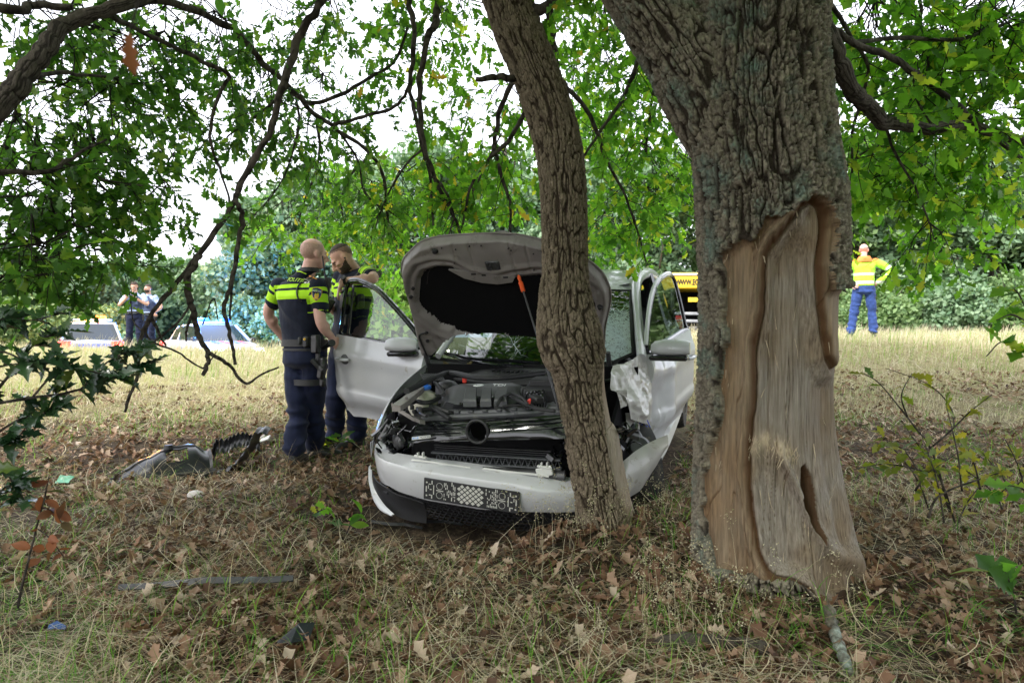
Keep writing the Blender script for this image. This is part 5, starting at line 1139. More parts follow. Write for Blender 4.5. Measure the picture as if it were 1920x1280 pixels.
# hoses, cables and boxes
mb = MB()
for pts, r_, Z in ([(762, 733), (775, 727), (787, 721), (815, 708), (843, 699), (890, 707), (937, 708), (980, 704), (1020, 699)], .017, .90), ([(770, 757), (780, 752), (795, 755), (812, 752), (824, 745)], .013, .80), ([(775, 772), (800, 767), (825, 770)], .012, .76), ([(800, 720), (815, 718), (826, 728), (832, 740)], .012, .84), ([(930, 765), (938, 748), (952, 742), (975, 752), (1005, 765), (1040, 770)], .010, .84), ([(945, 742), (960, 738), (978, 745), (990, 758)], .007, .86), ([(1000, 720), (1020, 715), (1045, 718)], .022, .84), ([(782, 765), (790, 775), (800, 780)], .009, .77):
    mb.tube(crom([tuple(CZ(a, b, Z)) for a, b in pts], 5), r_, 8)
sub(car, 'hoses', mb, m_blackp)
mb = MB(); rs = random.Random(9)
for px, py, Z, sx, sy, sz, rt in ((1020, 740, .82, .20, .22, .10, .2), (1030, 722, .86, .20, .14, .08, 0), (1005, 748, .84, .05, .10, .04, .7), (985, 735, .84, .05, .05, .06, .3), (770, 762, .74, .06, .06, .05, .4), (785, 775, .72, .05, .04, .05, .2), (840, 735, .78, .08, .10, .08, .5), (760, 775, .70, .08, .04, .03, .6)):
    mb = MB(); mb.box(CZ(px, py, Z), (sx, sy, sz), M=Matrix.Rotation(rt, 3, 'Z'), b=.008); sub(car, 'bay_box', mb, m_blackp)
mb = MB()
for k in range(5): mb.tube(crom([tuple(CZ(985 + 6 * k, 752, .82)), tuple(CZ(990 + 7 * k, 735 - k, .87)), tuple(CZ(1000 + 6 * k, 745, .84)), tuple(CZ(1003 + 5 * k, 762, .81))], 5), .004, 5)
sub(car, 'cable', mb, m_black)
mb = MB(); mb.tube(crom([tuple(CZ(988, 755, .85)), tuple(CZ(994, 748, .87)), tuple(CZ(992, 760, .84))], 5), .005, 5); mb.box(CZ(871, 712, .87), (.02, .02, .03)); sub(car, 'red_wire', mb, m_redw)
# strut turret and the left inner wing rail
mb = MB(); c = CZ(838, 722, .82); mb.tube([c + V((0, 0, -.1)), c, c + V((0, 0, .02)), c + V((0, 0, .03))], [.075, .07, .05, .02], 18); sub(car, 'strut_turret', mb, m_dmetal)
rail = [(738, 757), (745, 763), (757, 770), (770, 778), (785, 784), (795, 786)]
mb = MB(); p_ = [CZ(a, b, .80 - .012 * i) for i, (a, b) in enumerate(rail)]
mb.loft([[p + V((-.03, .03, 0)), p + V((.02, -.03, 0)), p + V((.02, -.03, -.02)), p + V((-.03, .03, -.02))] for p in p_])
p_ = [CZ(a, b, .86) for a, b in [(803, 712), (780, 731), (760, 748), (742, 760)]]
mb.loft([[p + V((-.022, 0, .004)), p + V((.025, 0, 0)), p + V((.025, 0, -.03)), p + V((-.022, 0, -.03))] for p in p_])
rs = random.Random(2)
for p in p_[:-1]: mb.tube([p + V((.005, 0, .004)), p + V((.005, 0, .012))], [.009, .007], 8)
sub(car, 'inner_wing_rail', mb, m_primer)
# smashed headlamp housings
for name, box_, n_, seed in (('headlamp_debris', (706, 775, 792, 852), 26, 4), ('headlamp_debris', (1030, 1062, 800, 858), 10, 6), ('headlamp_debris', (1158, 1186, 800, 850), 9, 7)):
    rs = random.Random(seed); mb = MB(); mb2 = MB()
    for k in range(n_):
        px, py = rs.uniform(box_[0], box_[1]), rs.uniform(box_[2], box_[3]); c = CF(px, py, rs.uniform(.20, .42) if px < 900 else rs.uniform(.15, .35))
        if px < 900 and py < 815 and px > 745: continue
        M = Matrix.Rotation(rs.uniform(-1, 1), 3, 'X') @ Matrix.Rotation(rs.uniform(-1.2, 1.2), 3, 'Y') @ Matrix.Rotation(rs.uniform(-1, 1), 3, 'Z')
        (mb if rs.random() < .8 else mb2).box(c, (rs.uniform(.03, .10), rs.uniform(.02, .05), rs.uniform(.004, .03)), M=M, b=.003)
    for k in range(5):
        px, py = rs.uniform(box_[0], box_[1]), rs.uniform(box_[2], box_[3]); c = CF(px, py, .22); mb.tube(crom([tuple(c), tuple(c + V((rs.uniform(-.05, .05), .02, .04))), tuple(c + V((rs.uniform(-.1, .1), .05, .02)))], 4), .004, 5)
    if mb2.v: mb.add(mb2.v, mb2.f, 1)
    o = sub(car, name, mb, [m_black, m_dmetal], smooth=False)
mb = MB(); mb.ball(CF(748, 826, .26), (.04, .03, .05)); 
g_ = quadgrid(CF(742, 822, .24), CF(756, 815, .24), CF(744, 845, .25), CF(757, 838, .24), 6, 6, (0, -.02, 0)); mb.grid(g_); sub(car, 'headlamp_reflector', mb, m_dmetal)
for c_, z_ in (((-.63, .62, .42), (.26, .36, .5)), ((.56, .58, .40), (.26, .36, .4))): mb = MB(); mb.box(c_, z_, b=.04); sub(car, 'wheel_arch_liner', mb, m_liner)
# ---- cowl, wipers, windscreen
WB = [(806, 669), (840, 674), (900, 681), (960, 685), (1020, 686), (1100, 684), (1150, 678), (1186, 662)]   # bottom edge of the glass
def wF(X): return .98 + .28 * (abs(X) / .66) ** 2.2
def onscreen(px, py):
    F = 1.1
    for _ in range(30): p = CF(px, py, F); F = .5 * F + .5 * wF(max(-.68, min(.68, p.x)))
    return p
wb = [onscreen(*q) for q in WB]; wb = [V((p.x, p.y, max(p.z, .86))) for p in wb]
top_l, top_r = V((-.545, 1.78, 1.375)), CF(1183, 545, 1.76)
top_l.z = top_r.z + .004
wbx = np.array([tuple(p) for p in wb]); nu_, nv_ = 50, 26; rows = []
for v_ in np.linspace(0, 1, nv_):
    row = []
    for u in np.linspace(0, 1, nu_):
        k = u * (len(wb) - 1); b = V([np.interp(k, range(len(wb)), wbx[:, q]) for q in range(3)]); t = top_l + (top_r - top_l) * u + V((0, -.07 * 4 * u * (1 - u), .012 * 4 * u * (1 - u)))
        row.append(b * (1 - v_) + t * v_ + V((0, -.045, .035)) * (4 * v_ * (1 - v_)))
    rows.append(row)
scr = np.array([[tuple(p) for p in r] for r in rows])
mb = MB(); mb.grid(scr.tolist()); ws = sub(car, 'windscreen', mb, m_crack); ws['label'] = 'windscreen cracked all over and crazed white at its lower corner'
pc = scr[5, int(nu_ * .93)]; dd = np.linalg.norm((scr - pc) * (1, 1, 1), axis=2).ravel(); pc2 = scr[3, int(nu_ * .45)]; d2_ = np.linalg.norm(scr - pc2, axis=2).ravel()
cz_ = np.clip(np.maximum(1.35 - dd / .40, .42 - d2_ / .8), 0, 1)
a_ = ws.data.attributes.new('craze', 'FLOAT', 'POINT'); a_.data.foreach_set('value', cz_.astype(np.float32))
mb = MB()   # black border
for line in (scr[0], scr[-1], scr[:, 0], scr[:, -1]): mb.tube([V(p) + V((0, .006, -.004)) for p in line], .014, 5)
sub(ws, 'seal', mb, m_rubber)
# crack lines standing in the glass, from the blow outwards
rs = random.Random(21); mb = MB()
for k in range(30):
    i, j = 5.0, nu_ * .93; a = rs.uniform(0, 6.283) if k > 10 else rs.uniform(1.7, 3.6); p_ = []
    if k > 24: i, j = 3.0, nu_ * rs.uniform(.25, .7); a = rs.uniform(.3, 2.8)
    for s_ in range(rs.randint(5, 16)):
        if not (0 <= i < nv_ - 1 and 0 <= j < nu_ - 1): break
        a0, b0 = int(i), int(j); fu, fv = j - b0, i - a0
        p = scr[a0, b0] * (1 - fu) * (1 - fv) + scr[a0, b0 + 1] * fu * (1 - fv) + scr[a0 + 1, b0] * (1 - fu) * fv + scr[a0 + 1, b0 + 1] * fu * fv
        p_.append(V(p) + V((0, -.003, .002))); a += rs.uniform(-.35, .35); i += math.sin(a) * 1.1; j += math.cos(a) * 1.6
    if len(p_) > 2: mb.tube(p_, [.0008] * (len(p_) - 1) + [.0004], 3)
sub(ws, 'crack', mb, mat('crack_white', (.7, .82, .84), .3))
mb = MB(); rows = []
for v_ in np.linspace(0, 1, 6): rows.append([V(tuple(scr[0][int(u * (nu_ - 1))])) + V((0, -.01 - .15 * v_, -.012 - .045 * v_ ** 1.5 - .03 * v_)) for u in np.linspace(.0, .90, 24)])
mb.grid(rows); mb.tube([V(p) + V((0, -.01, -.006)) for p in rows[-1]], .012, 6); cowl = sub(car, 'cowl', mb, m_blackp)
mb = MB()
for u in np.linspace(.42, .80, 40):
    p = V(rows[2][int(u * 23)]) ; p = V(tuple(scr[0][int(u * (nu_ - 1) * .9)])) + V((0, -.09, -.028)); mb.box(p, (.005, .07, .010))
for i in range(12):
    for j in range(6): mb.box(CZ(795 + 3.4 * i - 1.2 * j, 712 - 2.2 * j + .0 * i, .895), (.005, .012, .006))
o = sub(cowl, 'cowl_grille', mb, m_grey, smooth=False); tag(o, kind='stuff')
for pts in ([(787, 670), (841, 668), (870, 672), (895, 677), (960, 681), (1016, 685)], [(841, 669), (880, 681), (930, 689), (985, 691)]):
    mb = MB(); p_ = [onscreen(a, b) + V((0, -.04, .025)) for a, b in pts]; mb.tube(crom([tuple(p) for p in p_], 4), .008, 6); mb.tube(crom([tuple(p + V((0, .012, -.012))) for p in p_[1:]], 4), .006, 5); sub(car, 'wiper', mb, m_black)
mb = MB(); rs = random.Random(4)      # leaf mould and moss lying on the cowl
for k in range(120):
    px = rs.uniform(838, 890); py = 680 + 10 * math.sin((px - 838) / 52 * 3.1) + rs.uniform(-3, 3); mb.box(onscreen(px, py) + V((0, -.06, .01)), (.012, .010, .006), M=Matrix.Rotation(rs.uniform(0, 3), 3, 'Z'))
o = sub(cowl, 'moss', mb, mat('moss', (.16, .13, .05), .9), smooth=False); tag(o, kind='stuff')
# ---- passenger room
mb = MB(); mb.tube([(x, 1.36 - .06 * (1 - (x / .6) ** 2), .90) for x in np.linspace(-.56, .56, 12)], .06, 10); mb.box((0, 1.46, .80), (1.16, .22, .20), b=.03); dash = sub(car, 'dashboard', mb, m_dash)
mb = MB(); c = V((.36, 1.58, .90)); M = Matrix.Rotation(R(65), 3, 'X')
mb.tube([c + M @ V((.18 * math.cos(t), .18 * math.sin(t), 0)) for t in np.linspace(0, 6.283, 33)], .015, 8, cap=False); mb.tube([c + M @ V((0, 0, .06)), c], [.04, .06], 12)
for t in (0, 3.14, 4.71): mb.tube([c, c + M @ V((.18 * math.cos(t), .18 * math.sin(t), 0))], .014, 6)
sub(car, 'steering_wheel', mb, m_dash)
for x in (-.36, .36):
    mb = MB(); mb.box((x, 2.05, .55), (.50, .52, .18), b=.06); mb.box((x, 2.36, .88), (.48, .14, .62), M=Matrix.Rotation(R(-14), 3, 'X'), b=.055); mb.box((x, 2.47, 1.26), (.26, .09, .17), M=Matrix.Rotation(R(-10), 3, 'X'), b=.04)
    for dx in (-.06, .06): mb.tube([(x + dx, 2.43, 1.12), (x + dx, 2.46, 1.24)], .008, 6)
    sub(car, 'seat', mb, m_seat)
mb = MB(); mb.box((0, 3.05, .55), (1.2, .5, .2), b=.06); mb.box((0, 3.32, .86), (1.2, .13, .56), M=Matrix.Rotation(R(-16), 3, 'X'), b=.05); sub(car, 'rear_bench', mb, m_seat)
mb = MB(); mb.box((0, 1.80, 1.26), (.24, .03, .07), b=.015); mb.tube([(0, 1.80, 1.36), (0, 1.80, 1.27)], .012, 6); sub(car, 'rear_view_mirror', mb, m_black)
mb = MB(); mb.prism([V((-.68, 1.0, .20)), V((.68, 1.0, .20)), V((.70, 3.85, .25)), V((-.70, 3.85, .25))], (0, 0, .04)); sub(car, 'floor_pan', mb, m_liner, smooth=False)
# ---- roof and body sides
rows = []
for F, z, hw in ((1.775, top_r.z + .012, .55), (1.82, top_r.z + .030, .555), (2.0, 1.445, .565), (2.3, 1.478, .575), (2.6, 1.486, .575), (2.9, 1.475, .565), (3.2, 1.445, .55), (3.5, 1.395, .53), (3.62, 1.36, .52)):
    rows.append([(hw * u, F - .06 * (1 - u * u) * (1 if F < 1.9 else .3), z - .045 * abs(u) ** 3.2) for u in np.linspace(-1, 1, 24)])
roof = shell('roof', rows, m_white, car, -.008)
def side_tube(pts, r_, name, m, n=8, fl=1.0):
    mb = MB(); mb.tube(crom(pts, 6), r_, n); return sub(car, name, mb, m)
for s in (-1, 1):
    arch = [(s * .70, 1.16, .93), (s * .64, 1.45, 1.14), (s * .585, 1.76, 1.355), (s * .575, 2.05, 1.432), (s * .58, 2.5, 1.455), (s * .57, 3.0, 1.43), (s * .555, 3.4, 1.36), (s * .60, 3.66, 1.12), (s * .68, 3.78, .92)]
    mb = MB(); c_ = crom(arch, 8)
    T_ = np.gradient(c_, axis=0); rings = []
    for p, t in zip(c_, T_):
        t = V(t).normalized(); o_ = V((s, 0, .35)); o_ = (o_ - t * o_.dot(t)).normalized(); b_ = t.cross(o_); rings.append([V(p) + (o_ * math.cos(a) * (.030 if s > 0 else .022) + b_ * math.sin(a) * (.042 if s > 0 else .028)) for a in np.linspace(0, 6.283, 12, endpoint=False)])
    mb.loft(rings); sub(car, 'roof_rail', mb, m_white)
    side_tube([(s * .575, 2.42, 1.44), (s * .68, 2.44, 1.05), (s * .74, 2.46, .85), (s * .75, 2.46, .3)], .05, 'pillar', m_black)
    side_tube([(s * .74, 1.0, .28), (s * .76, 1.6, .26), (s * .76, 2.6, .26), (s * .76, 2.95, .28)], .06, 'sill', m_white)
    # rear door and quarter panel, wheel arch cut out
    rows = []
    for z, bul in ((.94, .0), (.86, .035), (.74, .05), (.6, .055), (.45, .05), (.3, .03)):
        rows.append([(s * (.70 + bul - .10 * smooth(3.5, 3.95, F)), F, max(z, .33 + (math.sqrt(max(0, .34 ** 2 - (F - 3.32) ** 2)) if abs(F - 3.32) < .34 else -.1))) for F in np.linspace(2.48, 3.93, 40)])
    shell('quarter_panel', rows, m_white, car, .006 * s)
    # rear side glass
    g4 = quadgrid((s * .598, 2.50, 1.415), (s * .588, 3.35, 1.34), (s * .705, 2.50, .96), (s * .69, 3.60, .97), 10, 6, (s * .02, 0, 0)); mb = MB(); mb.grid(g4); sub(car, 'rear_side_window', mb, m_gdark)
    mb = MB(); mb.tube([g4[0][0], g4[0][-1], g4[-1][-1], g4[-1][0], g4[0][0]], .012, 6); sub(car, 'window_seal', mb, m_rubber)
mb = MB(); rows = [[(.60 * u * hw, F, z) for u in np.linspace(-1, 1, 10)] for F, z, hw in ((3.63, 1.36, .86), (3.80, 1.00, 1.05))]; mb.grid(rows); sub(car, 'rear_window', mb, m_gdark)
rows = [[(.80 * u * hw, F - .06 * (u * u), z) for u in np.linspace(-1, 1, 14)] for F, z, hw in ((3.80, 1.0, .82), (3.90, .92, .88), (3.95, .75, .92), (3.96, .5, .94), (3.92, .25, .92))]; shell('tailgate', rows, m_white, car, .01)
for s in (-1, 1):
    mb = MB(); mb.box((s * .66, 3.93, .88), (.16, .08, .16), b=.02); sub(car, 'tail_lamp', mb, m_red)
mb = MB(); p0 = CF(1108, 493, 3.2); mb.tube([p0, p0 + V((.03, .28, .30))], [.006, .002], 6); sub(car, 'aerial', mb, m_black)
mb = MB(); mb.grid([[(u * .52, F, z) for u in np.linspace(-1, 1, 8)] for F, z in ((1.85, 1.375), (2.2, 1.43), (2.6, 1.44), (3.1, 1.41), (3.5, 1.34))]); sub(car, 'headliner', mb, m_seat)
mb = MB(); mb.box((0, 3.50, .98), (1.16, .42, .03), b=.01); sub(car, 'parcel_shelf', mb, m_seat)
for x in (-.36, 0, .36): mb = MB(); mb.box((x, 3.34, 1.2), (.26, .08, .18), b=.035); sub(car, 'rear_headrest', mb, m_seat)
# clutter of the bay: brackets, clips, pipes
rs = random.Random(17)
for k in range(44):
    px, py = (rs.uniform(735, 850), rs.uniform(722, 782)) if k % 3 else (rs.uniform(960, 1060), rs.uniform(712, 772))
    if (770 < px < 815 and py < 762) or (px < 900 and px < 752 + (775 - py) * 1.15): continue
    c = CZ(px, py, rs.uniform(.70, .80)); mb = MB(); t_ = rs.random()
    if t_ < .45: mb.tube(crom([tuple(c + V((rs.uniform(-.12, .12), rs.uniform(-.12, .12), rs.uniform(-.05, .03)))) for _ in range(4)], 5), rs.choice((.004, .006, .009, .012)), 7)
    elif t_ < .75: mb.box(c, (rs.uniform(.03, .08), rs.uniform(.02, .06), rs.uniform(.01, .05)), M=Matrix.Rotation(rs.uniform(0, 3), 3, 'Z') @ Matrix.Rotation(rs.uniform(-.5, .5), 3, 'X'), b=.004)
    else: mb.tube([c, c + V((0, 0, .02)), c + V((0, 0, .024))], [rs.uniform(.012, .025)] * 2 + [.008], 12)
    sub(car, rs.choice(('bay_hose', 'bay_pipe')) if t_ < .45 else 'bay_bracket' if t_ < .75 else 'bay_cap', mb, rs.choice((m_blackp, m_blackp, m_black, m_dmetal, m_grey, m_metal)))
# wheels
def wheel(x, F, z, steer=0):
    w_ = bpy.data.objects.new('wheel', None); COL.objects.link(w_); w_.parent = car; w_.location = (x, F, z); w_.rotation_euler = (0, 0, steer)
    mb = MB(); n = 32
    prof = [(.17, -.085), (.22, -.095), (.285, -.085), (.298, -.05), (.30, 0), (.298, .05), (.285, .085), (.22, .095), (.17, .085)]
    mb.loft([[V((y, r_ * math.cos(t), r_ * math.sin(t))) for r_, y in prof] for t in np.linspace(0, 2 * math.pi, n + 1)], cap=False); sub(w_, 'tyre', mb, m_tyre)
    mb = MB(); sd_ = 1 if x > 0 else -1
    mb.loft([[V((sd_ * y, r_ * math.cos(t), r_ * math.sin(t))) for r_, y in ((.18, .06), (.165, .075), (.15, .03), (.05, .045), (.01, .05))] for t in np.linspace(0, 2 * math.pi, n + 1)], cap=False)
    for k in range(5):
        a = k * 2 * math.pi / 5; mb.tube([V((sd_ * .055, .03 * math.cos(a), .03 * math.sin(a))), V((sd_ * .068, .165 * math.cos(a), .165 * math.sin(a)))], [.028, .02], 6)
    sub(w_, 'rim', mb, m_metal)
wheel(-.72, .84, .30, .1); wheel(.66, .98, .27, .5); wheel(-.72, 3.32, .30); wheel(.72, 3.32, .30)
# ---- wings
# picture-left wing: intact, a thin lit edge down to the lamp opening
top = [(804, 678), (790, 690), (771, 706), (752, 724), (737, 744), (724, 768), (716, 790), (706, 812)]; low = [(799, 690), (783, 700), (764, 716), (745, 735), (729, 757), (716, 781), (707, 800), (700, 826)]
a = [CX(px, py, -.715 - .065 * i / 7) for i, (px, py) in enumerate(top)]; b = [CX(px, py, -.80 - .03 * i / 7) for i, (px, py) in enumerate(low)]
a = [V((p.x, min(max(p.y, .3), 1.2), p.z)) for p in a]
Fs = np.linspace(1.12, .42, 8)
def edge(pts, Xs):
    out = []
    for i, (px, py) in enumerate(pts): out.append(CF(px, py, float(Fs[i])))
    return out
a, b = edge(top, None), edge(low, None)
c3 = [V((min(p.x - .02, -.80), p.y, p.z - .10)) for p in b]; c4 = [V((-.83, p.y, .50)) for p in b]
shell('wing', [[tuple(q) for q in crom([tuple(p) for p in r], 4)] for r in (a, [(p + q) / 2 + V((-.004, 0, .006)) for p, q in zip(a, b)], b, c3, c4)], m_white, car, .004)
# picture-right wing: crushed back and torn
tp = [(1150, 690), (1168, 676), (1190, 662), (1211, 682)]; 
left = [(1150, 690), (1143, 704), (1142, 730), (1152, 738), (1165, 746), (1172, 752), (1179, 767), (1182, 785)]; right = [(1196, 660), (1206, 680), (1211, 700), (1214, 715), (1216, 732), (1218, 750), (1214, 772), (1206, 792)]
Lf = [.86, .74, .68, .66, .66, .68, .72, .74]; Rf = [1.20, 1.24, 1.26, 1.26, 1.25, 1.22, 1.18, 1.14]
a = [CF(px, py, f_) for (px, py), f_ in zip(left, Lf)]; b = [CF(px, py, f_) for (px, py), f_ in zip(right, Rf)]
g_ = curves_grid(a, b, 60, 60, (.03, -.05, .0)); u_ = np.linspace(0, 1, 60); msk = np.ones((60, 60))
g_ = crumple(g_.tolist(), .030, 8.0, 31); g_ = crumple(g_.tolist(), .004, 24.0, 35); wg = shell('wing', g_, m_dirtyw, car, .003, True, .22); wg['label'] = 'crushed and torn front wing'
mb = MB(); rs = random.Random(5)      # torn sheet edges hanging into the arch
for px, py, F in ((1182, 790, .80), (1188, 800, .85), (1205, 800, 1.05), (1212, 806, 1.1), (1165, 748, .66), (1218, 812, 1.12), (1208, 826, 1.05)):
    c = CF(px, py, F); q_ = quadgrid(c + V((-.03, 0, .05)), c + V((.03, .02, .05)), c + V((rs.uniform(-.05, .0), -.02, -.05)), c + V((rs.uniform(0, .03), .03, -.04)), 5, 6); mb = MB(); mb.grid(crumple(q_, .012, 30, int(px)).tolist()); sub(car, 'torn_sheet', mb, m_dirtyw)
mb = MB(); mb2 = MB()
for k in range(24):
    c = CF(rs.uniform(1192, 1206), rs.uniform(782, 800), .95); (mb if k % 3 else mb2).tube(crom([tuple(c), tuple(c + V((rs.uniform(-.03, .03), -.02, rs.uniform(-.03, .03)))), tuple(c + V((rs.uniform(-.05, .05), .0, -.05)))], 3), .0035, 4)
mb.add(mb2.v, mb2.f, 1); sub(car, 'torn_wiring', mb, [m_bluew, m_lightp])
mb = MB(); mb.tube([CF(1196, 842, .62), CF(1198, 838, .60), CF(1199, 836, .58)], [.062, .07, .05], 18); mb.tube(crom([tuple(CF(1188, 805, .9)), tuple(CF(1196, 820, .8)), tuple(CF(1207, 838, .75))], 4), .03, 10); mb.tube([CF(1205, 800, 1.0), CF(1211, 840, .95)], [.02, .028], 10); sub(car, 'suspension_strut', mb, m_dmetal)
mb = MB(); mb.prism([CF(1140, 735, .95), CF(1185, 745, 1.0), CF(1200, 850, 1.0), CF(1140, 880, .95)], (0, .02, 0)); sub(car, 'arch_shade', mb, m_liner, smooth=False)  # black sheet standing in for the shade inside the open arch
# ---- bonnet, raised
hz0 = (CF(800, 672, .95).z + .0); hA = V((-.70, 1.0, hz0)); 
best = None
for th in np.linspace(R(30), R(88), 117):
    fr = V((-.05, 1.0 - .93 * math.cos(th), hz0 + .93 * math.sin(th))); e_ = abs(cpix(fr)[1] - 450)
    if best is None or e_ < best[0]: best = (e_, th)
th = best[1]; hdir = V((0, -math.cos(th), math.sin(th))); hn = V((1, 0, 0)).cross(hdir).normalized(); hn = hn if hn.y > 0 else -hn     # hn points to the outer (rear) side
def HB(px, py, off=0.0): return CP(px, py, hA + hn * off, hn)
OUT = [(787, 671), (779, 640), (766, 583), (753, 537), (748, 510), (752, 494), (764, 480), (784, 462), (812, 453), (850, 449), (890, 447), (925, 446), (945, 447), (965, 448), (1000, 455), (1030, 463), (1065, 478), (1106, 500), (1128, 521), (1141, 548), (1143, 572), (1138, 598), (1133, 622), (1131, 655)]
LIN = [(785, 552), (787, 525), (796, 510), (819, 503), (845, 504), (872, 521), (908, 529), (936, 531), (965, 524), (1012, 518), (1070, 528), (1104, 548), (1116, 575), (1110, 605), (1098, 630), (1003, 634), (952, 632), (945, 627), (901, 628), (896, 630), (889, 629), (862, 624), (853, 621), (851, 616), (826, 609), (820, 603), (792, 582), (784, 568)]
po = [HB(*q) for q in OUT]; pl = [HB(*q) for q in LIN]
h2 = lambda p: ((p - hA).x, (p - hA).dot(hdir)); O2 = np.array([h2(p) for p in po]); L2 = np.array([h2(p) for p in pl])
def h3(x, y, off): return hA + V((x, 0, 0)) + hdir * y + hn * off
NX, NY = 150, 110; xs = np.linspace(O2[:, 0].min(), O2[:, 0].max(), NX); ys = np.linspace(O2[:, 1].min(), O2[:, 1].max(), NY)
# sample inside the outline on rows mapped between its left and right sides so that the rim is clean
kt = 11
Lc, Rc = O2[:kt + 1], O2[:kt - 1:-1]
def resample(c, n): 
    s_ = np.r_[0, np.cumsum(np.hypot(*np.diff(c, axis=0).T))]; s_ /= s_[-1]; t = np.linspace(0, 1, n); return np.c_[np.interp(t, s_, c[:, 0]), np.interp(t, s_, c[:, 1])]
Lc = resample(Lc, NY); Rc = resample(Rc, NY); U = np.linspace(0, 1, NX)
HX = Lc[:, None, 0] * (1 - U) + Rc[:, None, 0] * U; HY = Lc[:, None, 1] * (1 - U) + Rc[:, None, 1] * U
# the last rows collapse to the middle of the front edge; fine
CUT = [h2(HB(*q)) for q in [(790, 690), (802, 673), (815, 659), (826, 646), (837, 636), (851, 627), (889, 629), (896, 631), (901, 628), (945, 628), (952, 633), (1003, 635), (1060, 637), (1098, 641), (1118, 652), (1126, 668), (1126, 700)]]
cell = 1.4 / NX
for poly in (L2.tolist(), CUT):
    for _ in range(3):
        d0 = sdf_poly(HX, HY, poly); e_ = .002; gx_ = (sdf_poly(HX + e_, HY, poly) - d0) / e_; gy_ = (sdf_poly(HX, HY + e_, poly) - d0) / e_
        k_ = np.abs(d0) < cell * .62; HX = np.where(k_, HX - gx_ * d0, HX); HY = np.where(k_, HY - gy_ * d0, HY)
do = -sdf_poly(HX, HY, O2.tolist()); dl = sdf_poly(HX, HY, L2.tolist()); dcut = sdf_poly(HX, HY, CUT)
fold = np.exp(-(((HX - h2(HB(938, 452))[0]) / .05) ** 2)) * smooth(.10, .0, do)
outer_off = .045 + .03 * smooth(0, .2, do) + .03 * fold + .008 * vnoise(HX * 5, HY * 5, 0, 3)
edge_ = smooth(0, .02, do)
relief = .018 - .030 * np.exp(-((do - .012) / .010) ** 2) * 0
frame = -.030 * smooth(.0, .03, do) * smooth(-.005, .035, dl) + .014 * np.exp(-((dl - .055) / .010) ** 2) * (HY > .55) - .010 * np.exp(-((dl - .085) / .018) ** 2)
ribs = np.zeros_like(HX)
for px in (857, 888, 963, 993): 
    x0 = h2(HB(px, 490))[0]; ribs += .006 * np.exp(-((HX - x0) / .006) ** 2) * (HY > .6)
inner_off = .020 + frame + ribs + .004 * vnoise(HX * 11, HY * 11, 0, 7) + .020 * fold
inner_off = np.where(dl < 0, .022 + .004 * vnoise(HX * 7, HY * 7, 0, 2), inner_off)
inner_off = inner_off * edge_ + outer_off * (1 - edge_)
b3 = lambda off: np.array(hA)[None, None] + HX[..., None] * np.array([1, 0, 0]) + HY[..., None] * np.array(hdir) + off[..., None] * np.array(hn)
A_ = b3(inner_off); B_ = b3(outer_off + .004)
idx = np.arange(NX * NY).reshape(NY, NX); f = np.stack([idx[:-1, :-1], idx[:-1, 1:], idx[1:, 1:], idx[1:, :-1]], 2).reshape(-1, 4)
f4 = lambda q: (q[:-1, :-1] + q[:-1, 1:] + q[1:, 1:] + q[1:, :-1]).ravel()
keep = f4(dcut) > 0; inl = (f4(dl) < 0)[keep]; f = f[keep]
bonnet = np_mesh('bonnet', B_.reshape(-1, 3), f[:, ::-1], m_white, car); bonnet['label'] = 'raised white bonnet with a folded front edge'
def np_sub(name, v, f, m, parent): u, inv = np.unique(f, return_inverse=True); return np_mesh(name, v[u], inv.reshape(f.shape), m, parent)
np_sub('bonnet_frame', A_.reshape(-1, 3), f[~inl], m_primer, bonnet); np_sub('insulation_mat', A_.reshape(-1, 3), f[inl], m_liner, bonnet)
mb = MB(); rim_ = [po[i] for i in range(len(po))]; rc = crom([tuple(p + hn * .045) for p in rim_], 4); mb.tube(rc, .006, 6); sub(bonnet, 'folded_hem', mb, m_primer)
mb = MB(); c = HB(924, 498, -.012); M_h = Matrix((V((1, 0, 0)), hdir, -hn)).transposed()
mb.box(c, (.085, .062, .012), M=M_h, b=.005)
for dx in (-.03, .03):
    for dy in (-.018, .018): 
        q = c + M_h @ V((dx, dy, .006)); mb.tube([q, q - hn * .006], [.007, .006], 8)
mb.tube([c + M_h @ V((-.006, -.01, .006)), c + M_h @ V((-.006, -.01, .03)), c + M_h @ V((-.006, .02, .03)), c + M_h @ V((-.006, .02, .006))], .004, 6); sub(bonnet, 'latch_plate', mb, m_dmetal)
mb = MB()
br_ = [(842, 503), (880, 507), (925, 512), (966, 518), (962, 526), (935, 530), (905, 527), (872, 519)]
mb.prism([HB(*q, -.002) for q in br_], -hn * .016); brk = sub(bonnet, 'latch_bracket', mb, m_primer)
def hole(f_): mb = MB(); f_(mb); sub(bonnet, 'bonnet_hole', mb, m_rubber)
for px, py, w_ in ((888, 514, .03), (907, 516, .026), (948, 520, .03)): hole(lambda mb: mb.box(HB(px, py, -.0185), (w_, .012, .004), M=M_h, b=.001))
for px, py in ((771, 556), (775, 540), (800, 623), (802, 638)):
    q = HB(px, py, -.012); hole(lambda mb: mb.tube([q, q - hn * .012], [.011, .010], 14))
for px, py, k in ((816, 470, 1), (1125, 575, .8)):
    q = HB(px, py, -.010); hole(lambda mb: mb.tube([q, q - hn * .008, q - hn * .02], [.022 * k, .017 * k, .011 * k], 14))
for px, py in ((828, 465), (854, 468), (880, 462), (902, 461), (958, 470), (1000, 476), (852, 494), (1001, 506), (953, 466)): q = HB(px, py, -.014); hole(lambda mb: mb.tube([q + hn * .004, q - hn * .003], .004, 8))

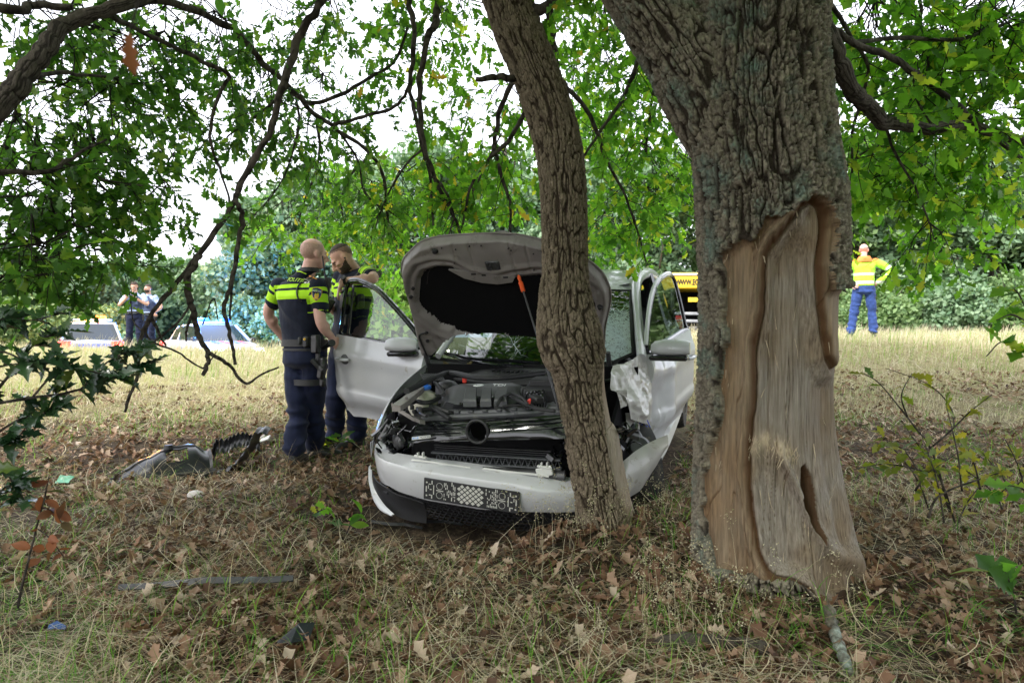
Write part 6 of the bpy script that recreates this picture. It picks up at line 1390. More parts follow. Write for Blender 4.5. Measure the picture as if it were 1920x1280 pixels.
mb = MB(); mb.tube(crom([tuple(HB(801, 668, -.01)), tuple(HB(793, 650, -.02)), tuple(HB(786, 632, -.02)), tuple(HB(790, 626, -.02)), tuple(HB(800, 624, -.014))], 5), .006, 6); sub(bonnet, 'washer_hose', mb, m_rubber)
for px in (797, 1140):
    mb = MB(); c = HB(px, 660, 0); mb.tube([c, c + V((0, .02, -.05)), c + V((0, .06, -.10))], [.014, .016, .018], 8); sub(bonnet, 'hinge', mb, m_dmetal)
fl_ = [[HB(*q, o_) for q, o_ in r] for r in (
    [((900, 449), .06), ((918, 446), .075), ((934, 445), .10), ((944, 440), .13), ((956, 440), .13), ((975, 443), .11), ((1000, 449), .09), ((1030, 460), .07)],
    [((902, 452), .05), ((920, 452), .055), ((934, 455), .06), ((944, 449), .085), ((956, 455), .075), ((975, 457), .06), ((1000, 458), .05), ((1030, 465), .045)])]
g_ = np.array([[tuple(q) for q in crom([tuple(p) for p in r], 5)] for r in fl_]); mids = g_[0] * .5 + g_[1] * .5 + np.array(hn) * .012; shell('folded_edge', [g_[0].tolist(), mids.tolist(), g_[1].tolist()], m_white, bonnet, .003)
mb = MB(); mb.prism([HB(*q, .012) for q in [(918, 454), (930, 456), (945, 452), (952, 455), (946, 462), (936, 466), (926, 463)]], -hn * .006); sub(bonnet, 'gap_shade', mb, m_liner)  # dark patch standing in for shade in the gap under the fold
# prop rod with its orange grip
p0 = HB(972, 516, -.03); p1 = CF(1012, 645, .55); p2 = CZ(1048, 768, .80)
mb = MB(); mb.tube([p0, p0 + (p2 - p0) * .5 + V((0, 0, .01)), p2], .005, 8); rod = sub(car, 'prop_rod', mb, m_dmetal)
d_ = (p2 - p0); mb = MB(); mb.tube([p0, p0 + d_ * .02, p0 + d_ * .05, p0 + d_ * .06, p0 + d_ * .135], [.005, .011, .007, .012, .010], 10)
for k in range(9): q = p0 + d_ * (.062 + .008 * k); mb.tube([q, q + d_ * .003], .0135, 8)
sub(rod, 'grip', mb, m_orange)

# ---- doors
def build_door(side, hinge, ang, L_, label, prof_bottom, belt, dent, gl, mirror_dirty=False):
    s = side; rz = -ang * s       # positive x-side doors swing clockwise seen from above
    dr = bpy.data.objects.new('door', None); COL.objects.link(dr); dr.parent = car; dr.location = hinge; dr.rotation_euler = (0, 0, rz); dr['label'] = label
    # door frame: y runs back from the hinge, x outward = s
    nu_, nv_ = 46, 34; rows = []
    for v_ in np.linspace(0, 1, nv_):
        row = []
        for u in np.linspace(0, 1, nu_):
            y = L_ * u; zt = belt(u); zb = prof_bottom(u); z = zt * (1 - v_) + zb * v_
            out = .028 * math.sin(min(1, v_ * 1.15) * math.pi) + .018 * math.exp(-((v_ - .22) / .10) ** 2) - .075 * smooth(.72, 1.0, v_) + .014 * smooth(.62, .70, v_)
            row.append((s * (out), y, z))
        rows.append(row)
    g_ = np.array(rows)
    if dent is not None: g_ = dent(g_)
    skin = shell('door_skin', g_, m_white, dr, .008, True, .6 if dent is None else .3)
    # inner trim
    gi = g_.copy(); gi[..., 0] -= s * .075; gi[..., 1] = gi[..., 1] * .97 + .01; shell('door_trim', gi, m_dash, dr, .01)
    mb = MB(); rimp = list(range(0))
    for r0, r1 in ((g_[0], gi[0]), (g_[-1], gi[-1]), (g_[:, 0], gi[:, 0]), (g_[:, -1], gi[:, -1])): mb.grid([[tuple(q) for q in r0], [tuple(q) for q in r1]])
    sub(dr, 'door_edge', mb, m_white)
    return dr, g_
# picture-left door (passenger side), wide open
hinge_l = V((-.795, 1.14, .03)); angl = R(69); LD = .99
zb_l = lambda u: .325 + .02 * smooth(.0, .25, 1 - u) + .035 * u + .05 * smooth(.90, 1.0, u)
belt_l = lambda u: .945 + .075 * u
dl_, gl_ = build_door(-1, hinge_l, angl, LD, 'open passenger door with a clear window and door handle', zb_l, belt_l, None, m_gdark)
def door_glass(dr, s, A, L_, belt, gm, top_pts, name='window'):
    """top_pts: y, z of the upper window line from the mirror corner to the rear"""
    t = crom(top_pts, 8); inn = lambda z: s * (-.01 - .20 * max(0, (z - .95)) )
    mb = MB(); rows = [[(inn(z), y, z) for y, z in t], [(inn(belt(y / L_)), y, belt(y / L_) - .01) for y, z in t]]
    mb.grid([[tuple(np.array(rows[1][k]) * (1 - v_) + np.array(rows[0][k]) * v_) for k in range(len(t))] for v_ in np.linspace(0, 1, 5)]); w_ = mb.build(name, gm, dr)
    mb = MB(); c_ = [V((inn(z), y, z)) for y, z in t]; 
    b_ = [V((inn(belt(y / L_)), y, belt(y / L_))) for y in np.linspace(t[-1][0], t[0][0], 8)]
    mb.tube(c_ + b_ + [c_[0]], .014, 6)
    return w_, c_, mb
w_l, c_l, mb = door_glass(dl_, -1, angl, LD, belt_l, m_glass, [(.02, .99), (.20, 1.12), (.40, 1.25), (.58, 1.355), (.76, 1.415), (.87, 1.43), (.94, 1.41), (.965, 1.31), (.97, 1.07)])
sub(dl_, 'window_frame', mb, m_black)
mb = MB(); mb.tube([p + V((.006, 0, .012)) for p in c_l], .017, 6); mb.tube([V((.02, .89, .95)), V((.10, .87, 1.40))], .012, 6); sub(dl_, 'frame_rail', mb, m_black)
# handle
mb = MB(); hc_ = V((-.052, .86, .835)); mb.tube([hc_ + V((0, .065, 0)), hc_ + V((-.018, .05, .002)), hc_ + V((-.020, 0, .002)), hc_ + V((-.018, -.05, 0)), hc_ + V((0, -.075, 0))], [.012, .014, .014, .014, .012], 10); hd = sub(dl_, 'door_handle', mb, m_white)
mb = MB(); mb.ball(hc_ + V((.016, -.01, 0)), (.018, .048, .040)); sub(hd, 'handle_cup', mb, m_grey)
def mirror(dr, c, s, rot=0.0, k=1.0):
    M = Matrix.Rotation(rot, 3, 'Z'); mb = MB(); rings = []
    for t, hw, hh in ((-.5, .5, .5), (-.4, .80, .82), (-.15, .98, .98), (.15, 1, 1), (.4, .93, .9), (.49, .8, .78)):
        rings.append([c + M @ V((t * .24 * k * s, .0 + .055 * hw * math.cos(a) - .02, (.072 * hh) * math.sin(a) * (1.0 if math.sin(a) > 0 else .45))) for a in np.linspace(0, 6.283, 18, endpoint=False)])
    mb.loft(rings); mr_ = sub(dr, 'wing_mirror', mb, m_white)
    mb = MB(); mb.box(c + M @ V((-s * .012, -.022, -.046)), (.235 * k, .105, .034), M=M, b=.012); mb.tube([c + M @ V((-s * .10 * k, 0, -.05)), c + M @ V((-s * .19 * k, .03, -.055))], [.022, .03], 8); sub(mr_, 'mirror_base', mb, m_black)
    mb = MB(); mb.box(c + M @ V((.0, .036, .0)), (.18 * k, .006, .10), M=M, b=.002); sub(mr_, 'mirror_glass', mb, mat('mirror_silver', (.8, .82, .85), .03, 1.0))
    return mr_
# seen square-on in the photograph: the mirror stands off the door's front corner
Rl = Matrix.Rotation(angl, 3, 'Z'); Wl = lambda px, py, d: Matrix.Rotation(-angl, 3, 'Z') @ (CF(px, py, d) - hinge_l)
cm = CF(757, 650, 1.18); cm = Matrix.Rotation(-angl, 3, 'Z') @ (cm - hinge_l); mirror(dl_, cm, -1, -angl)
# picture-right door: half open, creased
hinge_r = V((.735, 1.22, 0)); angr = R(10); LR = 1.04
zb_r = lambda u: .30 + .07 * u
belt_r = lambda u: .945 + .075 * u
def dent_r(g):
    u = np.linspace(0, 1, g.shape[1])[None, :]; v_ = np.linspace(0, 1, g.shape[0])[:, None]
    cr_ = crumple(g.tolist(), .034, 4.4, 44, (1 - smooth(.15, .8, u)) * (.3 + .7 * smooth(.02, .3, v_)))
    cr_[..., 0] -= .10 * (1 - smooth(.05, .40, u)) * smooth(.12, .6, v_) * (1 - .3 * v_); cr_[..., 0] += .035 * np.exp(-((u - .36) / .09) ** 2) * smooth(.1, .3, v_)
    cr_[..., 1] += .10 * (1 - smooth(0, .3, u)) * smooth(.3, .9, v_)
    return cr_
dr_, gr_ = build_door(1, hinge_r, angr, LR, 'half open driver door with a creased skin', zb_r, belt_r, dent_r, m_gdark)
w_r, c_r, mb = door_glass(dr_, 1, angr, LR, belt_r, m_gdark, [(.02, .99), (.12, 1.10), (.30, 1.26), (.50, 1.37), (.72, 1.425), (.90, 1.435), (.99, 1.40), (1.03, 1.28), (1.05, 1.05)])
sub(dr_, 'window_frame', mb, m_black)
mb = MB(); mb.tube([p + V((-.006, 0, .012)) for p in c_r[:44]], .016, 6); sub(dr_, 'frame_rail', mb, m_white)
cm = CF(1258, 656, 1.28); cm = Matrix.Rotation(angr, 3, 'Z') @ (cm - hinge_r); mirror(dr_, cm, 1, angr, 1.02)
mb = MB(); hc_ = V((.05, .90, .82)); mb.tube([hc_ + V((0, .065, 0)), hc_ + V((.018, .05, .002)), hc_ + V((.020, 0, .002)), hc_ + V((.018, -.05, 0)), hc_ + V((0, -.075, 0))], [.012, .014, .014, .014, .012], 10); sub(dr_, 'door_handle', mb, m_white)
bpy.context.view_layer.update()
for nm, o_, pt in (('L rear belt', dl_, (0, LD, .97)), ('L rear bottom', dl_, (0, LD, .35)), ('L hinge belt', dl_, (0, 0, .945)), ('L top', dl_, (.1, .93, 1.425)), ('R rear belt', dr_, (0, LR, .98)), ('R rear bottom', dr_, (0, LR, .33)), ('R hinge belt', dr_, (0, 0, .945)), ('R hinge bot', dr_, (0, 0, .30)), ('R top', dr_, (-.1, .9, 1.435))):
    w_ = o_.matrix_world @ V(pt); print('CHK', nm, round(CX0 + F_PX * w_.x / w_.y), round(CY0 - F_PX * (w_.z - CAMZ) / w_.y), round(w_.y, 2))
print('CHK hood angle', math.degrees(th), 'bumper X', T_top[0], T_top[-1], T_low[0], T_low[-1])
# ------------------------------------------------------------------ people
import bmesh
m_skin = mat('skin', (.52, .29, .21), .5, spec=.35, var=.10, vscale=14)
m_skin2 = mat('skin_fair', (.56, .33, .245), .5, spec=.35, var=.09, vscale=14)
m_skin3 = mat('skin_pink', (.66, .39, .32), .5, spec=.35, var=.08, vscale=14)
m_hair = mat('cropped_hair', (.045, .028, .020), .8, var=.3, vscale=120)
m_stub = mat('shaven_hair', (.50, .31, .255), .65, var=.15, vscale=90)
m_beard = mat('beard', (.060, .038, .028), .85, var=.3, vscale=140)
m_boot = mat('boot_leather', (.012, .012, .013), .38, spec=.5, var=.3, vscale=30)
m_belt = mat('black_webbing', (.012, .012, .013), .6, bump=.3, bscale=220)
m_lime = mat('lime_tape', (.50, .80, .03), .6, emit=None)
m_gold = mat('gold_thread', (.75, .45, .06), .5); m_wthread = mat('white_thread', (.80, .80, .78), .6)
m_navyp = mat('patch_blue', (.015, .045, .16), .6); m_eye = mat('eye', (.03, .025, .02), .2)
m_lip = mat('lip', (.40, .17, .14), .5)
def cloth_mat(name, base, band=None, rough=.85, second=None, folds=.5):
    m = bpy.data.materials.new(name); m.use_nodes = True; t = m.node_tree; b = t.nodes['Principled BSDF']; L = t.links.new
    b.inputs['Roughness'].default_value = rough; b.inputs['Specular IOR Level'].default_value = .2; b.inputs['Sheen Weight'].default_value = .08
    tc = t.nodes.new('ShaderNodeTexCoord'); n = t.nodes.new('ShaderNodeTexNoise'); n.inputs['Scale'].default_value = 16; n.inputs['Detail'].default_value = 5; L(tc.outputs['Object'], n.inputs[0])
    mr = t.nodes.new('ShaderNodeMapRange'); mr.inputs['From Min'].default_value = .3; mr.inputs['From Max'].default_value = .7; mr.inputs['To Min'].default_value = .75; mr.inputs['To Max'].default_value = 1.3; L(n.outputs[0], mr.inputs[0])
    vm = t.nodes.new('ShaderNodeVectorMath'); vm.operation = 'SCALE'; vm.inputs[0].default_value = base; L(mr.outputs[0], vm.inputs['Scale']); last = vm.outputs[0]
    for an, col in ((('band', band), ('band2', second))):
        if col is None: continue
        at = t.nodes.new('ShaderNodeAttribute'); at.attribute_name = an; c = t.nodes.new('ShaderNodeMath'); c.operation = 'LESS_THAN'; c.inputs[1].default_value = 0; L(at.outputs['Fac'], c.inputs[0])
        mx = t.nodes.new('ShaderNodeMixRGB'); L(c.outputs[0], mx.inputs['Fac']); L(last, mx.inputs['Color1']); mx.inputs['Color2'].default_value = (*col, 1); last = mx.outputs[0]
    L(last, b.inputs['Base Color'])
    n2 = t.nodes.new('ShaderNodeTexNoise'); n2.inputs['Scale'].default_value = 260; L(tc.outputs['Object'], n2.inputs[0]); bp = t.nodes.new('ShaderNodeBump'); bp.inputs['Strength'].default_value = .25; bp.inputs['Distance'].default_value = .003; L(n2.outputs[0], bp.inputs['Height']); L(bp.outputs[0], b.inputs['Normal'])
    return m
m_navy = cloth_mat('navy_trousers', (.008, .012, .034))
m_polo = cloth_mat('navy_shirt_with_lime_bands', (.008, .011, .024), (.42, .74, .02))
m_lblue = cloth_mat('light_blue_shirt', (.36, .46, .66)); m_vest = cloth_mat('dark_blue_vest', (.055, .075, .14))
m_hivis = cloth_mat('yellow_hi_vis_jacket', (.42, .80, .06), (.92, .26, .06), second=(.62, .66, .62)); m_workb = cloth_mat('blue_work_trousers', (.030, .060, .20))

def union(prims, vox, it=4, fac=.5):
    """one closed continuous surface from overlapping shapes"""
    me = bpy.data.meshes.new('tmp'); me.from_pydata(prims.v, [], prims.f)
    bm = bmesh.new(); bm.from_mesh(me); bmesh.ops.recalc_face_normals(bm, faces=bm.faces); bm.to_mesh(me); bm.free()
    o = bpy.data.objects.new('tmp', me); COL.objects.link(o)
    a = o.modifiers.new('r', 'REMESH'); a.mode = 'VOXEL'; a.voxel_size = vox; a.use_smooth_shade = True
    if it: b = o.modifiers.new('s', 'SMOOTH'); b.factor = fac; b.iterations = it
    out = bpy.data.meshes.new_from_object(o.evaluated_get(bpy.context.evaluated_depsgraph_get())); bpy.data.objects.remove(o); bpy.data.meshes.remove(me)
    v = np.empty(len(out.vertices) * 3, np.float32); out.vertices.foreach_get('co', v); n = np.empty_like(v); out.vertices.foreach_get('normal', n)
    return out, v.reshape(-1, 3).astype(float), n.reshape(-1, 3).astype(float)
def fin(name, me, v, m, parent, attrs=None):
    me.name = name; me.vertices.foreach_set('co', v.astype(np.float32).ravel()); me.materials.clear(); me.materials.append(m)
    me.polygons.foreach_set('use_smooth', [True] * len(me.polygons))
    for an, av in (attrs or {}).items(): a = me.attributes.new(an, 'FLOAT', 'POINT'); a.data.foreach_set('value', np.asarray(av, np.float32))
    me.update(); o = link(name, me, parent); o.location = -V(parent.location); return o
def ering(c, ax, ay, rx, ry, n=20, p=2.0):
    out = []
    for k in range(n):
        a = 2 * math.pi * k / n; ca, sa = math.cos(a), math.sin(a); q = (abs(ca) ** p + abs(sa) ** p) ** (-1 / p); out.append(V(c) + ax * (rx * ca * q) + ay * (ry * sa * q))
    return out
def limb(mb, pts, rad): 
    c = crom([(*p, r_) for p, r_ in zip(pts, rad)], 5); mb.tube(c[:, :3], np.maximum(c[:, 3], .004), 12)
    for p, r_ in ((c[0, :3], c[0, 3]), (c[-1, :3], c[-1, 3])): mb.ball(p, r_ * .98, 12, 8)
def hand(mb, w_, d, n, curl=.5, side=1, spread=.12, s=1.0):
    """w_ wrist, d finger direction, n palm normal, side: +1 thumb towards d x n"""
    d = V(d).normalized(); n = V(n); n = (n - d * n.dot(d)).normalized(); t = d.cross(n) * side
    M = Matrix((t, d, n)).transposed()
    mb.ball(V(w_) + d * .045 * s, (.040 * s, .052 * s, .018 * s), 14, 9, M=M); mb.tube([V(w_) - d * .02, V(w_) + d * .03], [.026 * s, .030 * s], 12)
    for k, (o_, L_, r_) in enumerate(((.030, .072, .0088), (.010, .080, .0092), (-.010, .075, .0088), (-.029, .060, .0078))):
        b = V(w_) + d * .082 * s + t * o_ * s; dd = (d + t * (o_ * spread * 18 * .3)).normalized(); pts = [b - d * .02 * s]; ang_ = 0; p = b; pts.append(p)
        for seg in (.45, .32, .25):
            ang_ += curl * (.55 + .25 * (k % 2)); q = dd * math.cos(ang_) + n * math.sin(ang_); p = p + q * L_ * seg * s; pts.append(p)
        mb.tube(pts, [r_ * s * 1.1, r_ * s * 1.05, r_ * s, r_ * s * .95, r_ * s * .8], 8); mb.ball(pts[-1], r_ * s * .8, 8, 6)
    b = V(w_) + d * .025 * s + t * .030 * s; q = (t * .75 + d * .65 + n * .25).normalized(); p1 = b + q * .034 * s; q2 = (d * .85 + t * .3 + n * (.2 + curl * .4)).normalized(); p2 = p1 + q2 * .030 * s; p3 = p2 + q2 * .024 * s
    mb.tube([b, p1, p2, p3], [.013 * s, .011 * s, .0100 * s, .008 * s], 8); mb.ball(p3, .008 * s, 8, 6)
def head_prims(mb, c, f, u, s=1.0, nose=1.0):
    f = V(f).normalized(); u = V(u); u = (u - f * u.dot(f)).normalized(); r_ = f.cross(u); M = Matrix((r_, f, u)).transposed(); c = V(c); q = lambda x, y, z: c + M @ V((x * s, y * s, z * s))
    B = lambda x, y, z, a, b, d: mb.ball(q(x, y, z), (a * s, b * s, d * s), 18, 12, M=M)
    B(0, -.012, .030, .077, .096, .088); B(0, .018, -.005, .066, .074, .095); B(0, .046, -.060, .047, .046, .052); B(0, .030, -.045, .060, .062, .058)
    B(0, .080, -.088, .024, .018, .018); B(0, .082, .020, .050, .018, .014)           # chin, brow
    for x in (-1, 1):
        B(x * .044, .066, -.018, .020, .024, .018); B(x * .079, -.002, -.008, .010, .022, .034); B(x * .076, .006, -.026, .010, .012, .014)   # cheek, ear, lobe
        B(x * .030, .082, -.002, .014, .010, .009)
    mb.tube([q(0, .090, .014), q(0, .105 + .006 * nose, -.012), q(0, .116 + .010 * nose, -.034), q(0, .098, -.044)], [.008 * s, .011 * s, .015 * s, .010 * s], 10)
    for x in (-1, 1): B(x * .012, .098, -.038, .008, .010, .007)
    B(0, .092, -.058, .022, .010, .006); B(0, .090, -.070, .020, .010, .007)
    return M, q
UP = V((0, 0, 1))
def skin_patch(name, v, n, me, sel, off, m, parent):
    """a close cap (hair, beard) lying on part of a body: its own closed piece of surface"""
    ok = sel(v); fs = [tuple(p.vertices) for p in me.polygons]; fs = [f for f in fs if all(ok[i] for i in f)]
    if not fs: return None
    u = sorted({i for f in fs for i in f}); ix = {i: k for k, i in enumerate(u)}; d = np.array([off(v[i]) for i in u])[:, None]
    vv = v[u] + n[u] * d; mb = MB(); mb.add(vv.tolist(), [[ix[i] for i in f] for f in fs]); o = mb.build(name, m, parent, True, 3.2); o.location = -V(parent.location); return o
def person(label, loc, J, f_chest, f_pelvis, head, hands, shirt_m, trou_m, skin_m, sleeve=.62, bulk=1.0, vox=.0095, cat='person', bands=None, long_sleeve=False, group=None, boots=True, seedn=1):
    """J: joints in the place's coordinates. head = (centre, forward, up)"""
    root = thing('person', label, cat, loc, 0, group)
    up = V((0, 0, 1)); fc = V(f_chest).normalized(); rc = fc.cross(up).normalized(); fp = V(f_pelvis).normalized(); rp = fp.cross(up).normalized()
    pel, wai, che, nk = J['pelvis'], J['waist'], J['chest'], J['neck']; shc = (J['sh_r'] + J['sh_l']) / 2; rs_ = (J['sh_r'] - J['sh_l']).normalized(); hw = (J['sh_r'] - J['sh_l']).length / 2
    fs_ = up.cross(rs_).normalized(); fs_ = fs_ if fs_.dot(fc) > 0 else -fs_
    # --- the body: one continuous figure, head to feet
    mb = MB(); hc, hf, hu = head; M, q = head_prims(mb, hc, hf, hu)
    mb.tube([shc + up * -.02, nk, V(hc) + M @ V((0, -.012, -.05))], [.066, .060, .056], 14)
    mb.loft([ering(pel - up * .06, rp, fp, .13, .09), ering(pel, rp, fp, .15, .10), ering(wai, rp, fp, .13, .09), ering(che, rs_, fs_, .15, .095), ering(shc - up * .03, rs_, fs_, hw * .8, .07), ering(shc + up * .03, rs_, fs_, .06, .05)])
    for s in ('l', 'r'):
        limb(mb, [J['sh_' + s], J['el_' + s], J['wr_' + s]], [.050, .043, .028]); el, wr = J['el_' + s], J['wr_' + s]; fm = el + (wr - el) * .28; mb.ball(fm, .0465, 12, 9)
        limb(mb, [J['hip_' + s], J['kn_' + s], J['an_' + s] + UP * .02], [.07, .042, .034])
        d, n_, cu, sd = hands[s]; hand(mb, wr, d, n_, cu, sd)
    me, v, n = union(mb, .0075, 3, .5); body = fin('body', me, v, skin_m, root)
    root['_'] = 0; del root['_']
    bd = dict(root=root, v=v, n=n, me=me, q=q, M=M, hc=V(hc), body=body)
    # --- shirt
    b = bulk; mb = MB()
    mb.loft([ering(pel + up * .02, rp, fp, .168 * b, .128 * b, 24, 2.3), ering(wai, rp, fp, .160 * b, .122 * b, 24, 2.3), ering(che - up * .05, (rp + rs_).normalized(), (fp + fs_).normalized(), .176 * b, .130 * b, 24, 2.3), ering(che + up * .04, rs_, fs_, .185 * b, .132 * b, 24, 2.4), ering(shc - up * .05, rs_, fs_, hw * .98, .105 * b, 24, 2.3), ering(shc + up * .015, rs_, fs_, hw * .82, .078 * b, 24), ering(shc + up * .055, rs_, fs_, .085, .066, 24), ering(nk + up * .0, rs_, fs_, .066, .064, 24)])
    arms = {}
    for s in ('l', 'r'):
        a, e = J['sh_' + s], J['el_' + s]; w_ = J['wr_' + s]
        if long_sleeve: limb(mb, [a, e, e + (w_ - e) * .9], [.074, .062, .046])
        else: limb(mb, [a, a + (e - a) * .5, a + (e - a) * sleeve], [.070, .063, .060])
        arms[s] = (np.array(a), np.array((e - a).normalized()), (e - a).length)
    me, v, n = union(mb, vox, 4, .5)
    tor = np.array(pel); fold = .009 * (1 - 2 * np.abs(vnoise(v[:, 0] * 7 + v[:, 2] * 5, v[:, 1] * 7 - v[:, 2] * 4, v[:, 2] * 9, seedn))) + .005 * vnoise(v[:, 0] * 14, v[:, 1] * 14, v[:, 2] * 10, seedn + 1)
    v = v + n * fold[:, None]
    ins = np.full(len(v), -1); sdist = np.full(len(v), 9.0); 
    for k, s in enumerate(('l', 'r')):
        a, d, L_ = arms[s]; rel = v - a; tt = rel @ d; perp = np.linalg.norm(rel - tt[:, None] * d, axis=1); lat = (rel @ np.array(rs_)) * (1 if s == 'r' else -1)
        on = (perp < .095) & ((lat > -.012) | (tt > .10)) & (tt > -.06); ins[on] = k; sdist[on] = tt[on]
    at = bands(v, n, ins, sdist) if bands else {}
    bd['shirt'] = fin('shirt', me, v, shirt_m, root, at); bd['sv'] = v; bd['bvh'] = BVHTree.FromPolygons([V(p) for p in v], [tuple(p.vertices) for p in me.polygons])
    # --- trousers
    mb = MB(); mb.loft([ering(pel + up * .045, rp, fp, .163 * b, .122 * b, 24, 2.2), ering(pel - up * .02, rp, fp, .172 * b, .132 * b, 24, 2.2), ering(pel - up * .10, rp, fp, .170 * b, .128 * b, 24, 2.3), ering(pel - up * .15, rp, fp, .11, .09, 24)])
    for s in ('l', 'r'):
        h, k, a = J['hip_' + s], J['kn_' + s], J['an_' + s]; limb(mb, [h, h + (k - h) * .5, k, k + (a - k) * .5, a - (a - k).normalized() * .015], [.100, .094, .080, .076, .074])
    me, v, n = union(mb, .011, 3, .5)
    zz = v[:, 2]; kz = np.array(J['kn_r'])[2]; az = np.array(J['an_r'])[2]
    w_ = .5 + .9 * np.exp(-((zz - kz) / .12) ** 2) + 1.3 * np.exp(-((zz - az - .06) / .09) ** 2) + .5 * np.exp(-((zz - pel.z + .12) / .08) ** 2)
    v = v + n * ((.013 * (1 - 2 * np.abs(vnoise(v[:, 0] * 5 + zz * 7, v[:, 1] * 5 - zz * 3, zz * 11, seedn + 4))) + .004 * vnoise(v[:, 0] * 12, v[:, 1] * 12, zz * 22, seedn + 5)) * w_)[:, None]
    bd['trousers'] = fin('trousers', me, v, trou_m, root); bd['tbvh'] = BVHTree.FromPolygons([V(p) for p in v], [tuple(p.vertices) for p in me.polygons])
    if boots:
        for s in ('l', 'r'):
            a, t = J['an_' + s], J['toe_' + s]; d = V((t.x - a.x, t.y - a.y, 0)).normalized(); sd = V((d.y, -d.x, 0)); g = t.z; mb = MB()
            mb.tube([a + up * .06, a - up * .03], [.060, .056], 14); heel = V((a.x, a.y, g)) - d * .055
            mb.loft([[heel + d * y + sd * (w2 * x) + up * z for x, z in ((-1, .0), (-1, h * .5), (-.6, h), (.6, h), (1, h * .5), (1, 0))] for y, w2, h in ((0, .030, .07), (.03, .040, .10), (.10, .042, .095), (.16, .048, .070), (.22, .048, .052), (.265, .036, .042), (.28, .015, .03))])
            me, v, n = union(mb, .008, 2, .5); fin('boot', me, v, m_boot, root)
    return bd
def decal(bd, name, polys, frame, m, off=.003, key='bvh', parent=None):
    """flat print or badge laid on cloth: polys in frame units (m), frame = (origin, u, v, n)"""
    o_, u, v_, n_ = frame; mb = MB()
    for poly in polys:
        pts = []
        for x, y in poly:
            p = o_ + u * x + v_ * y + n_ * .25; h = bd[key].ray_cast(p, -n_); pts.append((h[0] if h[0] else p - n_ * .25) + n_ * off)
        mb.add(pts, [tuple(range(len(pts)))])
    ob = mb.build(name, m, parent or bd['root'], False); ob.location = -V(bd['root'].location) if parent is None else (0, 0, 0); return ob
def decal_text(bd, s, width, height, frame, m, off=.004, key='bvh'):
    o_, u, v_, n_ = frame; t = text_mesh('lettering', s, 1.0, Matrix.Identity(4), m, bd['root'], 0.0); me = t.data
    c = np.array([tuple(p.co) for p in me.vertices]); w_ = np.ptp(c[:, 0]); h = np.ptp(c[:, 1]); mid = (c.max(0) + c.min(0)) / 2
    for p, q in zip(me.vertices, c):
        g = o_ + u * float((q[0] - mid[0]) / w_ * width) + v_ * float((q[1] - mid[1]) / h * height) + n_ * .25; r_ = bd[key].ray_cast(g, -n_); p.co = (r_[0] if r_[0] else g - n_ * .25) + n_ * off
    t.location = -V(bd['root'].location); return t
def addp(bd, name, mb, m, **k): o = mb.build(name, m, bd['root'], **k); o.location = -V(bd['root'].location); return o
def belt_ring(bd, c, rx_, fx, a, b, h=.05, m=None, name='belt'):
    mb = MB(); up = V((0, 0, 1)); n = 40
    R0, R1 = [ering(c + up * (-h / 2), rx_, fx, a, b, n, 2.3), ering(c + up * (h / 2), rx_, fx, a, b, n, 2.3)]; I0, I1 = [ering(c + up * (-h / 2), rx_, fx, a - .03, b - .03, n, 2.3), ering(c + up * (h / 2), rx_, fx, a - .03, b - .03, n, 2.3)]
    mb.loft([I0, R0, R1, I1, I0], cap=False); return addp(bd, name, mb, m or m_belt)
def ellp(k, cx, cy, rx, ry, a0=0, a1=6.283): return [(cx + rx * math.cos(t), cy + ry * math.sin(t)) for t in np.linspace(a0, a1, k, endpoint=False)]
SHIELD = [(-.5, .5), (-.25, .56), (0, .6), (.25, .56), (.5, .5), (.52, .15), (.46, -.15), (.3, -.42), (0, -.62), (-.3, -.42), (-.46, -.15), (-.52, .15)]
def shield(bd, frame, w_, h):
    decal(bd, 'sleeve_badge', [[(x * w_, y * h) for x, y in SHIELD]], frame, m_gold, .004); decal(bd, 'sleeve_badge', [[(x * w_ * .88, y * h * .9) for x, y in SHIELD]], frame, m_navyp, .0055)
    decal_text(bd, 'POLITIE', w_ * .82, h * .16, (frame[0] + frame[2] * h * .24, *frame[1:]), m_wthread, .007)
    fl = [[(-.16, -.35), (-.24, -.18), (-.18, -.02), (-.12, .10), (-.10, -.05), (-.04, -.14), (0, -.34)], [(.0, -.36), (-.02, -.18), (.03, .02), (.10, .14), (.11, -.02), (.20, .02), (.24, -.16), (.18, -.32)], [(-.3, -.34), (.3, -.34), (.22, -.44), (-.22, -.44)]]
    decal(bd, 'badge_flame', [[(x * w_, y * h) for x, y in p] for p in fl], frame, m_gold, .007)
# --- bald officer, back to us
fA = V((.60, .80, 0)); rA = V((.80, -.60, 0))
J = dict(pelvis=P(572, 655, 5.36), waist=P(567, 628, 5.36), chest=P(563, 566, 5.34), neck=P(580, 505, 5.34), sh_r=P(596, 537, 5.24), sh_l=P(526, 536, 5.47),
         el_r=P(602, 604, 5.20), wr_r=P(623, 634, 5.30), el_l=P(503, 588, 5.52), wr_l=P(531, 634, 5.62), hip_r=P(588, 676, 5.32), hip_l=P(557, 674, 5.42),
         kn_r=P(590, 772, 5.48), an_r=P(589, 846, 5.58), kn_l=P(559, 778, 5.36), an_l=P(552, 868, 5.28))
J['toe_r'] = J['an_r'] + V((.17, .06, -.10)); J['toe_l'] = J['an_l'] + V((.02, .19, -.10))
for s in ('r', 'l'): J['toe_' + s].z = gzf(J['toe_' + s].x, J['toe_' + s].y) + .0; J['an_' + s].z = J['toe_' + s].z + .10
def bandsA(v, n, ins, sd):
    z = v[:, 2]; t = np.minimum(np.abs(z - 1.478) - .015, np.abs(z - 1.408) - .035)
    s = np.minimum.reduce([np.abs(sd - .035) - .015, np.abs(sd - .105) - .032, np.abs(sd - .197) - .004])
    return {'band': np.where(ins >= 0, s, t)}
